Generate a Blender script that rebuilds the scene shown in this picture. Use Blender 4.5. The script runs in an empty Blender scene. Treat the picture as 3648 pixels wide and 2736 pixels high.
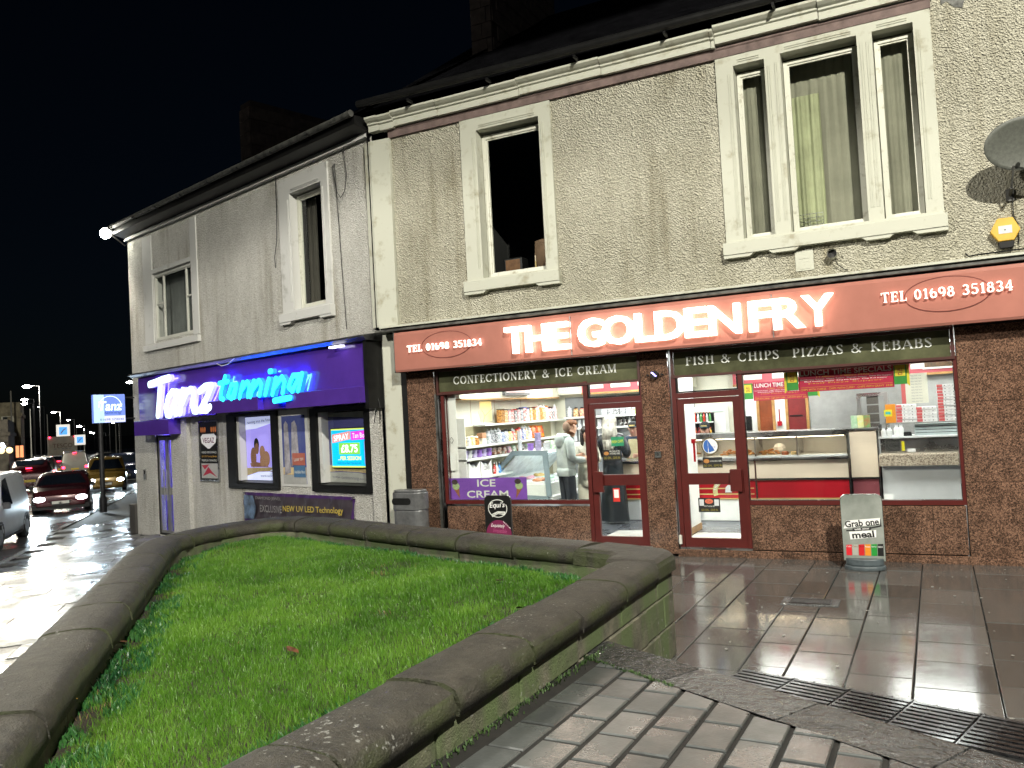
import bpy, bmesh, math, random
import numpy as np
from mathutils import Vector, Matrix
R = math.radians
rnd = random.Random(7)
SC = bpy.context.scene
COL = SC.collection
# ------------------------------------------------------------------ camera
PI_, RO, YA, F_PX = .0361, -.05425, -.46972, 830.93 * 3648 / 1024
CAM = Vector((0, -11.104, 2.03))
def ray(u, v):
    X = (u - 1824) / F_PX; Y = (v - 1368) / F_PX
    x = X * math.cos(RO) + Y * math.sin(RO); zz = X * math.sin(RO) - Y * math.cos(RO)
    y = math.cos(PI_) - zz * math.sin(PI_); z = math.sin(PI_) + zz * math.cos(PI_)
    c, s = math.cos(YA), math.sin(YA)
    return Vector((x * c + y * s, -x * s + y * c, z))
def at_dist(u, v, d):
    r = ray(u, v); h = math.hypot(r.x, r.y); return CAM + r * (d / h)
cam = bpy.data.cameras.new('camera'); camo = bpy.data.objects.new('camera', cam); COL.objects.link(camo)
cam.sensor_width = 36; cam.lens = 830.93 / 1024 * 36; cam.clip_start = .05; cam.clip_end = 3000
fw = ray(1824, 1368).normalized(); rt = (ray(1825, 1368) - ray(1824, 1368)).normalized(); up = rt.cross(fw)
camo.matrix_world = Matrix(((rt.x, up.x, -fw.x, CAM.x), (rt.y, up.y, -fw.y, CAM.y), (rt.z, up.z, -fw.z, CAM.z), (0, 0, 0, 1)))
SC.camera = camo
# ------------------------------------------------------------------ world, night sky, moonlight
w = bpy.data.worlds.new('World'); SC.world = w; w.use_nodes = True
nt = w.node_tree; bg = nt.nodes['Background']
sky = nt.nodes.new('ShaderNodeTexSky'); sky.sky_type = 'NISHITA'; sky.sun_disc = False
sky.sun_elevation = R(29); sky.sun_rotation = R(160); sky.air_density = 1.2; sky.ozone_density = 8
nt.links.new(sky.outputs[0], bg.inputs[0]); bg.inputs[1].default_value = .00062
sl = bpy.data.lights.new('moon', 'SUN'); sl.energy = .10; sl.angle = R(2); sl.color = (.9, .95, 1)
so = bpy.data.objects.new('moon', sl); COL.objects.link(so)
so.rotation_euler = Vector((-.25, .84, -.48)).to_track_quat('-Z', 'Y').to_euler()
SC.view_settings.view_transform = 'Standard'; SC.view_settings.look = 'None'
SC.view_settings.exposure = 0; SC.view_settings.gamma = 1; SC.view_settings.use_curve_mapping = False
SC.render.engine = 'CYCLES'
cy = SC.cycles; cy.use_denoising = True; cy.max_bounces = 7; cy.diffuse_bounces = 3; cy.glossy_bounces = 4
cy.transmission_bounces = 6; cy.transparent_max_bounces = 12; cy.sample_clamp_indirect = 6; cy.sample_clamp_direct = 0
cy.caustics_reflective = False; cy.caustics_refractive = False; cy.blur_glossy = .5
# ------------------------------------------------------------------ helpers
TA = R(-15.843); TP = Vector((-8.05, 0, 0))
TD = Vector((math.cos(TA), math.sin(TA), 0)); TN = Vector((-math.sin(TA), math.cos(TA), 0))
def tz(s, y, z=0): return TP + TD * s + TN * y + Vector((0, 0, z))
def tag(o, label=None, cat=None, group=None, kind=None):
    if label: o['label'] = label
    if cat: o['category'] = cat
    if group: o['group'] = group
    if kind: o['kind'] = kind
    return o
def thing(name, label, cat, loc=(0, 0, 0), rz=0, group=None):
    o = bpy.data.objects.new(name, None); o.empty_display_size = .2; COL.objects.link(o)
    o.location = loc; o.rotation_euler = (0, 0, rz); return tag(o, label, cat, group)
def dup(root, loc, rz=None, label=None, group=None, scale=None, mats=None):
    def cp(o, par):
        c = o.copy(); COL.objects.link(c); c.parent = par
        if par: c.matrix_parent_inverse = o.matrix_parent_inverse.copy()
        for ch in KIDS.get(o.name, []): KIDS.setdefault(c.name, []).append(cp(ch, c))
        return c
    r = cp(root, None); r.location = loc
    if rz is not None: r.rotation_euler = (0, 0, rz)
    if label: r['label'] = label
    if group: r['group'] = group
    if scale: r.scale = scale
    return r
KIDS = {}
def link(o, parent):
    COL.objects.link(o)
    if parent is not None:
        o.parent = parent; KIDS.setdefault(parent.name, []).append(o)
    return o
class MB:
    def __init__(s): s.v = []; s.f = []; s.m = []
    def face(s, pts, mi=0):
        n = len(s.v); s.v += [tuple(p) for p in pts]; s.f.append(tuple(range(n, n + len(pts)))); s.m.append(mi); return s
    def mesh(s, vs, fs, mi=0):
        n = len(s.v); s.v += [tuple(p) for p in vs]; s.f += [tuple(i + n for i in f) for f in fs]; s.m += [mi] * len(fs); return s
    def box(s, x0, x1, y0, y1, z0, z1, mi=0):
        v = [(x0, y0, z0), (x1, y0, z0), (x1, y1, z0), (x0, y1, z0), (x0, y0, z1), (x1, y0, z1), (x1, y1, z1), (x0, y1, z1)]
        return s.mesh(v, [(0, 3, 2, 1), (4, 5, 6, 7), (0, 1, 5, 4), (1, 2, 6, 5), (2, 3, 7, 6), (3, 0, 4, 7)], mi)
    def bbox(s, x0, x1, y0, y1, z0, z1, b=.004, mi=0):   # box with a chamfer on the top edges and vertical edges
        vs = []
        for (z, i) in ((z0, 0), (z1 - b, 0), (z1, b)):
            vs += [(x0 + i, y0 + i, z), (x1 - i, y0 + i, z), (x1 - i, y1 - i, z), (x0 + i, y1 - i, z)]
        fs = [(3, 2, 1, 0), (8, 9, 10, 11)]
        for k in (0, 4):
            for j in range(4): fs.append((k + j, k + (j + 1) % 4, k + 4 + (j + 1) % 4, k + 4 + j))
        return s.mesh(vs, fs, mi)
    def prism(s, poly, a0, a1, axis='y', mi=0):  # poly of 2D points; extruded along axis
        n = len(poly)
        def P(p, a):
            return {'y': (p[0], a, p[1]), 'x': (a, p[0], p[1]), 'z': (p[0], p[1], a)}[axis]
        vs = [P(p, a0) for p in poly] + [P(p, a1) for p in poly]
        fs = [tuple(range(n)), tuple(range(2 * n - 1, n - 1, -1))] + [(i, n + i, n + (i + 1) % n, (i + 1) % n) for i in range(n)]
        return s.mesh(vs, fs, mi)
    def tube(s, a, b, r0, r1=None, n=10, mi=0, cap=True):
        a = Vector(a); b = Vector(b); r1 = r0 if r1 is None else r1
        d = (b - a).normalized(); u = d.orthogonal().normalized(); w_ = d.cross(u)
        vs = []
        for c, r in ((a, r0), (b, r1)):
            for i in range(n):
                t = 2 * math.pi * i / n; vs.append(c + u * (r * math.cos(t)) + w_ * (r * math.sin(t)))
        fs = [(i, (i + 1) % n, n + (i + 1) % n, n + i) for i in range(n)]
        if cap: fs += [tuple(range(n - 1, -1, -1)), tuple(range(n, 2 * n))]
        return s.mesh(vs, fs, mi)
    def path(s, pts, r, n=6, mi=0):
        for a, b in zip(pts, pts[1:]): s.tube(a, b, r, r, n, mi)
        return s
    def lathe(s, prof, c=(0, 0, 0), n=14, mi=0):
        vs = []
        for r, z in prof:
            for i in range(n):
                t = 2 * math.pi * i / n; vs.append((c[0] + r * math.cos(t), c[1] + r * math.sin(t), c[2] + z))
        k = len(prof); fs = [tuple(range(n - 1, -1, -1)), tuple(range((k - 1) * n, k * n))]
        for j in range(k - 1):
            for i in range(n): fs.append((j * n + i, j * n + (i + 1) % n, (j + 1) * n + (i + 1) % n, (j + 1) * n + i))
        return s.mesh(vs, fs, mi)
    def ball(s, c, rx, ry=None, rz=None, n=12, m=8, mi=0):
        ry = ry or rx; rz = rz or rx; vs = [(c[0], c[1], c[2] - rz)]; fs = []
        for j in range(1, m):
            a = -math.pi / 2 + math.pi * j / m
            for i in range(n):
                t = 2 * math.pi * i / n; vs.append((c[0] + rx * math.cos(a) * math.cos(t), c[1] + ry * math.cos(a) * math.sin(t), c[2] + rz * math.sin(a)))
        vs.append((c[0], c[1], c[2] + rz)); L = len(vs) - 1
        for i in range(n):
            fs.append((0, 1 + (i + 1) % n, 1 + i)); fs.append((L, L - n + i, L - n + (i + 1) % n))
        for j in range(m - 2):
            for i in range(n): fs.append((1 + j * n + i, 1 + j * n + (i + 1) % n, 1 + (j + 1) * n + (i + 1) % n, 1 + (j + 1) * n + i))
        return s.mesh(vs, fs, mi)
    def disc(s, c, rx, rz, y=None, n=20, mi=0, a0=0, a1=360):  # disc in the xz plane facing -y
        pts = [(c[0] + rx * math.cos(R(a0 + (a1 - a0) * i / n)), c[1], c[2] + rz * math.sin(R(a0 + (a1 - a0) * i / n))) for i in range(n if a1 - a0 >= 360 else n + 1)]
        return s.face(pts, mi)
    def data(s, mats, smooth=False, name='mesh'):
        me = bpy.data.meshes.new(name); me.from_pydata(s.v, [], s.f)
        for m in (mats if isinstance(mats, (list, tuple)) else [mats]): me.materials.append(m)
        me.polygons.foreach_set('material_index', s.m)
        if smooth: me.polygons.foreach_set('use_smooth', [True] * len(s.f))
        me.update(); return me
    def build(s, name, mats, parent=None, loc=(0, 0, 0), rz=0, smooth=False, bevel=0, weld=False):
        me = s.data(mats, smooth, name)
        if weld or bevel or smooth:
            bm = bmesh.new(); bm.from_mesh(me); bmesh.ops.remove_doubles(bm, verts=bm.verts, dist=.0004)
            bmesh.ops.recalc_face_normals(bm, faces=bm.faces); bm.to_mesh(me); bm.free()
        o = bpy.data.objects.new(name, me); o.location = loc; o.rotation_euler = (0, 0, rz); link(o, parent)
        if bevel:
            b = o.modifiers.new('bevel', 'BEVEL'); b.width = bevel; b.segments = 2; b.limit_method = 'ANGLE'; b.angle_limit = R(35)
        return o
def inst(name, me, parent, loc, rz=0, scale=None):
    o = bpy.data.objects.new(name, me); o.location = loc; o.rotation_euler = (0, 0, rz)
    if scale: o.scale = scale
    return link(o, parent)
# ------------------------------------------------------------------ materials
MATS = {}
def mat(name, col, rough=.6, var=.12, vs=6, bump=0, bs=60, bd=.002, metal=0, em=None, es=0, spec=.5, coat=0, alpha=None, col2=None, vth=None, rvar=0, rvs=2, trans=0):
    if name in MATS: return MATS[name]
    m = bpy.data.materials.new(name); m.use_nodes = True; MATS[name] = m
    N = m.node_tree.nodes; L = m.node_tree.links; b = N['Principled BSDF']
    b.inputs['Roughness'].default_value = rough; b.inputs['Metallic'].default_value = metal
    b.inputs['Specular IOR Level'].default_value = spec; b.inputs['Coat Weight'].default_value = coat; b.inputs['Coat Roughness'].default_value = .08
    c = tuple(col) + (1,)
    b.inputs['Base Color'].default_value = c
    tc = N.new('ShaderNodeTexCoord')
    if var:
        no = N.new('ShaderNodeTexNoise'); no.inputs['Scale'].default_value = vs; no.inputs['Detail'].default_value = 6; no.inputs['Roughness'].default_value = .65
        L.new(tc.outputs['Object'], no.inputs['Vector'])
        cr = N.new('ShaderNodeValToRGB'); e = cr.color_ramp.elements
        c2 = col2 or tuple(x * (1 - 2.2 * var) for x in col)
        c1 = col if col2 else tuple(min(1, x * (1 + var)) for x in col)
        lo, hi = vth or (.3, .7)
        e[0].position = lo; e[1].position = hi; e[0].color = tuple(max(0, x) for x in c2) + (1,); e[1].color = tuple(c1) + (1,)
        L.new(no.outputs[0], cr.inputs[0]); L.new(cr.outputs[0], b.inputs['Base Color'])
    if rvar:
        n2 = N.new('ShaderNodeTexNoise'); n2.inputs['Scale'].default_value = rvs; n2.inputs['Detail'].default_value = 4
        L.new(tc.outputs['Object'], n2.inputs['Vector'])
        mr = N.new('ShaderNodeMapRange'); mr.inputs[1].default_value = .35; mr.inputs[2].default_value = .65
        mr.inputs[3].default_value = max(.02, rough - rvar); mr.inputs[4].default_value = rough + rvar
        L.new(n2.outputs[0], mr.inputs[0]); L.new(mr.outputs[0], b.inputs['Roughness'])
    if bump:
        n3 = N.new('ShaderNodeTexNoise'); n3.inputs['Scale'].default_value = bs; n3.inputs['Detail'].default_value = 5
        L.new(tc.outputs['Object'], n3.inputs['Vector'])
        bp = N.new('ShaderNodeBump'); bp.inputs['Strength'].default_value = bump; bp.inputs['Distance'].default_value = bd
        L.new(n3.outputs[0], bp.inputs['Height']); L.new(bp.outputs[0], b.inputs['Normal'])
    if em: b.inputs['Emission Color'].default_value = tuple(em) + (1,); b.inputs['Emission Strength'].default_value = es
    if trans: b.inputs['Transmission Weight'].default_value = trans
    return m
def node(m, t, **k):
    n = m.node_tree.nodes.new(t)
    for a, v in k.items(): setattr(n, a, v)
    return n
def roughcast(name, col, colD, bscale=34, dist=.034, stain=.5):
    m = mat(name, col, .9, var=0); N = m.node_tree; b = N.nodes['Principled BSDF']; L = N.links
    tc = node(m, 'ShaderNodeTexCoord')
    n1 = node(m, 'ShaderNodeTexNoise'); n1.inputs['Scale'].default_value = bscale; n1.inputs['Detail'].default_value = 3; n1.inputs['Distortion'].default_value = 1.2
    vo = node(m, 'ShaderNodeTexVoronoi'); vo.inputs['Scale'].default_value = bscale * 1.3
    L.new(tc.outputs['Object'], n1.inputs['Vector']); L.new(tc.outputs['Object'], vo.inputs['Vector'])
    ad = node(m, 'ShaderNodeMath', operation='ADD'); L.new(n1.outputs[0], ad.inputs[0]); L.new(vo.outputs[0], ad.inputs[1])
    bp = node(m, 'ShaderNodeBump'); bp.inputs['Strength'].default_value = .9; bp.inputs['Distance'].default_value = dist
    L.new(ad.outputs[0], bp.inputs['Height']); L.new(bp.outputs[0], b.inputs['Normal'])
    n2 = node(m, 'ShaderNodeTexNoise'); n2.inputs['Scale'].default_value = .9; n2.inputs['Detail'].default_value = 9; n2.inputs['Roughness'].default_value = .7
    mp = node(m, 'ShaderNodeMapping'); mp.inputs['Scale'].default_value = (1, 1, .45); L.new(tc.outputs['Object'], mp.inputs[0]); L.new(mp.outputs[0], n2.inputs['Vector'])
    cr = node(m, 'ShaderNodeValToRGB'); cr.color_ramp.elements[0].position = .32; cr.color_ramp.elements[1].position = .58
    cr.color_ramp.elements[0].color = tuple(colD) + (1,); cr.color_ramp.elements[1].color = tuple(col) + (1,)
    L.new(n2.outputs[0], cr.inputs[0])
    mx = node(m, 'ShaderNodeMixRGB', blend_type='MULTIPLY'); mx.inputs[0].default_value = .6
    cr2 = node(m, 'ShaderNodeValToRGB'); cr2.color_ramp.elements[0].position = .3; cr2.color_ramp.elements[1].position = .6; cr2.color_ramp.elements[0].color = (.45, .43, .38, 1)
    L.new(n1.outputs[0], cr2.inputs[0]); L.new(cr.outputs[0], mx.inputs[1]); L.new(cr2.outputs[0], mx.inputs[2])
    n4 = node(m, 'ShaderNodeTexNoise'); n4.inputs['Scale'].default_value = 1.0; n4.inputs['Detail'].default_value = 7; mp4 = node(m, 'ShaderNodeMapping'); mp4.inputs['Scale'].default_value = (5, 5, .35); L.new(tc.outputs['Object'], mp4.inputs[0]); L.new(mp4.outputs[0], n4.inputs['Vector'])
    n5 = node(m, 'ShaderNodeTexNoise'); n5.inputs['Scale'].default_value = .55; n5.inputs['Detail'].default_value = 3; L.new(tc.outputs['Object'], n5.inputs['Vector'])
    m5 = node(m, 'ShaderNodeMath', operation='MULTIPLY'); L.new(n4.outputs[0], m5.inputs[0]); L.new(n5.outputs[0], m5.inputs[1])
    cr3 = node(m, 'ShaderNodeValToRGB'); cr3.color_ramp.elements[0].position = .27; cr3.color_ramp.elements[0].color = (1, 1, 1, 1); cr3.color_ramp.elements[1].position = .46; cr3.color_ramp.elements[1].color = (.60, .57, .50, 1); L.new(m5.outputs[0], cr3.inputs[0])
    mx3 = node(m, 'ShaderNodeMixRGB', blend_type='MULTIPLY'); mx3.inputs[0].default_value = 1; L.new(mx.outputs[0], mx3.inputs[1]); L.new(cr3.outputs[0], mx3.inputs[2]); L.new(mx3.outputs[0], b.inputs['Base Color'])
    return m
def glassmat(name, tint=(1, 1, 1), refl=.9, base=.04, dirt=.0):
    m = bpy.data.materials.new(name); m.use_nodes = True; N = m.node_tree.nodes; L = m.node_tree.links; N.clear()
    out = N.new('ShaderNodeOutputMaterial'); tr = N.new('ShaderNodeBsdfTransparent'); tr.inputs[0].default_value = tint + (1,)
    gl = N.new('ShaderNodeBsdfGlossy'); gl.inputs['Roughness'].default_value = .01; gl.inputs[0].default_value = (refl, refl, refl, 1)
    fr = N.new('ShaderNodeFresnel'); fr.inputs[0].default_value = 1.5; mx = N.new('ShaderNodeMixShader')
    ge = N.new('ShaderNodeNewGeometry'); sb = N.new('ShaderNodeMath'); sb.operation = 'SUBTRACT'; sb.inputs[0].default_value = 1; L.new(ge.outputs['Backfacing'], sb.inputs[1])
    mu = N.new('ShaderNodeMath'); mu.operation = 'MULTIPLY'; L.new(fr.outputs[0], mu.inputs[0]); L.new(sb.outputs[0], mu.inputs[1])
    L.new(mu.outputs[0], mx.inputs[0]); L.new(tr.outputs[0], mx.inputs[1]); L.new(gl.outputs[0], mx.inputs[2]); L.new(mx.outputs[0], out.inputs[0])
    MATS[name] = m; return m
def emit(name, col, s, diff=None):
    if name in MATS: return MATS[name]
    return mat(name, diff or tuple(min(.8, c * .8) for c in col), .5, var=0, em=col, es=s)
def stone(name, col, dark, moss=None, lichen=.0, rough=.6, scale=5, bump=.6):
    """weathered stone: blotches, pale lichen crust on upward faces, green algae on upright faces"""
    m = mat(name, col, rough, var=0); N = m.node_tree; b = N.nodes['Principled BSDF']; L = N.links
    tc = node(m, 'ShaderNodeTexCoord'); ge = node(m, 'ShaderNodeNewGeometry'); sx = node(m, 'ShaderNodeSeparateXYZ'); L.new(ge.outputs['True Normal'], sx.inputs[0])
    n1 = node(m, 'ShaderNodeTexNoise'); n1.inputs['Scale'].default_value = scale; n1.inputs['Detail'].default_value = 8; n1.inputs['Roughness'].default_value = .7
    L.new(ge.outputs['Position'], n1.inputs['Vector'])
    cr = node(m, 'ShaderNodeValToRGB'); cr.color_ramp.elements[0].position = .35; cr.color_ramp.elements[1].position = .65
    cr.color_ramp.elements[0].color = tuple(dark) + (1,); cr.color_ramp.elements[1].color = tuple(col) + (1,); L.new(n1.outputs[0], cr.inputs[0])
    last = cr.outputs[0]
    if moss:
        nm = node(m, 'ShaderNodeTexNoise'); nm.inputs['Scale'].default_value = 2.6; nm.inputs['Detail'].default_value = 7
        mp = node(m, 'ShaderNodeMapping'); mp.inputs['Scale'].default_value = (1.6, 1.6, .5); L.new(ge.outputs['Position'], mp.inputs[0]); L.new(mp.outputs[0], nm.inputs['Vector'])
        r1 = node(m, 'ShaderNodeMapRange'); r1.inputs[1].default_value = .36; r1.inputs[2].default_value = .56; L.new(nm.outputs[0], r1.inputs[0])
        ab = node(m, 'ShaderNodeMath', operation='ABSOLUTE'); L.new(sx.outputs[2], ab.inputs[0])
        r2 = node(m, 'ShaderNodeMapRange'); r2.inputs[1].default_value = .85; r2.inputs[2].default_value = .25; L.new(ab.outputs[0], r2.inputs[0])
        mu = node(m, 'ShaderNodeMath', operation='MULTIPLY'); L.new(r1.outputs[0], mu.inputs[0]); L.new(r2.outputs[0], mu.inputs[1])
        mx = node(m, 'ShaderNodeMixRGB'); mx.inputs[2].default_value = tuple(moss) + (1,); L.new(mu.outputs[0], mx.inputs[0]); L.new(last, mx.inputs[1]); last = mx.outputs[0]
    if lichen:
        nl = node(m, 'ShaderNodeTexNoise'); nl.inputs['Scale'].default_value = 38; nl.inputs['Detail'].default_value = 5
        nb = node(m, 'ShaderNodeTexNoise'); nb.inputs['Scale'].default_value = 1.7; nb.inputs['Detail'].default_value = 3
        L.new(ge.outputs['Position'], nl.inputs['Vector']); L.new(ge.outputs['Position'], nb.inputs['Vector'])
        ad = node(m, 'ShaderNodeMath', operation='MULTIPLY_ADD'); ad.inputs[1].default_value = .55; L.new(nb.outputs[0], ad.inputs[0]); L.new(nl.outputs[0], ad.inputs[2])
        r3 = node(m, 'ShaderNodeMapRange'); r3.inputs[1].default_value = 1.02 - lichen * .1; r3.inputs[2].default_value = 1.09 - lichen * .1; L.new(ad.outputs[0], r3.inputs[0])
        mx = node(m, 'ShaderNodeMixRGB'); mx.inputs[2].default_value = (.20, .20, .185, 1); L.new(r3.outputs[0], mx.inputs[0]); L.new(last, mx.inputs[1]); last = mx.outputs[0]
    L.new(last, b.inputs['Base Color'])
    n3 = node(m, 'ShaderNodeTexNoise'); n3.inputs['Scale'].default_value = 90; n3.inputs['Detail'].default_value = 6; L.new(ge.outputs['Position'], n3.inputs['Vector'])
    ad = node(m, 'ShaderNodeMath', operation='MULTIPLY_ADD'); ad.inputs[1].default_value = 3; L.new(n1.outputs[0], ad.inputs[0]); L.new(n3.outputs[0], ad.inputs[2])
    bp = node(m, 'ShaderNodeBump'); bp.inputs['Strength'].default_value = bump; bp.inputs['Distance'].default_value = .011
    L.new(ad.outputs[0], bp.inputs['Height']); L.new(bp.outputs[0], b.inputs['Normal'])
    return m
def wet(name, col, dark, r0=.08, r1=.45, th=(.4, .6), scale=1.3, bump=.25, bs=25, bd=.003):
    """wet stone: film of water smooths it in patches, drier grain between"""
    m = mat(name, col, .3, var=0, spec=.8); N = m.node_tree; b = N.nodes['Principled BSDF']; L = N.links
    ge = node(m, 'ShaderNodeNewGeometry'); oi = node(m, 'ShaderNodeObjectInfo')
    n1 = node(m, 'ShaderNodeTexNoise'); n1.inputs['Scale'].default_value = scale; n1.inputs['Detail'].default_value = 5; n1.inputs['Roughness'].default_value = .6
    L.new(ge.outputs['Position'], n1.inputs['Vector'])
    mr = node(m, 'ShaderNodeMapRange'); mr.inputs[1].default_value = th[0]; mr.inputs[2].default_value = th[1]; mr.inputs[3].default_value = r0; mr.inputs[4].default_value = r1
    L.new(n1.outputs[0], mr.inputs[0]); L.new(mr.outputs[0], b.inputs['Roughness'])
    n2 = node(m, 'ShaderNodeTexNoise'); n2.inputs['Scale'].default_value = 14; n2.inputs['Detail'].default_value = 8; n2.inputs['Roughness'].default_value = .75; L.new(ge.outputs['Position'], n2.inputs['Vector'])
    a1 = node(m, 'ShaderNodeMath', operation='MULTIPLY_ADD'); a1.inputs[1].default_value = .6; L.new(oi.outputs['Random'], a1.inputs[0]); L.new(n2.outputs[0], a1.inputs[2])
    cr = node(m, 'ShaderNodeValToRGB'); cr.color_ramp.elements[0].position = .4; cr.color_ramp.elements[1].position = 1.1 - .1
    cr.color_ramp.elements[0].color = tuple(dark) + (1,); cr.color_ramp.elements[1].color = tuple(col) + (1,); L.new(a1.outputs[0], cr.inputs[0]); L.new(cr.outputs[0], b.inputs['Base Color'])
    n3 = node(m, 'ShaderNodeTexNoise'); n3.inputs['Scale'].default_value = bs; n3.inputs['Detail'].default_value = 3; L.new(ge.outputs['Position'], n3.inputs['Vector'])
    bp = node(m, 'ShaderNodeBump'); bp.inputs['Strength'].default_value = bump; bp.inputs['Distance'].default_value = bd
    L.new(n3.outputs[0], bp.inputs['Height']); L.new(bp.outputs[0], b.inputs['Normal'])
    return m
M = {}
M['cast'] = roughcast('cream_roughcast', (.66, .635, .52), (.48, .455, .35), 36, .05)
M['castT'] = roughcast('white_roughcast', (.68, .67, .63), (.50, .49, .455), 34, .026)
M['trim'] = mat('painted_stone_trim', (.48, .485, .41), .75, .12, 4.5, .5, 60, col2=(.33, .31, .23), vth=(.30, .46))
M['trimT'] = mat('white_painted_stone_trim', (.58, .58, .56), .75, .1, 2.5, .3, 60, col2=(.38, .38, .35), vth=(.28, .42))
M['band'] = mat('mauve_stone_band', (.17, .12, .11), .8, .2, 6, .5, 40)
M['upvc'] = mat('white_upvc', (.6, .6, .54), .4, .05, 3)
M['upvc_dirty'] = mat('weathered_white_frame', (.60, .60, .52), .6, .2, 8, col2=(.34, .32, .24), vth=(.3, .45))
M['glass'] = glassmat('window_glass', (.97, .98, .97), .9)
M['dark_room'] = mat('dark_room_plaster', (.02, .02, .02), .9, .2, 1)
M['curtain'] = mat('grey_net_curtain', (.24, .235, .18), .9, .1, 2)
M['curtain_pale'] = mat('pale_green_drape', (.34, .36, .22), .9, .1, 3)
M['black'] = mat('black_paint', (.010, .010, .010), .4, .2, 10, .1, 60, spec=.3)
M['slate'] = mat('roof_slate', (.005, .005, .006), .9, .3, 3, .3, 30, spec=.0)
M['lead'] = mat('weathered_lead', (.10, .10, .09), .6, .3, 7, .5, 40, col2=(.02, .02, .02), vth=(.35, .6))
M['brick'] = mat('chimney_stone', (.12, .09, .07), .9, .25, 4, .6, 40)
M['granite'] = None
def granite():
    m = mat('red_granite', (.2, .1, .06), .12, var=0, spec=.6); N = m.node_tree; b = N.nodes['Principled BSDF']; L = N.links
    tc = node(m, 'ShaderNodeTexCoord'); v = node(m, 'ShaderNodeTexNoise'); v.inputs['Scale'].default_value = 58; v.inputs['Detail'].default_value = 5; v.inputs['Roughness'].default_value = .7; v.inputs['Distortion'].default_value = 1.2
    n = node(m, 'ShaderNodeTexNoise'); n.inputs['Scale'].default_value = 9; n.inputs['Detail'].default_value = 5
    L.new(tc.outputs['Object'], v.inputs['Vector']); L.new(tc.outputs['Object'], n.inputs['Vector'])
    ad = node(m, 'ShaderNodeMath', operation='MULTIPLY_ADD'); ad.inputs[1].default_value = .18; L.new(n.outputs[0], ad.inputs[0]); L.new(v.outputs[0], ad.inputs[2])
    cr = node(m, 'ShaderNodeValToRGB'); e = cr.color_ramp.elements; e[0].position = .49; e[0].color = (.03, .02, .016, 1); e[1].position = .74; e[1].color = (.30, .175, .12, 1)
    k = e.new(.555); k.color = (.055, .032, .021, 1); k = e.new(.62); k.color = (.16, .09, .06, 1)
    L.new(ad.outputs[0], cr.inputs[0]); L.new(cr.outputs[0], b.inputs['Base Color'])
    return m
M['granite'] = granite()
M['maroon'] = mat('maroon_frame_paint', (.085, .012, .010), .35, .1, 4)
M['signred'] = mat('red_brown_sign_face', (.38, .155, .12), .25, .06, 2, coat=.3)
M['letter_white'] = mat('cream_letter', (.68, .70, .66), .4, .05, 4)
M['lit_letter'] = emit('lit_sign_letter', (1, .82, .66), 5.2, (.8, .75, .7))
M['lit_small'] = emit('lit_small_letter', (1, .72, .62), 2.2, (.7, .6, .55))
M['brass'] = mat('bronze_mirror_panel', (.13, .135, .075), .16, .35, 1.2, metal=.3, rvar=.06)
M['panel_frame'] = mat('dark_panel_frame', (.06, .018, .014), .4, .1, 3)
M['steel'] = mat('brushed_steel', (.5, .5, .5), .28, .08, 3, metal=1, rvar=.1)
M['steel_light'] = mat('satin_steel', (.74, .75, .74), .38, .05, 3, metal=.1)
M['chrome'] = mat('chrome_trim', (.8, .8, .8), .12, .03, 3, metal=1)
M['cream'] = mat('cream_counter_panel', (.66, .55, .42), .3, .03, 2)
M['red'] = mat('red_counter_panel', (.36, .012, .02), .2, .04, 2, coat=.4)
M['gold'] = mat('gold_stripe', (.55, .40, .14), .35, .05, 5)
M['white'] = mat('white_laminate', (.78, .78, .75), .4, .03, 3)
M['creamwall'] = mat('cream_wall_board', (.72, .70, .58), .55, .05, 2)
M['floor'] = mat('blue_grey_vinyl_floor', (.10, .11, .13), .3, .2, 8, rvar=.1)
M['tile'] = mat('white_floor_tile', (.75, .74, .70), .25, .04, 4)
M['wood'] = mat('varnished_oak', (.42, .23, .08), .35, .2, 5)
M['mahog'] = mat('brown_door', (.22, .05, .015), .35, .2, 4)
M['darkred'] = mat('dark_red_door', (.16, .018, .018), .35, .15, 4)
M['menu'] = mat('rose_menu_board', (.42, .07, .09), .35, .05, 2)
M['paper'] = mat('white_paper', (.8, .8, .78), .7, .04, 5)
M['ink'] = mat('black_ink', (.01, .01, .01), .6, 0)
M['clear'] = glassmat('clear_plastic', (.93, .95, .96), .9)
M['rubber'] = mat('black_rubber', (.015, .015, .015), .6, .2, 8, .2, 40)
M['soil'] = mat('dark_soil', (.022, .016, .010), .95, .3, 8, .8, 30, .01)
M['wetslab'] = wet('wet_sandstone_slab', (.098, .095, .090), (.042, .041, .038), .05, .22, (.25, .75), 1.1, .10, 12)
M['wetslabL'] = wet('wet_pavement_slab', (.11, .11, .11), (.03, .03, .03), .18, .48, (.38, .62), 1.6, 1.0, 20, .011)
M['setts'] = wet('damp_grey_sett', (.078, .084, .083), (.035, .038, .038), .17, .42, (.38, .62), 2.2, .35, 60)
M['grout'] = mat('dark_joint_sand', (.010, .009, .008), .8, .3, 12, .6, 80)
M['stepstone'] = wet('rough_wet_step_stone', (.09, .09, .09), (.03, .03, .03), .09, .2, (.4, .6), 4, 1.0, 24, .05)
M['asphalt'] = wet('wet_asphalt', (.06, .06, .062), (.03, .03, .03), .2, .42, (.4, .6), .5, .9, 90, .006)
M['kerb'] = wet('wet_kerb_stone', (.22, .22, .21), (.10, .10, .10), .15, .4, (.4, .6), 2, .4, 30)
M['coping'] = stone('weathered_coping_stone', (.048, .043, .033), (.018, .016, .012), (.040, .048, .016), .45, .62, 9, .9)
M['block'] = stone('mossy_wall_block', (.15, .14, .10), (.05, .05, .035), (.085, .115, .045), .25, .8, 5)
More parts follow.
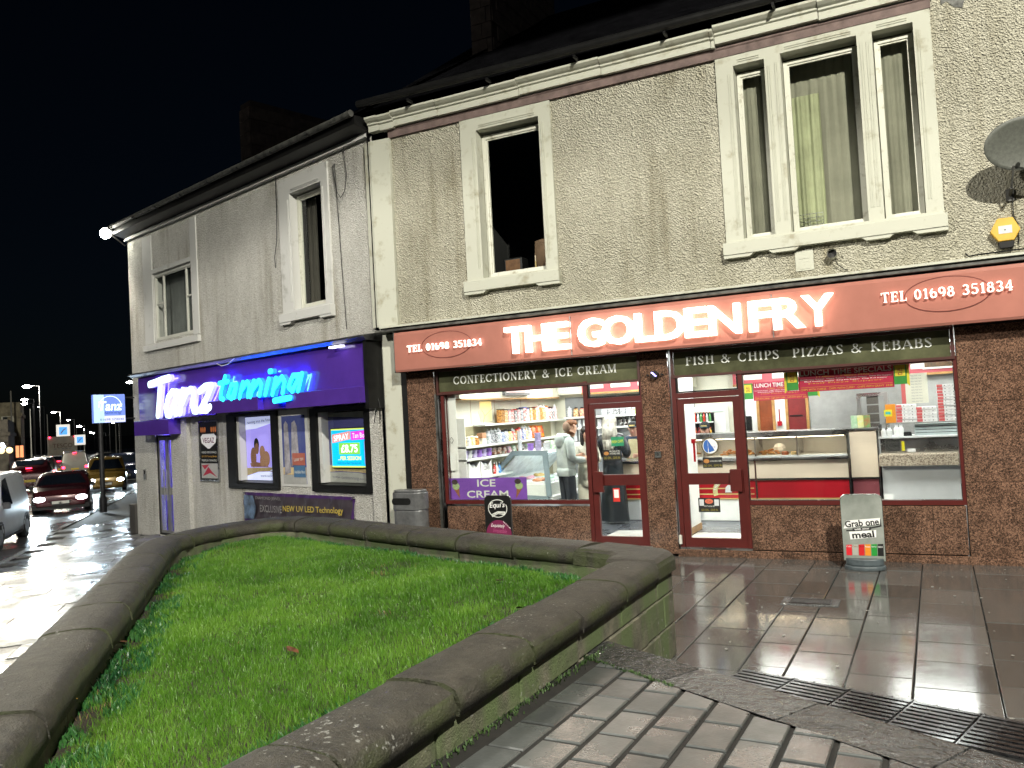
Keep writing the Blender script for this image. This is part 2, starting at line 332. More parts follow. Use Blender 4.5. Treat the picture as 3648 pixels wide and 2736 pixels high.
LAMP_W = 28500
# ------------------------------------------------------------------ lettering
def font_mesh(body, ext=0, off=0, shear=0, spacing=1):
    cu = bpy.data.curves.new('lettering', 'FONT'); cu.body = body; cu.extrude = ext; cu.offset = off; cu.shear = shear; cu.space_character = spacing; cu.resolution_u = 3
    o = bpy.data.objects.new('lettering', cu); COL.objects.link(o)
    bpy.context.view_layer.update()
    me = bpy.data.meshes.new_from_object(o.evaluated_get(bpy.context.evaluated_depsgraph_get()))
    bpy.data.objects.remove(o); bpy.data.curves.remove(cu)
    n = len(me.vertices); co = np.empty(n * 3, 'f'); me.vertices.foreach_get('co', co); co = co.reshape(-1, 3)
    fs = [tuple(p.vertices) for p in me.polygons]; bpy.data.meshes.remove(me); return co, fs
TCACHE = {}
def text(name, body, x0, x1, z0, z1, y, m, parent=None, depth=0., off=0, shear=0, spacing=1, rot=0, mb=None, mi=0, curve=0):
    """flat or extruded lettering fitted to a rectangle in the xz plane, facing -y, front at y"""
    k = (body, off, shear, spacing, depth > 0)
    if k not in TCACHE: TCACHE[k] = font_mesh(body, .5 if depth else 0, off, shear, spacing)
    co, fs = TCACHE[k]; a = co.min(0); b = co.max(0)
    X = x0 + (co[:, 0] - a[0]) / max(1e-6, b[0] - a[0]) * (x1 - x0); Z = z0 + (co[:, 1] - a[1]) / max(1e-6, b[1] - a[1]) * (z1 - z0)
    if curve: Z = Z + curve * (1 - ((X - (x0 + x1) / 2) / ((x1 - x0) / 2)) ** 2)
    Yv = y + (.5 - co[:, 2]) * depth if depth else np.full(len(X), y)
    if rot:
        cx, cz = (x0 + x1) / 2, (z0 + z1) / 2; c, s = math.cos(R(rot)), math.sin(R(rot)); dx, dz = X - cx, Z - cz; X = cx + dx * c - dz * s; Z = cz + dx * s + dz * c
    if mb is not None: mb.mesh(list(zip(X, Yv, Z)), fs, mi); return
    q = MB(); q.mesh(list(zip(X.tolist(), Yv.tolist(), Z.tolist())), fs); return q.build(name, m, parent)
def stroke(mb, pts, wd, y, e, k, cap=True, mi=0):
    """a ribbon of width wd along pts (x,z) standing out from y by e; k steps each piece a hair so no two faces share a plane"""
    j = k
    for i, (a, b) in enumerate(zip(pts, pts[1:])):
        dx, dz = b[0] - a[0], b[1] - a[1]; L = math.hypot(dx, dz) or 1e-6
        wa = wd[i] if isinstance(wd, list) else wd; wb = wd[i + 1] if isinstance(wd, list) else wd
        nx, nz = -dz / L, dx / L
        mb.prism([(a[0] + nx * wa / 2, a[1] + nz * wa / 2), (a[0] - nx * wa / 2, a[1] - nz * wa / 2), (b[0] - nx * wb / 2, b[1] - nz * wb / 2), (b[0] + nx * wb / 2, b[1] + nz * wb / 2)], y - e - j * .00025, y, 'y', mi); j += 1
    if cap:
        for i, a in enumerate(pts):
            wa = (wd[i] if isinstance(wd, list) else wd) / 2
            mb.prism([(a[0] + wa * math.cos(t * math.pi / 5), a[1] + wa * math.sin(t * math.pi / 5)) for t in range(10)], y - e - j * .00025, y, 'y', mi); j += 1
    return j
TK, TH = .17, .07
def arc(cx, cz, rx, rz, a0, a1, n=10, tk=TK, th=TH):
    ps, ws = [], []
    for i in range(n + 1):
        a = R(a0 + (a1 - a0) * i / n); ps.append((cx + rx * math.cos(a), cz + rz * math.sin(a))); ws.append(th + (tk - th) * abs(math.cos(a)))
    return ('A', ps, ws)
def ln(x0, z0, x1, z1, w_=TK): return ('A', [(x0, z0), (x1, z1)], [w_, w_])
def sf(x, z, h=.13): return ln(x - h, z, x + h, z, .05)
def V(x, top=True, bot=True):
    r = [ln(x, .02, x, .98)]
    if top: r.append(sf(x, .975, .15))
    if bot: r.append(sf(x, .025, .15))
    return r
GL = {
 'A': (.78, [ln(.08, .02, .40, .98, .07), ln(.40, .98, .70, .02), ln(.18, .32, .58, .32, .06), sf(.08, .025), sf(.70, .025)]),
 'B': (.66, V(.18) + [ln(.1, .975, .36, .975, .05), ln(.1, .52, .36, .52, .05), ln(.1, .025, .38, .025, .05), arc(.36, .75, .17, .225, 90, -90), arc(.37, .27, .22, .245, 90, -90)]),
 'C': (.80, [arc(.43, .5, .33, .46, 50, 310, 14), ln(.70, .98, .70, .68, .05), ln(.70, .32, .66, .12, .05)]),
 'E': (.64, V(.18) + [ln(.1, .97, .55, .97, .06), ln(.1, .52, .44, .52, .06), ln(.1, .03, .57, .03, .06), ln(.55, .99, .55, .76, .05), ln(.44, .62, .44, .42, .05), ln(.58, .01, .58, .25, .05)]),
 'F': (.60, V(.18) + [ln(.1, .97, .54, .97, .06), ln(.1, .52, .43, .52, .06), ln(.54, .99, .54, .76, .05), ln(.43, .62, .43, .42, .05)]),
 'H': (.82, V(.18) + V(.64) + [ln(.18, .52, .64, .52, .06)]),
 'I': (.36, V(.18)), 'L': (.60, V(.18) + [ln(.1, .03, .53, .03, .06), ln(.54, .01, .54, .27, .05)]),
 'K': (.78, V(.18) + [ln(.22, .45, .58, .97, .07), ln(.30, .52, .66, .03), sf(.58, .975), sf(.68, .025)]),
 'M': (.98, [ln(.14, .02, .14, .98, .06), ln(.14, .98, .46, .06), ln(.46, .06, .80, .98, .06), ln(.80, .02, .80, .98), sf(.10, .975), sf(.14, .025), sf(.82, .975), sf(.80, .025)]),
 'N': (.82, [ln(.14, .02, .14, .98, .06), ln(.14, .98, .66, .02), ln(.66, .02, .66, .98, .06), sf(.10, .975), sf(.14, .025), sf(.66, .975)]),
 'O': (.84, [arc(.42, .5, .33, .46, 0, 360, 20)]), 'P': (.62, V(.18) + [ln(.1, .975, .34, .975, .05), ln(.1, .45, .34, .45, .05), arc(.34, .71, .20, .26, 90, -90)]),
 'R': (.74, V(.18) + [ln(.1, .975, .34, .975, .05), ln(.1, .49, .34, .49, .05), arc(.34, .73, .20, .24, 90, -90), ln(.36, .47, .62, .04), sf(.64, .025, .1)]),
 'S': (.58, [arc(.29, .74, .20, .22, 30, 180, 8, .12, .08), ln(.10, .72, .48, .30, .17), arc(.28, .26, .21, .22, 0, -150, 8, .12, .08), ln(.47, .96, .47, .74, .05), ln(.08, .04, .08, .27, .05)]),
 'T': (.70, V(.35, False) + [ln(.04, .97, .66, .97, .06), ln(.05, .99, .05, .76, .05), ln(.65, .99, .65, .76, .05)]),
 'Y': (.74, [ln(.10, .98, .37, .48), ln(.37, .48, .62, .98, .07), ln(.37, .02, .37, .5), sf(.10, .975), sf(.62, .975), sf(.37, .025)]),
 'Z': (.66, [ln(.08, .97, .58, .97, .06), ln(.57, .96, .10, .04), ln(.08, .03, .60, .03, .06), ln(.08, .99, .08, .78, .05), ln(.60, .01, .60, .24, .05)]),
 '&': (.90, [arc(.36, .76, .15, .2, 0, 360, 12, .1, .06), ln(.26, .66, .72, .04, .14), arc(.32, .27, .24, .24, 150, 330, 9, .15, .07), ln(.12, .36, .30, .52, .08), ln(.50, .12, .74, .50, .06), sf(.76, .51, .1)]),
 '0': (.62, [arc(.30, .5, .20, .46, 0, 360, 18)]), '1': (.44, V(.24, False) + [ln(.08, .84, .24, .97, .06)]),
 '3': (.58, [arc(.27, .74, .18, .22, 150, -90, 10, .14), arc(.26, .27, .21, .24, 90, -150, 10)]), '4': (.62, [ln(.40, .02, .40, .98), ln(.38, .96, .06, .30, .06), ln(.05, .29, .58, .29, .07), sf(.40, .025)]),
 '5': (.58, [ln(.12, .95, .50, .95, .09), ln(.13, .95, .10, .54, .06), arc(.27, .32, .21, .29, 110, -150, 11)]), '6': (.60, [arc(.31, .31, .20, .28, 0, 360, 14), arc(.42, .42, .34, .53, 115, 175, 6, .14)]),
 '8': (.58, [arc(.28, .74, .16, .21, 0, 360, 12, .13), arc(.28, .28, .20, .25, 0, 360, 12)]), '9': (.60, [arc(.28, .68, .20, .28, 0, 360, 14), arc(.18, .57, .33, .53, -65, -5, 6, .14)]),
 ' ': (.40, [])}
def serif(body, x0, x1, z0, z1, y, e, m, parent, gap=.08):
    tot = sum(GL[c][0] + gap for c in body); sx = (x1 - x0) / tot; sz = z1 - z0; x = x0
    for c in body:
        wd, st = GL[c]
        if st:
            mb = MB(); k = 0
            for _, ps, ws in st: k = stroke(mb, [(x + p[0] * sx, z0 + p[1] * sz) for p in ps], [q * min(sx, sz) for q in ws], y, e, k, False)
            mb.build('letter', m, parent)
        x += (wd + gap) * sx
# ------------------------------------------------------------------ walls with openings
def wall(mb, x0, x1, z0, z1, holes, y, dep, mi=0, rmi=None):
    xs = sorted({x0, x1} | {h[0] for h in holes} | {h[1] for h in holes}); zs = sorted({z0, z1} | {h[2] for h in holes} | {h[3] for h in holes})
    for a, b in zip(xs, xs[1:]):
        for c, d in zip(zs, zs[1:]):
            if any(h[0] <= a and b <= h[1] and h[2] <= c and d <= h[3] for h in holes): continue
            mb.face([(a, y, c), (b, y, c), (b, y, d), (a, y, d)], mi)
    for h in holes:
        a, b, c, d = h[:4]; r = mi if rmi is None else rmi
        mb.face([(a, y, c), (a, y + dep, c), (a, y + dep, d), (a, y, d)], r); mb.face([(b, y, c), (b, y, d), (b, y + dep, d), (b, y + dep, c)], r)
        mb.face([(a, y, d), (a, y + dep, d), (b, y + dep, d), (b, y, d)], r); mb.face([(a, y, c), (b, y, c), (b, y + dep, c), (a, y + dep, c)], r)
def ring(mb, x0, x1, z0, z1, t, y0, y1, mi=0, tb=None):   # rectangular frame, butted
    tb = t if tb is None else tb
    mb.box(x0, x0 + t, y0, y1, z0, z1, mi).box(x1 - t, x1, y0, y1, z0, z1, mi).box(x0 + t, x1 - t, y0, y1, z1 - t, z1, mi).box(x0 + t, x1 - t, y0, y1, z0, z0 + tb, mi)
def surround(parent, x0, x1, z0, z1, ops, m, y=-.035, sill=True):
    """raised stone architrave with a fluted margin round each opening and a stepped sill"""
    mb = MB(); wall(mb, x0, x1, z0, z1, ops, y, .035 - .002)
    for a, b in ((x0, x0), (x1, x1)): mb.face([(a, y, z0), (a, 0, z0), (a, 0, z1), (a, y, z1)])
    mb.face([(x0, y, z1), (x1, y, z1), (x1, 0, z1), (x0, 0, z1)]); mb.build('window_surround', m, parent)
    for (a, b, c, d) in ops:
        fl = MB()
        for k in (.035, .062):
            fl.box(a - k - .010, a - k, y - .010, y + .001, c + .16, d - .10); fl.box(b + k, b + k + .010, y - .010, y + .001, c + .16, d - .10)
            fl.box(a + .06, b - .06, y - .010, y + .001, d + k, d + k + .010)
        fl.build('moulding', m, parent)
    if sill:
        s = MB(); s.bbox(x0 - .03, x1 + .03, -.11, -.003, z0 - .16, z0, .008)
        for (a, b, c, d) in ops: pass
        s.build('window_sill', m, parent)
        s = MB(); s.prism([(x0 - .03, z0 - .205), (x0 + .30, z0 - .205), (x0 + .36, z0 - .162), (x0 - .03, z0 - .162)], -.095, -.003); s.build('sill_apron', m, parent); s = MB(); s.prism([(x1 + .03, z0 - .205), (x1 + .03, z0 - .162), (x1 - .36, z0 - .162), (x1 - .30, z0 - .205)], -.095, -.003)
        if len(ops) > 1:
            for (a, b, c, d), (a2, b2, c2, d2) in zip(ops, ops[1:]): s.build('sill_apron', m, parent); s = MB(); s.prism([(b - .10, z0 - .162), (b - .04, z0 - .205), (a2 + .04, z0 - .205), (a2 + .10, z0 - .162)], -.095, -.003)
        s.build('sill_apron', m, parent)
def sash(parent, a, b, c, d, y, fm, mull=(), rails=(), t=.055, name='window'):
    f = MB(); ring(f, a, b, c, d, t, y - .03, y + .03); ring(f, a + t, b - t, c + t, d - t, .022, y - .012, y + .02)
    fr = f.build(name, fm, parent)
    for x in mull: MB().box(x - .02, x + .02, y - .022, y + .022, c + t, d - t).build('mullion', fm, fr)
    for (xa, xb, z) in rails: MB().box(xa, xb, y - .018, y + .018, z - .018, z + .018).build('glazing_bar', fm, fr)
    p = MB(); p.box(a + t + .023, b - t - .023, y - .004, y + .004, c + t + .023, d - t - .023); p.build('pane', M['glass'], fr)
    return fr
# ================================================================== GOLDEN FRY BUILDING
B = thing('shop_building', 'two-storey cream roughcast building above the red fish and chip shop front', 'building')
G3 = [(-2.10, -1.70, 4.16, 6.46), (-1.50, -.586, 4.16, 6.48), (-.41, .045, 4.16, 6.48)]
G1 = [(-6.01, -4.95, 4.12, 6.40)]
mb = MB(); wall(mb, -7.60, 4.6, 3.50, 7.0, G1 + G3, 0, .24, 0, 1)
mb.face([(4.6, 0, 3.5), (4.6, 9, 3.5), (4.6, 9, 7.0), (4.6, 0, 7.0)]); mb.build('wall', [M['cast'], M['trim']], B)
surround(B, -6.29, -4.76, 4.09, 6.595, G1, M['trim']); surround(B, -2.33, .235, 4.12, 6.62, G3, M['trim'])
sash(B, -6.00, -4.96, 4.13, 6.35, .17, M['upvc_dirty'], t=.06)
for (a, b, c, d) in G3: sash(B, a + .01, b - .01, c + .01, d - .06, .17, M['upvc_dirty'], t=.045)
# rooms behind the upper windows
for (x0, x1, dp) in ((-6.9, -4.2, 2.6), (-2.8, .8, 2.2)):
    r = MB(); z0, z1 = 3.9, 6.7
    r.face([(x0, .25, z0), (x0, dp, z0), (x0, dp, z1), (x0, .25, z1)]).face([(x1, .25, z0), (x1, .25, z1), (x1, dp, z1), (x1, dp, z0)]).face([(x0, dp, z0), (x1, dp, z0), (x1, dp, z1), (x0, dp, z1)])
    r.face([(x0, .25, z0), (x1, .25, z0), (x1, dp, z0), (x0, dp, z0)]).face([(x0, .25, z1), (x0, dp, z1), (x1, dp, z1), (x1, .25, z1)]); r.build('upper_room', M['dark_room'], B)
def drape(name, x0, x1, z0, z1, y, m, parent, amp=.014, n=60, fr=48, lab=None):
    mb = MB(); vs = []
    for i in range(n + 1):
        x = x0 + (x1 - x0) * i / n; yy = y + amp * math.sin(fr * x + 1.3 * math.sin(7 * x)) + amp * .5 * math.sin(fr * 2.3 * x)
        vs += [(x, yy, z0), (x + .004 * math.sin(9 * x), yy * .4 + y * .6, z1)]
    mb.mesh(vs, [(2 * i, 2 * i + 2, 2 * i + 3, 2 * i + 1) for i in range(n)])
    o = mb.build(name, m, parent, smooth=True)
    if lab: o['label'] = lab
    return o
drape('curtain', -2.2, -1.62, 4.15, 6.52, .34, M['curtain'], B); drape('curtain', -.47, .14, 4.15, 6.52, .34, M['curtain'], B)
drape('curtain', -1.58, -.5, 4.15, 6.52, .44, M['curtain'], B); drape('curtain', -1.56, -1.10, 4.15, 6.0, .35, M['curtain_pale'], B, .02, lab='pale green drape hanging inside the wide middle light')
# things on the window ledges
b_ = thing('basket', 'small wire basket standing inside the wide middle upper window', 'basket', (-1.30, .30, 4.19))
for k in range(5): MB().box(-.16, .16, -.05, -.046, .02 + k * .05, .026 + k * .05).build('wire', M['steel'], b_)
for k in range(5): MB().box(-.16 + k * .08, -.155 + k * .08, -.056, -.0505, 0, .23).build('wire', M['steel'], b_)
tag(MB().bbox(-.62, -.55, .27, .29, 4.19, 4.55).build('card', M['creamwall'], None), 'pale upright card inside the right corner of the wide middle upper window', 'card')
t = thing('television', 'small dark box television glowing faintly inside the single upper window', 'television', (-5.72, .42, 4.19))
MB().bbox(-.16, .16, 0, .22, .02, .27, .02).build('case', M['black'], t); MB().box(-.125, .125, -.004, -.001, .05, .24).build('screen', mat('brown_screen', (.10, .05, .02), .2, .3, 9, em=(.5, .22, .1), es=.12), t); MB().box(-.1, .1, .02, .2, 0, .02).build('foot', M['black'], t)
t = thing('mirror', 'tilted bronze mirror leaning inside the single upper window', 'mirror', (-5.18, .55, 4.19))
MB().prism([(-.24, 0), (.16, .0), (.20, .56), (-.2, .50)], 0, .03).build('glass', mat('bronze_mirror', (.16, .10, .06), .18, .2, 6, metal=.7), t)
t = thing('candlestick', 'slim brass candlestick inside the single upper window beside the mirror', 'candlestick', (-5.30, .36, 4.19))
MB().lathe([(.04, 0), (.04, .01), (.008, .03), (.008, .14), (.016, .15)], n=10).build('base', M['gold'], t); MB().tube((0, 0, .15), (0, 0, .24), .008).build('candle', M['cream'], t)
# cornice, band, gutter
c = MB(); c.prism([(0, 6.60), (-.045, 6.60), (-.045, 6.70), (-.06, 6.715), (-.06, 6.733), (0, 6.733)], -7.62, .245, 'x'); c.build('string_course', M['band'], B)
xs = [-7.95, -7.72, -7.45, -6.62, -5.2, -3.9, -2.35, -2.30, -1.0, .6, 2.2, 4.6]
for i, (a, b) in enumerate(zip(xs, xs[1:])):
    dz = (0, -.012, .006, 0, .01, 0, -.01, .03, .012, 0, .01)[i]; q = [(0, 6.737), (-.12, 6.737), (-.12, 6.83), (-.15, 6.845), (-.15, 6.87), (-.19, 6.89), (-.23, 6.92), (-.23, 6.95), (0, 6.95)]
    MB().prism([(p, z + dz) for p, z in q], a + .004, b - .004, 'x').build('cornice_stone', M['trim'], B)
g = MB(); g.tube((-8.0, -.31, 7.15), (4.6, -.31, 7.03), .062, n=12)
g.build('gutter', M['black'], B)
for x in (-7.0, -5.6, -4.2, -2.9, -1.5, 0, 1.5): MB().box(x - .015, x + .015, -.374, -.24, 6.968, 7.01).build('gutter_bracket', M['black'], B)
# roof of lapped slate courses
ro = MB(); n = 44; sl_ = .65
for k in range(n):
    y0 = -.22 + k * .125; z0 = 7.04 + (y0 + .22) * sl_
    ro.mesh([(-8.0, y0, z0 + .022), (4.6, y0, z0 + .022), (4.6, y0 + .14, z0 + .14 * sl_ + .006), (-8.0, y0 + .14, z0 + .14 * sl_ + .006), (-8.0, y0, z0), (4.6, y0, z0)], [(0, 1, 2, 3), (4, 5, 1, 0)])
o = ro.build('roof', M['slate'], B)
rr = MB(); rr.face([(-8.0, 5.28, 10.61), (4.6, 5.28, 10.61), (4.6, 10.6, 7.04), (-8.0, 10.6, 7.04)]).face([(-8.0, -.1, 7.03), (-8.0, 5.28, 10.60), (-8.0, 10.6, 7.04), (-8, 10.6, 3), (-8, -.1, 3)]); rr.build('roof_rear', M['slate'], B)
ch = MB().box(-7.37, -6.95, 2.55, 5.6, 8.0, 11.6).build('chimney', mat('chimney_core', (.07, .05, .04), .9, .2, 5), B); tag(ch, 'pale stone chimney stack rising from the left end of the slate roof')
zz = 8.2; r_ = 0
while zz < 11.5:
    h_ = .30
    for (a, b) in (((-7.38, -7.15), (-7.145, -6.94)) if r_ % 2 else ((-7.38, -7.05), (-7.045, -6.94))): MB().bbox(a + .004, b - .004, 2.515, 2.56, zz + .006, zz + h_ - .006, .006).build('stone_block', M['brick'], ch)
    yy = 2.56 + (.2 if r_ % 2 else 0)
    while yy < 5.5: MB().bbox(-6.96, -6.925, yy + .006, min(5.6, yy + .52) - .006, zz + .006, zz + h_ - .006, .006).build('stone_block', M['brick'], ch); yy += .52
    zz += h_; r_ += 1
pts = [(.34, 6.80), (.36, 6.62), (.42, 6.64), (.50, 6.55), (.58, 6.52), (.60, 6.60), (.68, 6.62), (.72, 6.68), (.86, 6.66), (.92, 6.76), (.9, 6.9), (.5, 6.95)]
MB().prism(pts, -.006, -.001).build('bare_render_patch', mat('bare_grey_render', (.17, .17, .16), .9, .3, 12, .8, 50, .01), B)
MB().bbox(1.30, 1.62, -.05, -.001, 3.57, 7.0, .01).build('pilaster', M['trim'], B)
# pilaster at the joint of the two buildings
p = MB(); p.prism([(-7.60, 0), (-7.60, -.06), (-7.80, -.075), (-7.95, -.09), (-8.10, -.05), (-8.12, .02)], 3.55, 6.60, 'z'); p.build('pilaster', M['trim'], B)
p = MB(); p.prism([(-7.60, 0), (-7.60, -.05), (-7.92, -.06), (-7.98, .0)], -.1, 3.42, 'z'); p.build('pilaster_base', M['trim'], B)
# lead ledge over the fascia
c = MB(); c.prism([(0, 3.56), (-.16, 3.545), (-.16, 3.515), (0, 3.51)], -7.9, 4.6, 'x'); c.build('ledge', M['trim'], B)
c = MB(); c.prism([(0, 3.505), (-.34, 3.465), (-.36, 3.43), (-.33, 3.425), (0, 3.44)], -7.85, 4.6, 'x'); c.build('lead_flashing', M['lead'], B)
# granite shop front
def granite_panels(xa, xb, zs_, y, extra=None, dep=.05):
    for a, b in zip(zs_, zs_[1:]): MB().bbox(xa, xb, y - dep, y, a + .003, b - .003, .004).build('granite_panel', M['granite'], B)
def core(x0, x1, z0, z1, y0=.0, y1=.3): MB().box(x0, x1, y0, y1, z0, z1).build('wall', M['black'], B)
core(-7.50, -6.97, 0, 3.4, .001); core(-3.62, -3.22, 0, 3.4, .001); core(.245, 4.6, 0, 3.4, .001); core(-6.86, -4.47, 0, .66, .001); core(-2.24, .22, 0, .68, .001); core(-6.97, 4.6, 2.78, 3.4, .03, .31)
granite_panels(-7.49, -6.985, (.02, .95, 1.9, 2.77), 0); granite_panels(-3.615, -3.225, (.02, 1.888, 2.77), 0)
for a, b in ((.25, 1.45), (1.456, 2.66), (2.666, 3.87)): granite_panels(a, b, (.06, .95, 1.888, 2.77), 0)
for a, b in ((-6.85, -5.9), (-5.895, -4.48)): granite_panels(a, b, (.10, .66), -.01, dep=.04)
for a, b in ((-2.235, -1.2), (-1.195, -.12), (-.115, .235)): granite_panels(a, b, (.10, .675), -.01, dep=.04)
pl = MB(); pl.bbox(-6.97, -3.62, -.07, .3, -.05, .095, .01); pl.bbox(-3.22, 4.6, -.075, .3, -.05, .09, .01); pl.build('plinth', M['granite'], B)
MB().box(-7.69, -7.50, -.04, .05, 0, 2.78).build('edge_panel', M['black'], B)
MB().box(-6.985, -6.955, -.055, .02, 0.1, 2.4).build('roller_guide', M['lead'], B); MB().box(-6.93, -6.905, -.05, .02, 0.1, 2.4).build('roller_guide', M['steel'], B)
# window frames of the shop front
def shopwin(x0, x1, z0, z1, mulls=()):
    f = MB(); ring(f, x0 - .055, x1 + .055, z0 - .055, z1 + .03, .055, -.03, .06); o = f.build('display_window', M['maroon'], B)
    e = MB(); ring(e, x0 - .001, x1 + .001, z0 - .001, z1 + .001, .010, -.012, .012); e.build('bead', M['steel'], o)
    MB().box(x0 + .01, x1 - .01, -.004, .004, z0 + .01, z1 - .01).build('pane', M['glass'], o); return o
shopwin(-6.83, -4.49, .745, 2.40); shopwin(-2.24, .21, .735, 2.40)
def door(xa, xb, side, hinge_guard):
    z0, z1 = .115, 2.11
    fr = MB(); fr.box(xa - .06, xa - .003, -.04, .06, z0, 2.44).box(xb + .003, xb + .06, -.04, .06, z0, 2.44).box(xa - .003, xb + .003, -.04, .06, 2.115, 2.19).build('door_frame', M['maroon'], B)
    tr = MB(); ring(tr, xa, xb, 2.192, 2.44, .02, -.02, .03); to = tr.build('transom_light', M['black'], B); MB().box(xa + .02, xb - .02, -.004, .004, 2.212, 2.42).build('pane', M['glass'], to)
    d = MB(); t = .085
    d.box(xa, xa + t, -.025, .025, z0, z1).box(xb - t, xb, -.025, .025, z0, z1).box(xa + t, xb - t, -.025, .025, z1 - .075, z1).box(xa + t, xb - t, -.025, .025, z0, z0 + .12).box(xa + t, xb - t, -.025, .025, .95, 1.10)
    do = d.build('door', M['maroon'], B)
    MB().box(xa + t, xb - t, -.004, .004, 1.10, z1 - .075).build('pane', M['glass'], do); MB().box(xa + t, xb - t, -.004, .004, z0 + .12, .95).build('pane', M['glass'], do)
    gx = xa + .02 if side < 0 else xb - .17
    MB().bbox(gx, gx + .15, -.075, -.026, .86, 1.15, .01).build('lock_box', M['maroon'], do)
    hx = xa + t * .5 if side > 0 else xb - t * .5
    h = MB(); hx2 = xb - .12 if side > 0 else xa + .12
    MB().box(xa - .06, xb + .06, -.06, .06, .085, .113).build('threshold', M['steel'], do)
    return do
door(-4.42, -3.64, -1, 0); D2 = door(-3.13, -2.30, 1, 0)
h = MB(); h.box(-2.97, -2.945, .06, .085, 1.25, 1.55).box(-2.98, -2.93, .027, .10, 1.50, 1.56); h.build('handle', M['red'], D2)
# ---- signs
S = thing('fascia_sign', 'long red-brown fascia sign reading THE GOLDEN FRY in lit white letters', 'sign', (0, -.3, 2.78))
f = MB(); f.prism([(.0, 0), (-.012, 0), (-.03, .03), (-.03, .575), (-.012, .62), (.0, .62)], -7.50, 4.2, 'x'); f.box(-7.49, 4.19, .002, .30, .005, .612)
f.build('sign_face', M['signred'], S); ed = MB(); ed.prism([(-7.515, -.008), (-7.50, 0), (-7.50, .62), (-7.515, .632)], -.03, .29, 'y').build('end_cap', M['lead'], S)
for x in (-4.50, -1.755): MB().box(x - .006, x + .006, -.036, -.0305, .03, .575).build('joint_strip', M['letter_white'] if 0 else M['steel'], S)
xy = [('T', -5.507, -5.19), ('H', -5.177, -4.83), ('E', -4.815, -4.515), ('G', -4.365, -3.992), ('O', -4.005, -3.551), ('L', -3.536, -3.268), ('D', -3.258, -2.866), ('E', -2.857, -2.56), ('N', -2.538, -2.139), ('F', -2.035, -1.75), ('R', -1.737, -1.36), ('Y', -1.394, -1.021)]
for ch_, a, b in xy: text('letter', ch_, a, b, .12 if ch_ not in 'GO' else .115, .505 if ch_ not in 'GO' else .51, -.125, M['lit_letter'], S, depth=.085, off=.022)
serif('TEL 01698 351834', -7.24, -5.90, .29, .395, -.055, .02, M['lit_small'], S); serif('TEL 01698 351834', -.50, .86, .325, .44, -.055, .02, M['lit_small'], S)
for cx in (-6.55, .19):
    e = MB(); pts = [(cx + .44 * math.cos(R(a)), .36 + .20 * math.sin(R(a))) for a in range(0, 361, 10)]
    stroke(e, pts, .008, -.031, .001, 0, False); e.build('oval_line', mat('dark_red_line', (.13, .02, .015), .4, .05), S)
def namepanel(x0, x1, z0, z1, body, a, b, c, d, lab):
    P = thing('name_panel', lab, 'sign', ((x0 + x1) / 2, -.02, z0)); k = (x0 + x1) / 2
    fr = MB(); ring(fr, x0 - .04 - k, x1 + .04 - k, -.035, z1 - z0 + .015, .034, -.035, .03); fr.build('frame', M['panel_frame'], P)
    MB().box(x0 - k, x1 - k, -.006, .03, 0, z1 - z0 - .02).build('panel', M['brass'], P)
    serif(body, a - k, b - k, c - z0, d - z0, -.0065, .006, M['letter_white'], P); return P
namepanel(-6.90, -3.66, 2.42, 2.765, 'CONFECTIONERY & ICE CREAM', -6.64, -3.95, 2.535, 2.655, 'dark bronze panel reading CONFECTIONERY & ICE CREAM over the left shop window')
namepanel(-3.14, .19, 2.43, 2.765, 'FISH & CHIPS  PIZZAS & KEBABS', -2.98, .02, 2.555, 2.675, 'dark bronze panel reading FISH & CHIPS PIZZAS & KEBABS over the right window')
# ================================================================== TANNING SHOP BUILDING (local frame: x along the facade, y into the building)
T = thing('shop_building', 'pale roughcast two-storey corner building above the purple tanning shop front', 'building', TP, TA)
TW = [(-8.16, -6.29, 4.14, 5.68), (-2.35, -1.35, 4.14, 6.29)]
mb = MB(); wall(mb, -9.5, .10, 3.42, 6.72, TW, 0, .22, 0, 1)
mb.face([(-9.5, 0, -.5), (-9.5, 0, 6.72), (-9.5, 9, 6.72), (-9.5, 9, -.5)]); mb.build('wall', [M['castT'], M['trimT']], T)
surround(T, -2.72, -1.15, 4.10, 6.60, [TW[1]], M['trimT']); sash(T, -2.34, -1.36, 4.16, 6.25, .15, M['upvc_dirty'], t=.065)
MB().bbox(-8.64, -8.18, -.03, -.002, 4.10, 6.62, .006).build('window_surround', M['trimT'], T); MB().bbox(-6.27, -6.0, -.03, -.002, 4.10, 6.62, .006).build('window_surround', M['trimT'], T); MB().bbox(-8.178, -6.272, -.03, -.002, 5.70, 5.80, .006).build('lintel', M['trimT'], T)
MB().bbox(-8.66, -5.99, -.08, -.002, 3.94, 4.08, .01).build('window_sill', M['trimT'], T)
sash(T, -8.15, -6.30, 4.15, 5.67, .045, M['upvc'], mull=(-7.72, -6.62), rails=((-8.10, -7.74, 4.99), (-6.60, -6.35, 4.99)), t=.05)
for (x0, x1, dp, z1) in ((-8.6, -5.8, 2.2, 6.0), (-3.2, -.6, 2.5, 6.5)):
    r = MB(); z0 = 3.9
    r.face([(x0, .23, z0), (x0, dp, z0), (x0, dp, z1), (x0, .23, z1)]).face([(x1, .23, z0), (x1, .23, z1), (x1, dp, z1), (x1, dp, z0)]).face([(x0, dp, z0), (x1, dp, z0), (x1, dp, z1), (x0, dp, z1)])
    r.face([(x0, .23, z0), (x1, .23, z0), (x1, dp, z0), (x0, dp, z0)]).face([(x0, .23, z1), (x0, dp, z1), (x1, dp, z1), (x1, .23, z1)]); r.build('upper_room', M['dark_room'], T)
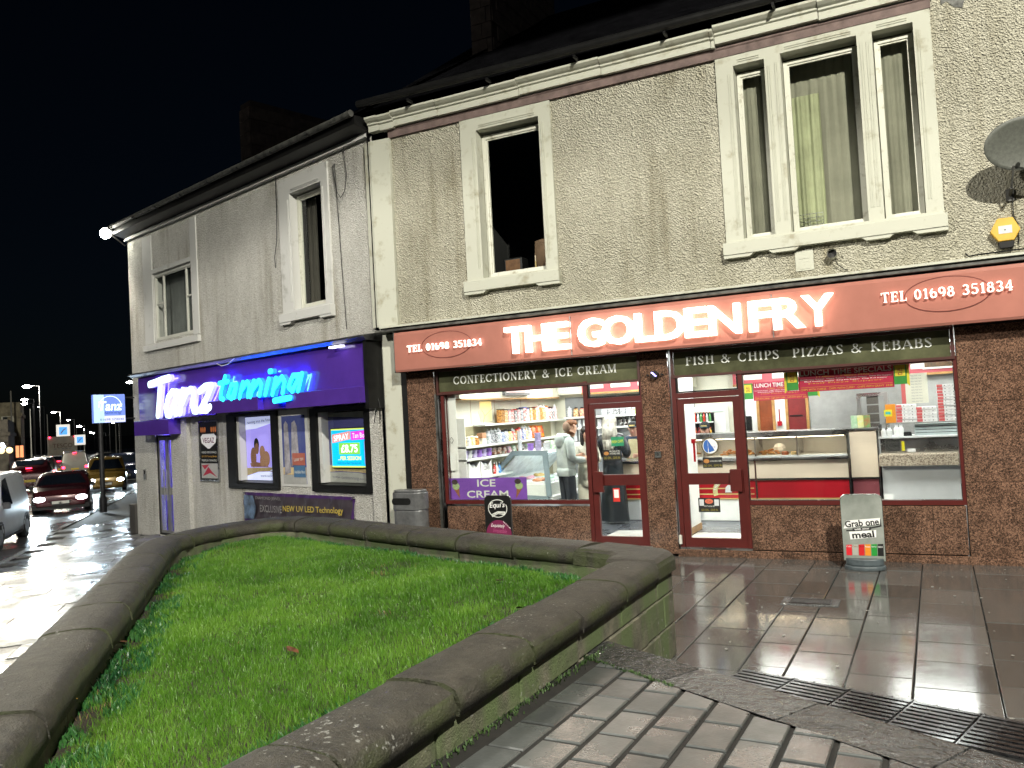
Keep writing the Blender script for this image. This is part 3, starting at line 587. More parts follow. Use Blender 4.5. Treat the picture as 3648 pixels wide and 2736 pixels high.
drape('curtain', -8.12, -6.34, 4.2, 5.66, .25, mat('dull_grey_blind', (.17, .18, .175), .9, .1, 2), T, .004); drape('curtain', -2.28, -1.98, 4.2, 6.2, .3, mat('dark_curtain', (.06, .055, .045), .9, .1, 2), T, .01)
# eaves, dark soffit, gutter
q = MB(); q.prism([(0, 6.70), (-.07, 6.70), (-.07, 6.745), (-.04, 6.745), (-.04, 6.79), (0, 6.79)], -9.52, .02, 'x'); q.build('string_course', M['trimT'], T)
q = MB(); q.prism([(0, 6.792), (-.05, 6.792), (-.30, 6.86), (-.30, 7.0), (0, 7.03)], -9.6, .05, 'x'); q.build('eaves_board', M['black'], T)
q = MB(); q.tube((-9.66, -.36, 7.02), (.05, -.36, 7.02), .055, n=12); q.build('gutter', M['lead'], T)
for x in np.arange(-9.4, 0, 1.18): MB().box(x - .015, x + .015, -.421, -.30, 6.96, 7.0).build('gutter_bracket', M['black'], T)
ro = MB()
for k in range(36):
    y0 = -.25 + k * .125; z0 = 7.05 + (y0 + .25) * .62
    ro.mesh([(-9.6, y0, z0 + .02), (.3, y0, z0 + .02), (.3, y0 + .14, z0 + .14 * .62 + .005), (-9.6, y0 + .14, z0 + .14 * .62 + .005), (-9.6, y0, z0), (.3, y0, z0)], [(0, 1, 2, 3), (4, 5, 1, 0)])
ro.face([(-9.6, -.2, 7.0), (-9.6, 4.3, 9.84), (-9.6, 9, 7.0)]); ro.face([(-9.6, 4.25, 9.84), (.3, 4.25, 9.84), (.3, 9, 7.0), (-9.6, 9, 7.0)]); ro.build('roof', M['slate'], T)
ch = MB().box(-8.20, -7.72, 2.42, 5.2, 8.3, 10.25).build('chimney', MATS['chimney_core'], T); ch['label'] = 'broad low stone chimney on the tanning shop roof'
zz = 8.5; k = 0
while zz < 10.1:
    MB().bbox(-8.215, -7.73, 2.385, 2.43, zz + .006, zz + .314, .006).build('stone_block', M['brick'], ch); yy = 2.43 + (.25 if k % 2 else 0)
    while yy < 5.0: MB().bbox(-7.74, -7.70, yy + .005, min(5.2, yy + .55) - .005, zz + .006, zz + .314, .006).build('stone_block', M['brick'], ch); yy += .55
    zz += .32; k += 1
# cables stapled to the wall
def cable(name, pts, r, parent, lab, m=None): 
    o = MB().path([Vector(p) for p in pts], r).build(name, m or M['black'], parent); return o
cable('cable', [(-2.74, -.05, 6.72), (-2.76, -.05, 6.0), (-2.80, -.05, 5.5), (-2.9, -.05, 5.2), (-2.88, -.05, 5.0)], .008, T, '')
cable('cable', [(-.60, -.06, 6.72), (-.55, -.06, 6.2), (-.62, -.06, 5.95), (-.74, -.06, 5.86), (-.86, -.06, 6.0), (-.95, -.05, 6.45), (-.92, -.02, 6.5)], .006, T, '')
cable('cable', [(-.93, -.02, 6.5), (-.90, -.02, 5.8), (-.86, -.02, 4.8), (-.80, -.02, 3.62)], .006, T, '')
# ground floor walls
WH = [(-8.40, -7.40, -.3, 2.36), (-4.93, -3.16, .87, 2.36), (-1.93, -.25, .86, 2.36)]
mb = MB(); wall(mb, -9.5, .02, -.55, 3.42, WH, 0, .2, 0, 0); mb.build('wall', [M['castT']], T)
MB().bbox(-7.39, -6.62, -.10, -.002, -.5, 2.36, .02).build('pier', M['castT'], T); MB().bbox(-.20, .02, -.09, -.002, -.5, 3.36, .02).build('pier', M['castT'], T)
# back wall of interior + purple lit lobby
lob = MB(); lob.box(-8.75, -7.0, 1.6, 1.65, -.4, 2.5); lob.box(-8.8, -8.75, .21, 1.6, -.4, 2.5).box(-7.0, -6.95, .21, 1.6, -.4, 2.5).box(-8.75, -7.0, .21, 1.6, 2.45, 2.5); lob.build('lobby_wall', mat('violet_lobby_wall', (.35, .25, .75), .6, .04, 2), T)
MB().box(-8.75, -7.0, .1, 1.6, -.42, -.33).build('lobby_floor', M['floor'], T)
lp = thing('ceiling_light', 'violet strip light in the lobby behind the tanning shop door', 'ceiling light', tz(-7.9, .8, 2.44), TA); MB().box(-.5, .5, -.06, .06, -.03, 0).build('tube', emit('violet_tube', (.36, .34, 1), 80), lp)
for sx in (-8.30, -7.98, -7.72):  # glowing strips added to stand in for reflections in the door glass
    lp = thing('reflection_strip', 'added glowing strip imitating a violet reflection in the tanning shop door, the %s of three' % {-8.30: 'left', -7.98: 'middle', -7.72: 'right'}[sx], 'reflection strip', tz(sx, .42, -.2), TA); MB().box(-.045, .045, -.02, .02, 0, 2.1).build('tube', emit('violet_reflection', (.30, .33, 1), 2.4), lp)
# door
d = MB(); ring(d, -8.39, -7.41, -.30, 1.98, .05, .03, .09); do = d.build('door_frame', M['black'], T)
alu = mat('aluminium_door', (.55, .54, .50), .3, .08, 5, metal=.8)
for a, b in ((-8.33, -7.91), (-7.89, -7.46)):
    d = MB(); ring(d, a, b, -.26, 1.93, .07, .04, .08); d.box(a + .07, b - .07, .045, .075, .62, .78); dl = d.build('door', alu, T); MB().box(a + .07, b - .07, .056, .062, -.19, 1.86).build('pane', M['glass'], dl)
    hx = b - .05 if a < -8 else a + .05; MB().tube((hx, -.02, .5), (hx, -.02, 1.2), .014).build('handle', alu, dl)
# shop windows: black deep frames with printed vinyls
def blackwin(x0, x1, z0, z1, gx0, gx1, gz0, gz1):
    f = MB(); f.box(x0, gx0 - .10, -.05, .0, z0, z1).box(gx1, x1, -.05, 0, z0, z1).box(gx0 - .10, gx1, -.05, 0, gz1 + .02, z1).box(gx0 - .10, gx1, -.05, 0, z0, gz0 - .03)
    f.prism([(-.05, gz0 - .03), (.14, gz0 - .005), (.14, gz0 - .03), (-.05, gz0 - .06)], gx0 - .10, gx1, 'x'); o = f.build('display_window', M['black'], T)
    MB().box(gx0 - .10, gx0 - .003, .0, .15, gz0, gz1 + .02).build('reveal', M['trimT'], T)
    MB().box(gx0, gx1, .128, .134, gz0, gz1).build('pane', M['glass'], o); return o
blackwin(-4.98, -3.11, .85, 2.33, -4.56, -3.31, 1.0, 2.25); blackwin(-2.0, -.21, .85, 2.32, -1.70, -.42, 1.0, 2.22)
violet = mat('backlit_violet_print', (.36, .30, .75), .6, .04, 2, em=(.34, .28, .9), es=.75); pale = mat('backlit_pale_print', (.7, .72, .85), .6, .03, 2, em=(.6, .65, 1), es=.75)
sandm = mat('sand_print', (.62, .48, .25), .7, .15, 8); skin_p = mat('printed_skin', (.50, .27, .17), .7, .1, 6); skin_d = mat('printed_tan_skin', (.33, .16, .10), .7, .1, 6); navy = mat('printed_navy', (.05, .06, .20), .6, .15, 1.5, col2=(.10, .09, .30)); hair_p = mat('printed_dark_hair', (.015, .012, .012), .7, .1, 5); treem = mat('white_tinsel', (.6, .65, .75), .6, .2, 30, em=(.5, .6, .9), es=.25)
V1 = thing('window_vinyl', 'lilac window poster of a smiling couple reading tanning into the future', 'poster', tz(-3.935, .14, 1.0), TA)
MB().box(-.62, .62, 0, .004, 0, 1.25).build('sheet', violet, V1)
q = MB(); q.face([(-.62, -.002, 1.0), (-.2, -.002, 1.02), (.3, -.002, 1.10), (.62, -.002, 1.12), (.62, -.002, 1.25), (-.62, -.002, 1.25)]); q.face([(-.62, -.002, 0), (.62, -.002, 0), (.62, -.002, .13), (.2, -.002, .17), (-.2, -.002, .16), (-.62, -.002, .08)]); q.build('banner_band', pale, V1)
q = MB(); q.face([(-.62, -.002, .085), (-.2, -.002, .165), (.2, -.002, .175), (.62, -.002, .135), (.62, -.002, .26), (-.62, -.002, .24)]); q.build('sand_print', sandm, V1)
q = MB(); q.face([(-.46, -.003, .26), (.2, -.003, .26), (.1, -.003, .32), (-.3, -.003, .36), (-.5, -.003, .33)]); q.disc((-.36, -.0031, .45), .11, .20).disc((-.22, -.0033, .62), .075, .11); q.build('print_of_woman', skin_d, V1)
q = MB(); q.disc((-.23, -.0028, .70), .095, .13); q.build('print_of_hair', hair_p, V1)
q = MB(); q.disc((-.02, -.0035, .55), .10, .13).disc((.12, -.0036, .42), .13, .15).disc((-.02, -.0037, .38), .10, .12); q.build('print_of_man', skin_p, V1)
text('lettering', 'tanning into the future . . .', -.55, .55, 1.12, 1.20, -.004, M['ink'], V1, rot=2.5); text('lettering', 'www.tanztanning', -.12, .6, .05, .11, -.004, mat('grey_print', (.2, .2, .25), .7, 0), V1)
tr = thing('christmas_tree', 'white tinsel tree standing inside the left tanning shop window', 'tree', tz(-3.48, .10, 1.12), TA)
q = MB()
for k in range(9):
    for j in range(9): a = j * .7 + k; q.tube((0, .0, .05 + k * .065), (.17 * (1 - k / 10) * math.cos(a), .012 * math.sin(a), k * .065 + .0), .014, .004, 4)
q.build('crown', treem, tr)
tw = mat('tarnished_white_panel', (.42, .42, .40), .4, .1, 4)
V2 = thing('wall_poster', 'narrow blue poster of a sunbed fixed between the two tanning shop windows', 'poster', tz(-2.585, -.012, .97), TA)
MB().box(-.47, .47, -.002, .010, -.05, 1.36).build('surround', M['trimT'], V2); MB().box(-.38, .38, -.010, -.003, 0, 1.25).build('sheet', mat('printed_blue', (.06, .07, .28), .25, .3, 2, col2=(.12, .15, .3)), V2)
q = MB(); q.prism([(-.33, .16), (-.30, 1.10), (-.24, 1.16), (-.17, 1.10), (-.12, .2)], -.013, -.0105); q.prism([(-.10, .3), (-.04, 1.12), (.06, 1.16), (.13, 1.05), (.16, .45)], -.013, -.0105); q.build('print_of_sunbed', mat('printed_silver', (.42, .40, .44), .25, .3, 4), V2)
MB().box(-.38, .38, -.012, -.0103, 0, .16).build('lower_band', tw, V2); MB().box(-.38, .38, -.0115, -.0103, .165, .30).build('sand_print', sandm, V2)
q = MB(); q.box(-.05, .36, -.0165, -.0135, .34, .56); q.build('orange_label', mat('printed_terracotta', (.45, .14, .10), .4, .1, 4), V2); MB().box(-.02, .36, -.0165, -.0135, .12, .335).build('blue_label', mat('printed_steel_blue', (.07, .17, .32), .4, .1, 4), V2)
text('lettering', 'Available Here', 0, .34, .19, .25, -.017, M['letter_white'], V2); text('lettering', 'Laser tan', 0, .3, .42, .49, -.017, M['letter_white'], V2, rot=4)
V3 = thing('window_vinyl', 'navy beach window poster with web address in the right tanning shop window', 'poster', tz(-1.06, .14, 1.0), TA)
MB().box(-.64, .64, 0, .004, 0, 1.22).build('sheet', navy, V3)
q = MB(); q.face([(-.64, -.002, 0), (.64, -.002, 0), (.64, -.002, .11), (.2, -.002, .17), (-.3, -.002, .18), (-.64, -.002, .17)]); q.face([(-.64, -.002, 1.22), (-.64, -.002, 1.16), (0, -.002, 1.13), (.64, -.002, 1.09), (.64, -.002, 1.22)]); q.build('pale_band', tw, V3)
q = MB(); q.face([(-.64, -.002, .185), (-.3, -.002, .195), (.2, -.002, .18), (.64, -.002, .13), (.64, -.002, .25), (-.64, -.002, .30)]); q.build('sand_print', sandm, V3)
text('lettering', 'www.tanztanning.co.uk', -.58, .46, .04, .11, -.004, mat('grey_print', (.2, .2, .25), .7, 0), V3, rot=-2)
SP = thing('price_screen', 'bright blue lit screen reading SPRAY £8.75 PER SESSION in the tanning shop window', 'sign', tz(-.98, .128, 1.27), TA)
MB().box(-.60, .58, -.03, .0, -.02, .68).build('casing', M['black'], SP)
def scr(n, c, s=.95): return mat(n, tuple(x * .6 for x in c), .4, .0, em=c, es=s)
MB().box(-.585, .575, -.034, -.031, -.005, .665).build('border', scr('screen_lime', (.65, .8, .15)), SP); MB().box(-.575, .565, -.036, -.0345, .02, .64).build('display', scr('screen_cyan', (.0, .52, .95)), SP)
q = MB(); q.prism([(-.55, .42), (-.02, .48), (-.02, .62), (-.55, .57)], -.039, -.0365); q.build('coral_panel', scr('screen_coral', (.75, .30, .28)), SP)
q = MB(); q.prism([(0, .46), (.56, .48), (.56, .63), (0, .61)], -.039, -.0365); q.build('magenta_panel', scr('screen_magenta', (.72, .05, .65)), SP)
MB().box(-.36, .24, -.039, -.0365, .22, .42).build('green_panel', scr('screen_green', (.2, .6, .08)), SP)
wl = scr('screen_white', (.95, .95, 1), 1.1); yl = scr('screen_yellow', (.95, .85, .1), 1)
text('lettering', 'SPRAY', -.50, -.06, .465, .57, -.040, wl, SP, off=.02, rot=5); text('lettering', 'Tan Booth', .04, .54, .50, .585, -.040, wl, SP, rot=1); text('lettering', '£8.75', -.30, .18, .25, .39, -.040, wl, SP, off=.03)
text('lettering', '...PER SESSION', -.40, .26, .12, .19, -.037, yl, SP, off=.02); text('lettering', 'BASED ON A SPRAY TAN PACKAGE', -.42, .26, .05, .085, -.037, M['ink'], SP)
q = MB(); q.box(.36, .55, -.038, -.0365, .05, .44); q.build('photo_strip', scr('screen_lilac', (.42, .38, .75), .7), SP)
VG = thing('wall_poster', 'tall black framed VEGAZ poster fixed on the roughcast pier', 'poster', tz(-5.80, -.015, .97), TA)
fr = MB(); ring(fr, -.41, .41, 0, 1.27, .03, -.02, .012); fr.build('frame', M['steel'], VG); MB().box(-.38, .38, -.008, .01, .03, 1.24).build('sheet', M['black'], VG)
q = MB(); q.prism([(-.34, .93), (-.24, .99), (.24, .99), (.34, .93), (.30, .80), (.04, .68), (-.04, .68), (-.30, .80)], -.011, -.0085); q.build('badge', M['paper'], VG)
text('lettering', 'VEGAZ', -.25, .25, .80, .91, -.012, mat('plum_print', (.14, .02, .06), .6, 0), VG, off=.01); q = MB()
for k in range(3):
    for s_ in (-1, 1): q.disc((s_ * (.14 + k * .085), -.009, 1.08), .036, .062)
q.build('bulbs_print', mat('orange_print', (.65, .2, .05), .6, .1), VG); text('lettering', 'HYBRID PERFORMANCE', -.32, .32, .58, .625, -.009, M['letter_white'], VG)
text('lettering', 'UV LED Tanning Booth', -.32, .32, .49, .535, -.009, mat('amber_print', (.6, .33, .05), .6, 0), VG); text('lettering', 'PREMIUM TANNING', -.32, .32, .41, .455, -.009, M['letter_white'], VG)
MB().box(-.35, .35, -.0105, -.0085, .06, .37).build('picture', tw, VG); q = MB(); q.prism([(-.3, .1), (-.05, .3), (.1, .2), (.32, .08), (.02, .17)], -.0125, -.0108); q.prism([(-.33, .33), (.0, .35), (-.2, .24)], -.0125, -.0108); q.build('ribbon_print', mat('crimson_print', (.4, .02, .05), .5, .05), VG)
# vinyl banner sagging on the wall
BN = thing('banner', 'creased black banner reading EXCLUSIVE NEW UV LED Technology below the tanning windows', 'banner', tz(-2.62, -.03, .22), TA)
mb = MB(); n, m_ = 60, 10; vs = []
for i in range(n + 1):
    for j in range(m_ + 1):
        x = -1.81 + 3.62 * i / n; z = .56 * j / m_ - .015 * math.sin(3 * x) * (1 - j / m_); y = -.012 * math.sin(7 * x + 9 * z) - .012 * math.sin(17 * x - 14 * z) - .008 * math.sin(31 * x + 20 * z); vs.append((x, y, z))
fs, mi = [], []
for i in range(n):
    for j in range(m_):
        a = i * (m_ + 1) + j; fs.append((a, a + m_ + 1, a + m_ + 2, a + 1)); mi.append(1 if (j == m_ - 1 or j == 0 or i in (0, n - 1)) else 0)
mb.mesh(vs, fs); mb.m = mi; mb.build('sheet', [mat('black_vinyl', (.02, .018, .02), .42, .5, 3, col2=(.05, .04, .05), vth=(.62, .75)), mat('purple_hem', (.06, .02, .12), .4, .1)], BN, smooth=True)
text('lettering', 'EXCLUSIVE', -1.15, -.38, .20, .33, -.045, mat('dull_silver_print', (.28, .27, .27), .5, .1), BN); text('lettering', 'NEW UV LED Technology', -.34, 1.55, .22, .36, -.045, mat('gold_print', (.55, .42, .08), .5, .1), BN, off=.012, rot=1)
text('lettering', 'DIAMOND JEWEL', -1.3, -.4, .42, .49, -.045, mat('dull_silver_print', (.28, .27, .27), .5, .1), BN); text('lettering', '1st to Market in Europe', -.8, 1.1, .06, .14, -.045, mat('dull_silver_print', (.28, .27, .27), .5, .1), BN)
q = MB(); q.face([(-1.75, -.04, .05), (-1.4, -.04, .05), (-1.3, -.04, .25), (-1.4, -.04, .50), (-1.75, -.04, .50)]); q.build('sunbed_print', mat('dusky_blue_print', (.10, .16, .26), .35, .4, 5), BN)
for x in (-1.8, 1.8): MB().tube((x, .02, .54), (x, -.03, .54), .015).build('eyelet', M['steel'], BN)
# fascia
TS = thing('fascia_sign', 'deep purple fascia sign reading Tanz tanning in glowing white and cyan script', 'sign', tz(-8.6, -.25, 2.34), TA)
purp = mat('purple_sign_face', (.085, .035, .30), .18, .08, 2, coat=.4)
q = MB(); q.prism([(0, .0), (3.60, .0), (3.60, .27), (8.60, .27), (8.60, .985), (0, .985)], 0, .03); q.build('sign_face', purp, TS); MB().box(.0, 8.6, .032, .24, .30, .985).build('sign_box', M['black'], TS)
MB().bbox(3.60, 5.49, -.16, .12, .02, .27, .008).build('awning_box', purp, TS); MB().bbox(6.43, 8.60, -.16, .12, .005, .268, .008).build('awning_box', purp, TS); MB().box(5.49, 6.43, -.04, .12, .02, .268).build('awning_back', purp, TS)
MB().bbox(-.02, 1.72, -.12, .24, -.345, -.012, .008).build('door_hood', purp, TS)
MB().box(8.60, 8.69, -.06, .25, -.1, 1.0).build('end_post', M['black'], TS)
le = MB(); le.prism([(.25, .99), (-.10, 1.0), (-.16, 1.05), (-.14, 1.085), (.25, 1.13)], -.16, 8.75, 'x'); le.build('lead_canopy', mat('dark_weathered_lead', (.05, .05, .05), .35, .5, 6, .5, 20, col2=(.008, .008, .008), vth=(.4, .6)), TS)
wf = emit('white_neon_face', (.70, .90, 1), 1.7); ws_ = emit('violet_neon_side', (.52, .5, 1), 1.0); cf = emit('cyan_neon_face', (.0, .85, 1), 1.6, (.1, .5, .8)); cs_ = emit('blue_neon_side', (.0, .25, 1), 1.2, (.05, .2, .8))
hm_b = emit('blue_halo_tube', (.02, .10, 1), 170, (.05, .1, .5)); hm_w = emit('violet_halo_tube', (.34, .28, 1), 24, (.3, .3, .6))
def neon(name, strokes, wd, fm, sm, dx=8.6, e=.15):
    L_ = MB(); k = 0
    for st in strokes: k = stroke(L_, [(x + dx, z - 2.34) for x, z in st], wd, -e, .012, k)
    o = L_.build(name, fm, TS); S_ = MB(); k = 0
    for st in strokes: k = stroke(S_, [(x + dx, z - 2.34) for x, z in st], wd * .98, -.07, e - .073, k)
    S_.build('return', sm, o); H_ = MB(); k = 0
    for st in strokes:
        for a, b in zip(st, st[1:]): H_.prism([(a[0] + dx - .02, a[1] - 2.34 - .012), (b[0] + dx - .02, b[1] - 2.34 - .012), (b[0] + dx - .02, b[1] - 2.34 + .012), (a[0] + dx - .02, a[1] - 2.34 + .012)], -.052, -.040 + k * .0003, 'y'); k += 1
    H_.build('halo_tube', hm_b if fm is cf else hm_w, o); return o

W = .155
neon('letter', [[(-7.66, 3.12), (-7.3, 3.15), (-7.0, 3.185), (-6.68, 3.20)], [(-7.12, 3.13), (-7.2, 2.8), (-7.30, 2.42)]], W, wf, ws_)
neon('letter', [[(-6.38, 2.86), (-6.56, 2.90), (-6.78, 2.78), (-6.90, 2.56), (-6.86, 2.42), (-6.72, 2.40), (-6.52, 2.58), (-6.36, 2.86)], [(-6.34, 2.88), (-6.48, 2.56), (-6.44, 2.42)]], W * .93, wf, ws_)
neon('letter', [[(-6.08, 2.90), (-6.18, 2.62), (-6.24, 2.43)], [(-6.14, 2.62), (-5.92, 2.84), (-5.72, 2.90), (-5.60, 2.80), (-5.68, 2.56), (-5.62, 2.45), (-5.5, 2.44)]], W * .93, wf, ws_)
neon('letter', [[(-5.34, 2.84), (-5.1, 2.92), (-4.84, 2.92), (-5.02, 2.72), (-5.34, 2.46), (-5.1, 2.44), (-4.92, 2.50)]], W * .93, wf, ws_)
c_ = .098
for st in ([[(-4.28, 3.06), (-4.44, 2.82), (-4.50, 2.66), (-4.38, 2.62)], [(-4.52, 2.94), (-4.18, 2.96)]], [[(-3.86, 2.88), (-4.05, 2.88), (-4.20, 2.68), (-4.06, 2.62), (-3.86, 2.88), (-3.96, 2.64)]], [[(-3.62, 2.90), (-3.76, 2.62)], [(-3.70, 2.74), (-3.46, 2.90), (-3.38, 2.82), (-3.46, 2.63)]], [[(-3.22, 2.90), (-3.36, 2.62)], [(-3.28, 2.74), (-3.04, 2.90), (-2.96, 2.82), (-3.04, 2.63)]], [[(-2.70, 2.90), (-2.84, 2.63)], [(-2.66, 3.04), (-2.60, 3.04)]], [[(-2.46, 2.90), (-2.60, 2.62)], [(-2.52, 2.74), (-2.26, 2.91), (-2.18, 2.82), (-2.26, 2.63)]], [[(-1.66, 2.90), (-1.9, 2.91), (-2.06, 2.72), (-1.94, 2.64), (-1.70, 2.88)], [(-1.62, 2.92), (-1.76, 2.64)]]):
    neon('letter', st, c_, cf, cs_, e=.15)
neon('descender_bar', [[(-2.48, 2.50), (-2.2, 2.515), (-1.96, 2.525)]], .105, cf, cs_, e=.19)
# mirror-lit halo lamps are real: small wash lights in the canopy
for sx in (7.95,): MB().box(sx - .17, sx + .17, -.14, -.06, .945, .975).build('downlight', emit('cool_downlight', (.8, .8, 1), 4), TS)
MB().path([Vector((4.0, -.15, 1.0)), Vector((4.25, -.18, .93)), Vector((4.5, -.18, .95)), Vector((4.7, -.15, 1.05))], .008).build('cable', M['letter_white'], TS)
# projecting sign
pc = at_dist(428, 1452, 21.3); pq = tz(-9.45, -.60); PS = thing('projecting_sign', 'glowing pale blue square box sign reading Tanz on the building corner', 'sign', (pq.x, pq.y, pc.z - .33), R(90) + TA)
MB().bbox(-.36, .36, -.05, .05, 0, .66, .01).build('light_box', mat('lit_sign_box', (.2, .25, .5), .4, .1, 2, em=(.12, .25, .85), es=.75), PS)
text('lettering', 'Tanz', -.24, .30, .28, .50, -.056, emit('white_neon_face', (.70, .90, 1), 1.7), PS, off=.02, shear=.2); text('lettering', 'tanning', -.12, .28, .18, .27, -.056, mat('blue_print', (.05, .12, .5), .5, 0), PS, shear=.3); text('lettering', '01698 374040', -.22, .32, .05, .10, -.056, mat('blue_print', (.05, .12, .5), .5, 0), PS)
MB().box(-.355, -.12, -.0535, -.0505, .005, .655).build('pale_panel', mat('lit_pale_panel', (.4, .5, .5), .4, 0, em=(.55, .85, .9), es=.7), PS); MB().box(-.119, .355, -.0535, -.0505, .005, .16).build('white_strip', mat('lit_white_strip', (.5, .5, .6), .4, 0, em=(.7, .75, 1), es=.8), PS)
q = MB(); stroke(q, [(.02 + .26 * math.cos(R(a)), .36 + .26 * math.sin(R(a))) for a in range(0, 181, 15)], .012, -.054, .003, 0, False); q.build('arc_print', emit('white_neon_face', (.70, .90, 1), 1.7), PS)
for z in (.08, .58): MB().tube((.36, 0, z), (.60, .0, z), .018).build('bracket', M['black'], PS)
# small fittings
e = thing('entry_phone', 'small steel entry panel on the pillar left of the tanning shop door', 'intercom', tz(-8.97, -.012, .95), TA); MB().bbox(-.06, .06, -.015, .01, 0, .25, .004).build('plate', M['steel'], e); MB().box(-.03, .03, -.019, -.0155, .14, .22).build('grille', M['black'], e)
e = thing('utility_cabinet', 'narrow grey utility cabinet standing against the corner of the tanning shop', 'cabinet', tz(-9.68, .05, -.34), TA); MB().bbox(-.16, .16, -.1, .22, 0, .70, .01).build('body', mat('grey_cabinet_paint', (.07, .065, .06), .5, .15, 4), e); MB().box(-.14, .14, -.106, -.101, .05, .64).build('door_panel', MATS['grey_cabinet_paint'], e)
# ================================================================== GROUND
def gz(x, y):
    z = -.035 * max(0, min(10.0, -x - 7.8)); d = math.hypot(x, y + 11.1)
    return z - .015 * max(0, d - 48) + (.0045 * max(0, d - 150))
OUT = [(-2.0, -12.4), (-2.0, -4.32), (-2.43, -4.10), (-3.53, -3.74), (-4.28, -3.50), (-5.08, -3.23), (-5.75, -3.0), (-6.43, -2.75), (-7.14, -2.55), (-7.62, -2.52), (-8.0, -2.70), (-8.22, -3.10), (-8.30, -3.6), (-8.24, -4.12), (-8.05, -4.62), (-7.6, -5.18), (-6.9, -5.90), (-6.1, -6.72), (-5.6, -7.24), (-4.95, -7.92), (-4.5, -8.40), (-3.9, -9.02), (-3.1, -9.85), (-2.6, -10.6)]
def inpoly(x, y, P):
    r = False; j = len(P) - 1
    for i in range(len(P)):
        if (P[i][1] > y) != (P[j][1] > y) and x < (P[j][0] - P[i][0]) * (y - P[i][1]) / (P[j][1] - P[i][1]) + P[i][0]: r = not r
        j = i
    return r
KP = [(9.75, -26.9), (-6, -11.5), (-10.2, -7.35), (-14, -3.6), (-16.8, -.8), (-20.7, 2.8), (-24.2, 6.4), (-29.3, 11.6), (-36, 18.2), (-52, 30.0), (-100, 58.5), (-220, 133), (-500, 300)]
def offs(P, d):   # offset a polyline to the left of travel by d
    out = []
    for i, p in enumerate(P):
        a = Vector(P[max(0, i - 1)]); b = Vector(P[min(len(P) - 1, i + 1)]); t = (b - a).normalized(); out.append((p[0] - t.y * d, p[1] + t.x * d))
    return out
def dense(P, step=1.5):
    o = []
    for a, b in zip(P, P[1:]):
        L = math.hypot(b[0] - a[0], b[1] - a[1]); n = max(1, int(L / max(step, L / 12)))
        for k in range(n): o.append((a[0] + (b[0] - a[0]) * k / n, a[1] + (b[1] - a[1]) * k / n))
    return o + [P[-1]]
def sheet(name, x0, x1, y0, y1, nx, ny, dz, m, hole=None):
    xs = [x0 + (x1 - x0) * i / nx for i in range(nx + 1)]; ys = [y0 + (y1 - y0) * j / ny for j in range(ny + 1)]
    mb = MB(); mb.mesh([(x, y, gz(x, y) + dz) for x in xs for y in ys], [(i * (ny + 1) + j, (i + 1) * (ny + 1) + j, (i + 1) * (ny + 1) + j + 1, i * (ny + 1) + j + 1) for i in range(nx) for j in range(ny)])
    return tag(mb.build(name, m), kind='structure')
sheet('ground', -900, 300, -300, 900, 120, 120, -.55, M['asphalt'])
# road strip with kerb
KD = dense(KP); OL = offs(KD, -.0); road_w = 11.0
def side(P, d): return offs(P, d)
# travel direction is away from the camera (bearing ~136 deg); the road lies on its left
rl = side(KD, road_w); mb = MB(); vs = []
for (a, b) in zip(KD, rl):
    for k in range(7):
        t = k / 6; x = a[0] + (b[0] - a[0]) * t; y = a[1] + (b[1] - a[1]) * t; vs.append((x, y, gz(x, y) - .125 + .05 * math.sin(math.pi * t)))
n = len(KD); mb.mesh(vs, [(i * 7 + k, i * 7 + k + 1, i * 7 + 8 + k, i * 7 + 7 + k) for i in range(n - 1) for k in range(6)]); RO_ = tag(mb.build('road', M['asphalt']), kind='structure')
def strip(P, d0, d1, dz, name, m, parent=None, h=None):
    a = side(P, d0); b = side(P, d1); mb = MB()
    for i in range(len(P) - 1):
        q = [a[i], b[i], b[i + 1], a[i + 1]]; mb.face([(x, y, gz(x, y) + dz) for x, y in q])
        if h: mb.face([(q[1][0], q[1][1], gz(*q[1]) + dz), (q[1][0], q[1][1], gz(*q[1]) + dz - h), (q[2][0], q[2][1], gz(*q[2]) + dz - h), (q[2][0], q[2][1], gz(*q[2]) + dz)])
    return mb.build(name, m, parent)
tag(strip(KD, -.16, .0, .0, 'kerb', M['kerb'], None, .14), kind='structure')
tag(strip(KD, road_w, road_w + 7, -.0, 'far_pavement', M['wetslabL'], None), kind='structure')
tag(strip([p for p in KD if math.hypot(p[0], p[1]) > 30], -12, -.18, -.02, 'roadside_verge', M['asphalt'], None), kind='structure')
mb = MB(); KN = [p for p in KD if math.hypot(p[0], p[1]) < 45]; NS = 44; cols = [side(KN, -.16 - 34 * (k / NS)) for k in range(NS + 1)]; n = len(KN)
mb.mesh([(x, y, gz(x, y) - .028) for c_ in cols for x, y in c_], [(k * n + i, (k + 1) * n + i, (k + 1) * n + i + 1, k * n + i + 1) for k in range(NS) for i in range(n - 1)]); PV = tag(mb.build('pavement', M['grout']), kind='structure')
wl = mat('worn_white_line', (.45, .45, .43), .5, .3, 6)
far = [p for p in KD]
for d0 in (5.45,):
    P = side(KD, d0 - .06); Q = side(KD, d0 + .06); mb = MB()
    for i in range(0, len(P) - 1, 2): mb.face([(x, y, gz(x, y) - .065) for x, y in (P[i], Q[i], Q[i + 1], P[i + 1])])
    mb.build('centre_line', wl, RO_)
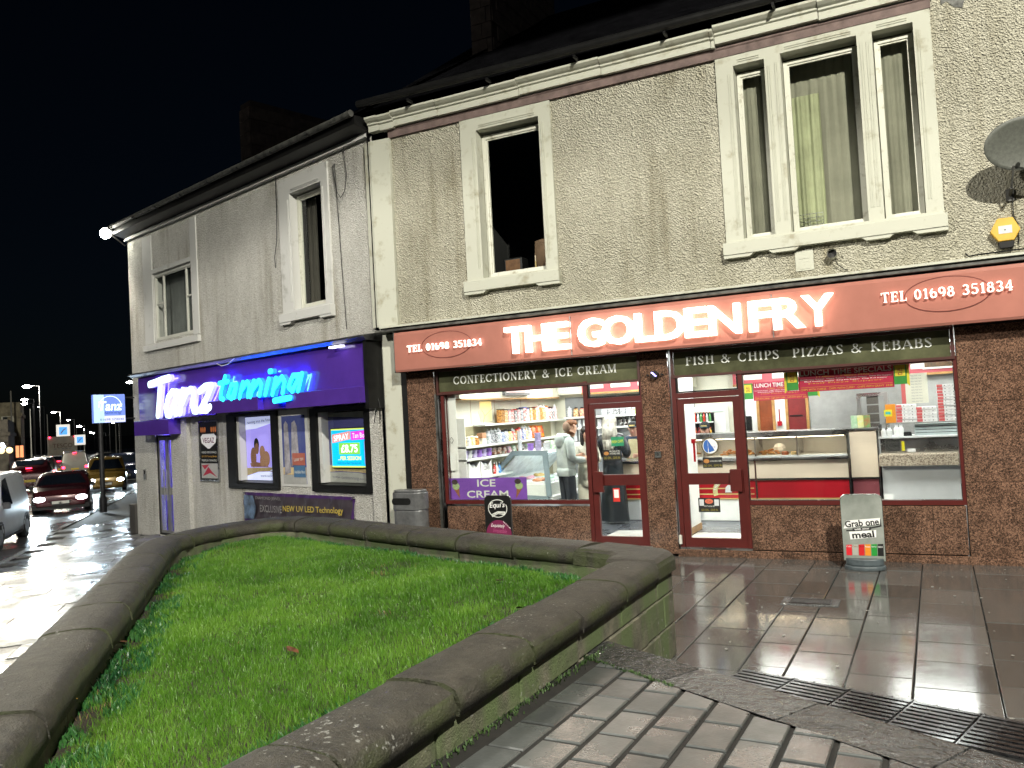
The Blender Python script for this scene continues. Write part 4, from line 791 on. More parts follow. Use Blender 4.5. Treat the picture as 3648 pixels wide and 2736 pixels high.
# big slabs before the chip shop: columns follow the photographed joints
XL = [-3.70, -3.25, -2.75, -2.30, -1.98, -1.46, -1.13, -.70, -.265, .26, .76, 1.25, 1.8, 2.4, 3.0, 3.7]
rows0 = [-.08, -.62, -1.38, -2.0, -2.78, -3.37, -3.9, -4.55, -5.15, -5.8, -6.5]
sid = 0
GR = (-1.42, -1.05, -2.45, -2.02)
def slab(mb_args, parent, m, name='paving_slab', bev=.006):
    x0, x1, y0, y1, z0, z1 = mb_args; mb = MB(); mb.bbox(x0, x1, y0, y1, z0, z1, bev); return mb.build(name, m, parent)
for i, (a, b) in enumerate(zip(XL, XL[1:])):
    off = 0 if i % 2 else (.17 if i > 2 else .3)
    for c, d in zip(rows0, rows0[1:]):
        y1, y0 = c - (off if c < -.1 else 0), d - off
        if y0 < -5.6 and b <= -1.2: continue
        if a < -1.9 and y0 < -6.2: continue
        z = rnd.uniform(-.003, .004); g = .0045
        slab((a + g, b - g, y0 + g, y1 - g, -.05, z), PV, M['wetslab'])
# left pavement slabs, rows square to the kerb
ku = Vector((-.716, .698)); kn = Vector((.698, .716)); k0 = Vector((-16.8, -.8)); cnt = []
for i in range(-22, 16):
    for j in range(0, 17):
        cu = i * .60 + .0; cn = .02 + j * .90 + (.45 if i % 2 else 0)
        c = k0 + ku * (cu + .3) + kn * (cn + .45)
        if c.x > -3.62: continue
        dl = Vector((c.x + 8.05, c.y)); s_ = dl.x * TD.x + dl.y * TD.y; nn = dl.x * TN.x + dl.y * TN.y
        if (s_ < 0 and nn > -.05 and s_ > -9.6) or (s_ >= 0 and c.y > -.25): continue
        if s_ < -13.5: continue
        if all(inpoly(p_.x, p_.y, OUT) for p_ in (c, c + ku * .4, c - ku * .4, c + kn * .45, c - kn * .45)): continue
        if c.y < -10.2: continue
        cnt.append((math.hypot(c.x, c.y + 11.1), cu, cn, c))
cnt.sort(key=lambda t: t[0]); rest = MB(); nsl = 0
for d_, cu, cn, c in cnt:
    g = .006; vs = []; lift = rnd.uniform(-.004, .005); tl = rnd.uniform(-.004, .004)
    for z_ in (-.05, 0):
        for (u, v_) in ((g, g), (.6 - g, g), (.6 - g, .9 - g), (g, .9 - g)):
            p = k0 + ku * (cu + u) + kn * (cn + v_); vs.append((p.x, p.y, gz(p.x, p.y) + z_ + lift + tl * (v_ - .45)))
    fs = [(0, 1, 2, 3), (7, 6, 5, 4), (4, 5, 1, 0), (5, 6, 2, 1), (6, 7, 3, 2), (7, 4, 0, 3)]
    if nsl < 190: q = MB(); q.mesh(vs, fs); q.build('paving_slab', M['wetslabL'], PV); nsl += 1
    else: rest.mesh(vs, fs)
if rest.v: tag(rest.build('paving_slabs', M['wetslabL'], PV), kind='stuff')
gm_ = MB(); r5 = random.Random(9)
for _ in range(150):
    x, y = r5.uniform(-1.9, 2.4), r5.uniform(-5.4, -.3); r = r5.choice((.006, .008, .010, .016)); gm_.face([(x + r * r5.uniform(.7, 1.2) * math.cos(a), y + r * r5.uniform(.7, 1.2) * math.sin(a), .0062) for a in [k * math.pi / 3.5 for k in range(7)]])
for _ in range(90):
    k, n_ = r5.uniform(-9, 6), r5.uniform(.2, 9); p = k0_ = Vector((-16.8, -.8)) + Vector((-.716, .698)) * k + Vector((.698, .716)) * n_; r = r5.uniform(.012, .03); gm_.face([(p.x + r * math.cos(a), p.y + r * math.sin(a), gz(p.x, p.y) + .011) for a in [k * math.pi / 3 for k in range(6)]])
tag(gm_.build('chewing_gum_spots', mat('trodden_gum', (.30, .29, .26), .6, .3, 20)), 'pale trodden gum spots scattered over the paving', 'gum spots', kind='stuff')
# gully cover in the slabs
gr = thing('drain_cover', 'small rusty rectangular drain cover let into the paving near the board', 'drain cover', (-1.235, -2.38, .004))
MB().bbox(-.27, .27, -.145, .145, -.03, .006, .003).build('surround', M['stepstone'], gr); q = MB(); ring(q, -.19, .19, -.09, .09, .02, 0, .01); 
q = MB(); q.box(-.19, .19, -.095, -.08, .007, .014).box(-.19, .19, .08, .095, .007, .014).box(-.19, -.175, -.08, .08, .007, .014).box(.175, .19, -.08, .08, .007, .014)
for k in range(13): q.box(-.165 + k * .0265, -.150 + k * .0265, -.075, .075, .007, .013)
q.build('grating', mat('rusty_iron', (.03, .022, .018), .5, .4, 25, .4, 60, metal=.4), gr); MB().box(-.175, .175, -.08, .08, .0062, .0068).build('well', M['ink'], gr)
# linear channel drain
cd = Vector((.957, -.29)).normalized(); cp = Vector((-1.41, -4.69)); cn_ = Vector((-cd.y, cd.x)) * -1
DR = thing('channel_drain', 'long black slotted channel drain across the lower paving', 'drain', (cp.x, cp.y, .002), math.atan2(cd.y, cd.x))
MB().box(-.02, 5.0, -.62, .012, .0, .003).build('channel', M['ink'], DR)
iron = mat('wet_black_iron', (.035, .035, .037), .25, .3, 20, metal=.6, rvar=.1)
for k in range(12):
    q = MB(); x0 = k * .405
    for j in range(9): q.box(x0 + .012, x0 + .395, -.585 + j * .064, -.585 + j * .064 + .034, .004, .022)
    for j in (0, .1275, .255, .383): q.box(x0 + j, x0 + j + .012, -.59, -.002, .003, .016)
    q.build('grating', iron, DR)
# steps up to the near terrace
sd = Vector((.877, -.480)).normalized(); sn = Vector((.480, .877)); sp = Vector((-2.07, -5.93)); ST = thing('stone_steps', 'flight of rough wet stone steps dropping from the near paving to the lower paving', 'steps', (sp.x, sp.y, 0), math.atan2(sd.y, sd.x))
jn = [-.30, .875, 1.66, 2.40, 3.15, 3.9, 4.7]
jn = [-.05, .88, 1.66, 2.40, 3.15, 3.9, 4.7]
for lvl, (zt, yo) in enumerate(((.52, 0), (.347, .33), (.174, .66))):
    for a, b in zip(jn, jn[1:]):
        mb = MB(); nx, ny = 8, 4; r2 = random.Random(int(a * 100) + lvl)
        vs = [(a + .006 + (b - a - .012) * i / nx, yo - .33 + .33 * j / ny, zt + (r2.uniform(-.006, .003) if 0 < i < nx and 0 < j < ny else -.004)) for i in range(nx + 1) for j in range(ny + 1)]
        fs = [(i * (ny + 1) + j, (i + 1) * (ny + 1) + j, (i + 1) * (ny + 1) + j + 1, i * (ny + 1) + j + 1) for i in range(nx) for j in range(ny)]; mb.mesh(vs, fs)
        A, Bx, C_, D_ = vs[ny], vs[-1], (b - .006, yo, zt - .172), (a + .006, yo, zt - .172); mb.face([vs[(i) * (ny + 1) + ny] for i in range(nx + 1)] + [C_, D_])
        mb.face([vs[i] for i in range(ny + 1)] + [(a + .006, yo, zt - .17), (a + .006, yo - .33, zt - .17)]); mb.face([vs[nx * (ny + 1) + i] for i in range(ny, -1, -1)] + [(b - .006, yo - .33, zt - .17), (b - .006, yo, zt - .17)])
        mb.build('step_stone', M['stepstone'], ST, smooth=False)
cs_ = MB(); cs_.box(-.3, 4.7, -.60, -.335, .0, .49).box(-.05, 4.7, -.335, -.004, .0, .34).box(-.05, 4.7, -.002, .325, .0, .168); cs_.build('base', M['grout'], ST)
# near terrace paved with small setts (columns run straight out from the shop)
def nz(x, y):
    v = Vector((x, y)) - sp; return .52 + .033 * max(0, -(v.x * sn.x + v.y * sn.y) - .33)
TE = bpy.data.objects.new('terrace_paving', None); COL.objects.link(TE); TE['kind'] = 'structure'
mb = MB(); pts = [(-2.03, -12.5), (2.6, -12.5), (2.6, -8.85)]; e0 = sp - sn * .335; mb.face([(-2.03, -12.5, nz(-2.03, -12.5) - .015), (3.0, -12.5, nz(3, -12.5) - .015), (e0.x + sd.x * 5.6, e0.y + sd.y * 5.6, .505), (e0.x - sd.x * .0, e0.y - sd.y * .0, .505), (-2.03, e0.y, .508)]); mb.build('bedding', M['grout'], TE)
xs = [-1.90 + k * .2025 for k in range(24)]; ns = 0; rs = MB()
lim = lambda x: (e0.y + (x - e0.x) * sd.y / sd.x)
items = []
for i, xa in enumerate(xs):
    xb = xa + .2025; yt_ = 0; y = -7.17 - (.165 if i % 2 else 0) + .33 * 12
    while y > -11:
        ya, yb = y - .33, y; y -= .33; g = .0125
        ta, tb = lim(xa + g), lim(xb - g)
        if ya > max(ta, tb) - .03: continue
        pa, pb = min(yb - g, ta - .012), min(yb - g, tb - .012)
        if min(pa, pb) < ya + .03:
            if max(pa, pb) < ya + .05: continue
            pa, pb = max(pa, ya + .02), max(pb, ya + .02)
        items.append((math.hypot(xa, (ya + yb) / 2 + 11.1), xa + g, xb - g, ya + g, pa, pb))
items.sort(key=lambda t: -((t[0] > 1.9) * 100 - t[0])); 
for d_, a, b, y0, pa, pb in items:
    lift = rnd.uniform(-.002, .0025); bz = .006; zf = lambda x, y: nz(x, y) + lift
    vs = [(a, y0, zf(a, y0) - .04), (b, y0, zf(b, y0) - .04), (b, pb, zf(b, pb) - .04), (a, pa, zf(a, pa) - .04), (a, y0, zf(a, y0) - bz), (b, y0, zf(b, y0) - bz), (b, pb, zf(b, pb) - bz), (a, pa, zf(a, pa) - bz),
          (a + bz, y0 + bz, zf(a, y0)), (b - bz, y0 + bz, zf(b, y0)), (b - bz, pb - bz, zf(b, pb)), (a + bz, pa - bz, zf(a, pa))]
    fs = [(8, 9, 10, 11)] + [(k + j, k + (j + 1) % 4, k + 4 + (j + 1) % 4, k + 4 + j) for k in (0, 4) for j in range(4)]
    q = MB(); q.mesh(vs, fs)
    if ns < 285: q.build('paving_sett', M['setts'], TE); ns += 1
    else: rs.mesh(vs, fs)
if rs.v: tag(rs.build('paving_setts', M['setts'], TE), kind='stuff')
# moss, weeds and litter along the wall foot
def tufts(name, pts, m, n, h, spread, parent=None, seed=1, w_=.004):
    r = random.Random(seed); mb = MB()
    for _ in range(n):
        x, y, z = pts(r); a = r.uniform(0, 6.28); L = h * r.uniform(.4, 1.2); lean = r.uniform(.1, .9) * L; dx, dy = math.cos(a), math.sin(a); px, py = -dy * w_, dx * w_
        mb.mesh([(x - px, y - py, z), (x + px, y + py, z), (x + dx * lean * .4 + px * .8, y + dy * lean * .4 + py * .8, z + L * .6), (x + dx * lean * .4 - px * .8, y + dy * lean * .4 - py * .8, z + L * .6), (x + dx * lean, y + dy * lean, z + L)], [(0, 1, 2, 3), (3, 2, 4)])
    return mb.build(name, m, parent)
mossm = mat('moss_and_weeds', (.045, .09, .015), .7, .4, 20, col2=(.015, .04, .008))
def wf_(r):
    t = r.random() ** 1.0
    if r.random() < .55: y = r.uniform(-8.6, -6.05); x = -1.99 + abs(r.gauss(0, .025)); 
    else:
        u = r.uniform(0, 1.0); v = sp + sd * u - sn * (.335 + abs(r.gauss(0, .012))); x, y = v.x, v.y
    return x, y, nz(x, y) - .006
tag(tufts('weeds', wf_, mossm, 900, .022, 0, seed=5), 'low weeds and moss along the foot of the planter wall', 'weeds', kind='stuff')
# ================================================================== PLANTER WALL
WD = .42
def resample(P, L):
    pts = [Vector(p) for p in P]; out = [pts[0]]; acc = 0
    for a, b in zip(pts, pts[1:]):
        seg = (b - a).length; pos = L - acc
        while pos <= seg: out.append(a + (b - a) * (pos / seg)); pos += L
        acc = seg - (pos - L)
    return out
def inner(P, d):
    out = []
    for i in range(len(P)):
        a = P[max(0, i - 1)]; b = P[min(len(P) - 1, i + 1)]; t = (b - a).normalized(); out.append(P[i] + Vector((-t.y, t.x)) * d)
    return out
PW = thing('planter_wall', 'low curved sandstone wall with rounded coping stones round the lawn', 'wall', (-2.0, -4.4, 0))
PWo = Vector((-2.0, -4.4, 0))
# right arm joints measured: y = -4.87, -5.61, -6.42, -7.11, -7.90, -8.70
stones = []
ry = [-4.87, -5.61, -6.42, -7.11, -7.90, -8.70, -9.5, -10.3, -11.1]
for a, b in zip(ry, ry[1:]): stones.append(([Vector((-2.0, b)), Vector((-2.0, a))], None))
corner = [Vector((-2.0, -4.87)), Vector((-2.0, -4.40)), Vector((-2.10, -4.25)), Vector((-2.43, -4.10)), Vector((-2.75, -3.995))]
stones.append((corner, 'c'))
fine = resample([(-2.75, -3.995)] + OUT[3:], .1); step = 8
i = 0
while i + 1 < len(fine):
    k = 8; seg = fine[i:i + k + 1]
    if len(seg) < 3: break
    stones.append((seg, None)); i += k
allf = fine
def coping(seg, rn, full):
    # cross-section (offset inward, height); rounded inner shoulder, slight camber
    prof = [(-.020, .69), (-.022, .75), (-.016, .782), (.0, .806), (.028, .823), (.065, .832), (.13, .837), (.21, .840), (.29, .836), (.345, .829), (.382, .813), (.405, .788), (.416, .755), (.42, .69)]
    n = len(seg); inn = []
    ts = []
    for i in range(n):
        a = seg[max(0, i - 1)]; b = seg[min(n - 1, i + 1)]; ts.append((b - a).normalized())
    if full:
        ts[0] = full[0]; ts[-1] = full[1]
    vs = []; jz = rn.uniform(-.008, .007); g = .012
    for i in range(n):
        t = ts[i]; nn = Vector((-t.y, t.x)); sh = g if i == 0 else (-g if i == n - 1 else 0)
        for (o, z) in prof:
            e = rn.uniform(-.005, .005) - (abs(rn.gauss(0, .006)) * (o < .03 or o > .36) if i in (0, n - 1) else 0) * (1 if o > .2 else -1); p = seg[i] + nn * (o + e) + t * sh; vs.append((p.x - PWo.x, p.y - PWo.y, z + jz + rn.uniform(-.0015, .0015)))
    m = len(prof); mb = MB(); fs = [(i * m + j, i * m + j + 1, (i + 1) * m + j + 1, (i + 1) * m + j) for i in range(n - 1) for j in range(m - 1)]
    fs += [tuple(range(m - 1, -1, -1)), tuple(range((n - 1) * m, n * m))] + [(i * m, (i + 1) * m, (i + 1) * m + m - 1, i * m + m - 1) for i in range(n - 1)]
    ne = len(vs); vs2 = vs + vs[:m] + vs[-m:]; fs[(n - 1) * (m - 1)] = tuple(range(ne + m - 1, ne - 1, -1)); fs[(n - 1) * (m - 1) + 1] = tuple(range(ne + m, ne + 2 * m))
    mb.mesh(vs2, fs); o = mb.build('coping_stone', M['coping'], PW); o.data.polygons.foreach_set('use_smooth', [i < (n - 1) * (m - 1) for i in range(len(fs))]); return o
rn = random.Random(3)
for seg, kd in stones:
    if kd == 'c':
        # mitred corner stone
        po = [(-2.0, -4.865), (-2.0, -4.42), (-2.08, -4.27), (-2.43, -4.10), (-2.75, -3.995), (-2.885, -4.395), (-2.52, -4.53), (-2.42, -4.62), (-2.42, -4.865)]
        lay = [(.69, 0.018), (.775, .018), (.812, 0), (.834, -.05), (.838, -.10)]; cx = sum(p[0] for p in po) / len(po); cy_ = sum(p[1] for p in po) / len(po); vs = []
        for z, o in lay:
            for x, y in po:
                d = Vector((x - cx, y - cy_)); L = d.length; 
                s_ = 1 + o / L; vs.append((cx + d.x * s_ - PWo.x, cy_ + d.y * s_ - PWo.y, z))
        n = len(po); fs = [(k * n + i, k * n + (i + 1) % n, (k + 1) * n + (i + 1) % n, (k + 1) * n + i) for k in range(4) for i in range(n)] + [tuple(range(4 * n, 5 * n))]
        q = MB(); q.mesh(vs, fs); q.build('coping_stone', M['coping'], PW)
    else:
        full = None
        coping([Vector(s_) for s_ in seg], rn, full)
# blocks of the right face, three courses in bond
def blk(x0, x1, y0, y1, z0, z1, name='stone_block'):
    q = MB(); e = rn.uniform(-.006, .006); q.v += []; X0, X1, Y0, Y1 = x0 - PWo.x, x1 + e - PWo.x, y0 - PWo.y, y1 - PWo.y; b = .008
    vs = [(X0, Y0, z0), (X1 - b, Y0, z0), (X1 - b, Y1, z0), (X0, Y1, z0), (X0, Y0, z1), (X1 - b, Y0, z1), (X1 - b, Y1, z1), (X0, Y1, z1), (X1, Y0 + b, z0 + b), (X1, Y1 - b, z0 + b), (X1, Y1 - b, z1 - b), (X1, Y0 + b, z1 - b)]
    q.mesh(vs, [(8, 9, 10, 11), (1, 2, 9, 8), (2, 6, 10, 9), (6, 5, 11, 10), (5, 1, 8, 11), (0, 3, 7, 4), (4, 7, 6, 5), (3, 2, 6, 7), (0, 4, 5, 1), (0, 1, 2, 3)]); q.build(name, M['block'], PW)
for ci, (z0, z1) in enumerate(((.525, .682), (.27, .518), (.0, .262))):
    y = -4.42; k = 0
    ln_ = [.42, .82, .78, .80, .80, .8, .8, .8, .8, .8] if ci % 2 == 0 else [.26, .45, .80, .82, .8, .8, .8, .8, .8, .8]
    for L in ln_:
        if y < -11: break
        if not (z1 < .45 and y < -7.2): blk(-2.30, -2.012, y - L + .006, y - .006, z0, z1)
        y -= L
# outer curved body under the coping, coursed
segs = resample([(-2.03, -4.44), (-2.12, -4.28), (-2.43, -4.13), (-2.75, -4.03)] + OUT[3:], .82)
for ci, (z0, z1) in enumerate(((.44, .685), (.19, .433), (-.40, .183))):
    for a, b in zip(segs, segs[1:]):
        t = (b - a).normalized(); nn = Vector((-t.y, t.x)); o = .012
        pts = [a + nn * o + t * .005, b + nn * o - t * .005, b + nn * .38 - t * .005, a + nn * .38 + t * .005]
        MB().prism([(p.x - PWo.x, p.y - PWo.y) for p in pts], z0, z1, 'z').build('stone_block', M['block'], PW)
inn = inner(allf, .39)
# ================================================================== LAWN
poly = [(-2.40, -11.0), (-2.40, -4.66), (-2.9, -4.42)] + [(p.x, p.y) for p in inn[2:]]
PA = np.array(poly)
def inpoly_np(X, Y):
    r = np.zeros(len(X), bool); j = len(PA) - 1
    for i in range(len(PA)):
        yi, yj, xi, xj = PA[i, 1], PA[j, 1], PA[i, 0], PA[j, 0]
        if yi != yj:
            c = ((yi > Y) != (yj > Y)) & (X < (xj - xi) * (Y - yi) / (yj - yi) + xi); r ^= c
        j = i
    return r
def edge_d(X, Y):
    d = np.full(len(X), 9.)
    for i in range(len(PA)):
        a = PA[i]; b = PA[(i + 1) % len(PA)]; ab = b - a; L = (ab ** 2).sum()
        if L < 1e-9: continue
        t = np.clip(((X - a[0]) * ab[0] + (Y - a[1]) * ab[1]) / L, 0, 1); d = np.minimum(d, np.hypot(X - a[0] - t * ab[0], Y - a[1] - t * ab[1]))
    return d
def lz(X, Y, D): return .575 + .085 * np.minimum(1, D / .5) + .012 * np.sin(X * 2.3 + Y) * np.sin(Y * 1.9 - X * .7) + .006 * np.sin(X * 7.1) * np.sin(Y * 6.3)
gx = np.arange(-8.6, -2.0, .07); gy = np.arange(-11.2, -2.2, .07); XX, YY = np.meshgrid(gx, gy, indexing='ij'); X, Y = XX.ravel(), YY.ravel(); D = edge_d(X, Y); I = inpoly_np(X, Y)
Zs = np.where(I, lz(X, Y, D), lz(X, Y, D * 0)); nyy = len(gy); keep = (I | (D < .12)).reshape(XX.shape)
fs = [(i * nyy + j, (i + 1) * nyy + j, (i + 1) * nyy + j + 1, i * nyy + j + 1) for i in range(len(gx) - 1) for j in range(nyy - 1) if keep[i, j] and keep[i + 1, j] and keep[i + 1, j + 1] and keep[i, j + 1]]
q = MB(); q.mesh(list(zip(X.tolist(), Y.tolist(), Zs.tolist())), fs); tag(q.build('lawn_soil', M['soil'], smooth=True), kind='structure')
rg = np.random.default_rng(4)
def vnoise(X, Y, s, seed):
    r = np.random.default_rng(seed); g = r.random((64, 64)); x = X / s + 100; y = Y / s + 100; xi = np.floor(x).astype(int); yi = np.floor(y).astype(int); fx = x - xi; fy = y - yi; fx = fx * fx * (3 - 2 * fx); fy = fy * fy * (3 - 2 * fy)
    a = g[xi % 64, yi % 64]; b = g[(xi + 1) % 64, yi % 64]; c = g[xi % 64, (yi + 1) % 64]; d = g[(xi + 1) % 64, (yi + 1) % 64]
    return (a * (1 - fx) + b * fx) * (1 - fy) + (c * (1 - fx) + d * fx) * fy
def blades(N, hmin, hmax, wdt, seed, filt, name, m, hscale=None):
    r = np.random.default_rng(seed); X = r.uniform(-8.5, -2.3, N * 3); Y = r.uniform(-10.3, -2.4, N * 3)
    # denser towards the camera
    dc = np.hypot(X, Y + 11.1); k = inpoly_np(X, Y) & (r.random(N * 3) < np.clip(2.6 / dc, .3, 1)); X, Y = X[k], Y[k]; D = edge_d(X, Y); f = filt(X, Y, D, r); X, Y, D = X[f], Y[f], D[f]; X, Y, D = X[:N], Y[:N], D[:N]
    n = len(X); Z = lz(X, Y, D) - .004; a = r.uniform(0, 2 * np.pi, n); a = a * .65 + .9; pat = vnoise(X, Y, .28, 1) * .6 + vnoise(X, Y, .09, 2) * .4
    h = r.uniform(hmin, hmax, n) * (.62 + .75 * pat); lean = h * r.uniform(.15, .75, n); dx, dy = np.cos(a), np.sin(a); fa = r.uniform(0, np.pi, n); px, py = np.cos(fa) * wdt, np.sin(fa) * wdt; dcc = np.hypot(X, Y + 11.1); px *= np.clip(dcc / 4, .7, 1.7); py *= np.clip(dcc / 4, .7, 1.7)
    P = np.empty((n, 5, 3)); P[:, 0] = np.c_[X - px, Y - py, Z]; P[:, 1] = np.c_[X + px, Y + py, Z]
    mx, my, mz = X + dx * lean * .35, Y + dy * lean * .35, Z + h * .62; P[:, 2] = np.c_[mx + px * .8, my + py * .8, mz]; P[:, 3] = np.c_[mx - px * .8, my - py * .8, mz]; P[:, 4] = np.c_[X + dx * lean, Y + dy * lean, Z + h]
    me = bpy.data.meshes.new(name); me.vertices.add(n * 5); me.vertices.foreach_set('co', P.ravel().astype('f'))
    b = np.arange(n)[:, None] * 5; li = np.concatenate([b + np.array([0, 1, 2, 3]), b + np.array([3, 2, 4])], 1).ravel(); me.loops.add(n * 7); me.loops.foreach_set('vertex_index', li.astype('i'))
    ls = (np.arange(n)[:, None] * 7 + np.array([0, 4])).ravel(); me.polygons.add(n * 2); me.polygons.foreach_set('loop_start', ls.astype('i')); 
    at = me.attributes.new('shade', 'FLOAT', 'POINT'); sh = np.clip(.5 * vnoise(X, Y, .5, 7) + .3 * vnoise(X, Y, .12, 9) + .35 * r.random(n), 0, 1); at.data.foreach_set('value', np.repeat(sh, 5).astype('f'))
    a2 = me.attributes.new('tip', 'FLOAT', 'POINT'); a2.data.foreach_set('value', np.tile([0, 0, .6, .6, 1], n).astype('f')); me.update(calc_edges=True); me.materials.append(m)
    o = bpy.data.objects.new(name, me); COL.objects.link(o); return tag(o, kind='stuff')
def grassmat(name, c0, c1, c2):
    m = mat(name, c1, .38, var=0); N = m.node_tree; b = N.nodes['Principled BSDF']; L = N.links
    at = node(m, 'ShaderNodeAttribute', attribute_name='shade'); cr = node(m, 'ShaderNodeValToRGB'); e = cr.color_ramp.elements; e[0].position = .2; e[0].color = c0 + (1,); e[1].position = .85; e[1].color = c2 + (1,); k = e.new(.5); k.color = c1 + (1,)
    L.new(at.outputs['Fac'], cr.inputs[0]); L.new(cr.outputs[0], b.inputs['Base Color']); b.inputs['Specular IOR Level'].default_value = .28
    tr = node(m, 'ShaderNodeBsdfTranslucent'); mx = node(m, 'ShaderNodeMixShader'); mx.inputs[0].default_value = .3; L.new(cr.outputs[0], tr.inputs[0]); L.new(b.outputs[0], mx.inputs[1]); L.new(tr.outputs[0], mx.inputs[2]); L.new(mx.outputs[0], N.nodes['Material Output'].inputs[0]); return m
GM = grassmat('lawn_grass', (.036, .100, .008), (.068, .182, .014), (.125, .255, .028))
def f1(X, Y, D, r): return r.random(len(X)) < np.clip((D - .04) / .22 + (vnoise(X, Y, .3, 12) - .5) * .8, 0.05, 1) * np.where(vnoise(X, Y, .45, 31) > .87, .45, 1)
g1 = blades(400000, .018, .052, .0012, 11, f1, 'grass', GM); tag(g1, 'short wet green grass filling the walled bed', 'grass')
GD = grassmat('coarse_edge_weeds', (.012, .055, .022), (.022, .10, .030), (.05, .15, .035))
def f2(X, Y, D, r): return (D < .30) & (vnoise(X, Y, .16, 21) > .42) & (X < -2.5 - 0 * Y) & (r.random(len(X)) < .8)
g2 = blades(150000, .02, .06, .0045, 12, f2, 'edge_weeds', GD); tag(g2, 'dark broad leaved weeds in the damp edge of the bed', 'weeds')
GS = grassmat('dry_straw', (.10, .07, .03), (.20, .14, .06), (.30, .22, .10))
def f3(X, Y, D, r): return ((D < .25) | (vnoise(X, Y, .45, 31) > .84)) & (vnoise(X, Y, .2, 33) > .66)
g3 = blades(30000, .012, .045, .0018, 13, f3, 'dry_grass', GS); tag(g3, 'tufts of dead straw-coloured grass at the bed edge', 'grass')
# fallen leaves, each its own
lf = MB(); lf.mesh([(0, -.045, 0), (.022, -.02, .006), (.03, .01, .002), (.012, .04, .008), (0, .05, .004), (-.014, .035, .01), (-.03, .008, .004), (-.02, -.02, .008), (0, 0, -.004)], [(8, i, (i + 1) % 8) for i in range(8)])
lm = [mat('yellow_leaf', (.55, .33, .05), .5, .2, 20), mat('rust_leaf', (.09, .035, .015), .5, .3, 20), mat('brown_leaf', (.09, .04, .02), .5, .3, 20)]
for i, (x, y, mi_, lab) in enumerate(((-4.02, -8.36, 0, 'curled yellow leaf lying on the grass near the front of the lawn'), (-3.48, -7.30, 1, 'rust brown leaf lying flat in the middle of the lawn'), (-2.55, -6.35, 2, 'dark crumpled leaf at the right coping beside the lawn'), (-3.2, -5.2, 2, 'small brown leaf standing in the far right of the lawn'), (-4.9, -7.35, 2, 'black wet leaf in the weeds by the left coping'), (-2.62, -6.0, 1, 'rust leaf on the grass by the right coping'))):
    o = lf.build('leaf', lm[mi_], None, (x, y, .705 if mi_ != 2 or i == 3 else .66), rnd.uniform(0, 6)); o.rotation_euler.x = rnd.uniform(-.5, .5); o.scale = (1.1,) * 3; tag(o, lab, 'leaf', 'fallen leaves')
# ================================================================== SHOP INTERIOR
RM = []
rm = MB(); rm.box(-7.0, -6.95, .32, 4.5, .1, 3.0); rm.box(-6.95, 3.9, 4.45, 4.5, .1, 3.0); rm.box(3.9, 3.95, .32, 4.5, .1, 3.0); rm.build('interior_wall', M['creamwall'], B)
MB().box(-6.95, 3.9, .301, 4.45, .02, .115).build('interior_floor', M['floor'], B); MB().box(-6.95, 3.9, .32, 4.45, 2.86, 2.9).build('ceiling', M['white'], B)
MB().box(-4.55, -3.6, .305, 1.32, .116, .121).build('entrance_mat_tiles', M['tile'], B); MB().box(-3.28, -2.2, .305, 1.2, .116, .121).build('entrance_mat_tiles', M['tile'], B)
q = MB(); q.box(-3.45, -3.33, .305, 1.62, .116, 2.86); q.build('partition', M['white'], B); MB().box(-3.328, -3.315, .305, 1.62, .118, .21).build('skirting', M['wood'], B)
# bulkhead over the shelves
q = MB(); q.box(-6.95, -6.75, .32, 4.3, 2.32, 2.86); q.box(-6.749, -4.0, 4.2, 4.449, 2.36, 2.86); q.build('bulkhead', M['creamwall'], B)
for yy in np.arange(.9, 4.2, .62): MB().box(-6.752, -6.748, yy, yy + .006, 2.33, 2.85).build('joint_strip', M['gold'], B)
MB().box(-6.7, -4.05, 4.432, 4.448, .12, 2.3).build('grey_wall_lining', mat('grey_lining', (.26, .27, .28), .6, .1, 2), B)
MB().box(-6.96 + .01, -6.72, .32, 4.18, 2.295, 2.319).build('trim_rail', M['wood'], B)
for yy in (1.0, 1.85, 2.9): MB().box(-6.951, -6.947, yy, yy + .008, 1.9, 2.3).build('joint_strip', M['wood'], B)
glow = mat('warm_lit_board', (.8, .7, .35), .5, .1, 2, em=(1, .72, .22), es=.75); MB().box(-6.948, -6.942, 1.32, 1.72, 1.93, 2.27).build('lit_board', glow, B)
# shelving
SH = thing('shelving', 'white wall shelving running along the left wall of the sweet shop', 'shelves', (-6.95, 0, 0))
for z, y0, y1, d in ((1.885, 1.05, 4.40, .24), (1.55, .33, 4.40, .27), (1.345, .33, 3.6, .27), (1.03, .33, 1.9, .27)):
    MB().bbox(.0, d, y0, y1, z - .03, z, .004).build('shelf', M['white'], SH)
    MB().box(d + .001, d + .006, y0, y1, z - .032, z + .002).build('price_rail', M['letter_white'], SH)
MB().box(.0, .26, .33, .345, .12, 2.0).build('upright', M['white'], SH); MB().box(0, .006, .33, 4.2, .12, 1.86).build('back_panel', mat('khaki_back_panel', (.30, .27, .16), .6, .1, 3), SH)
SB = thing('shelving', 'white wall shelving across the back wall behind the counter', 'shelves', (0, 4.45, 0))
for z in (1.905, 1.685, 1.40): MB().bbox(-6.65, -4.05, -.26, 0, z - .03, z, .004).build('shelf', M['white'], SB)
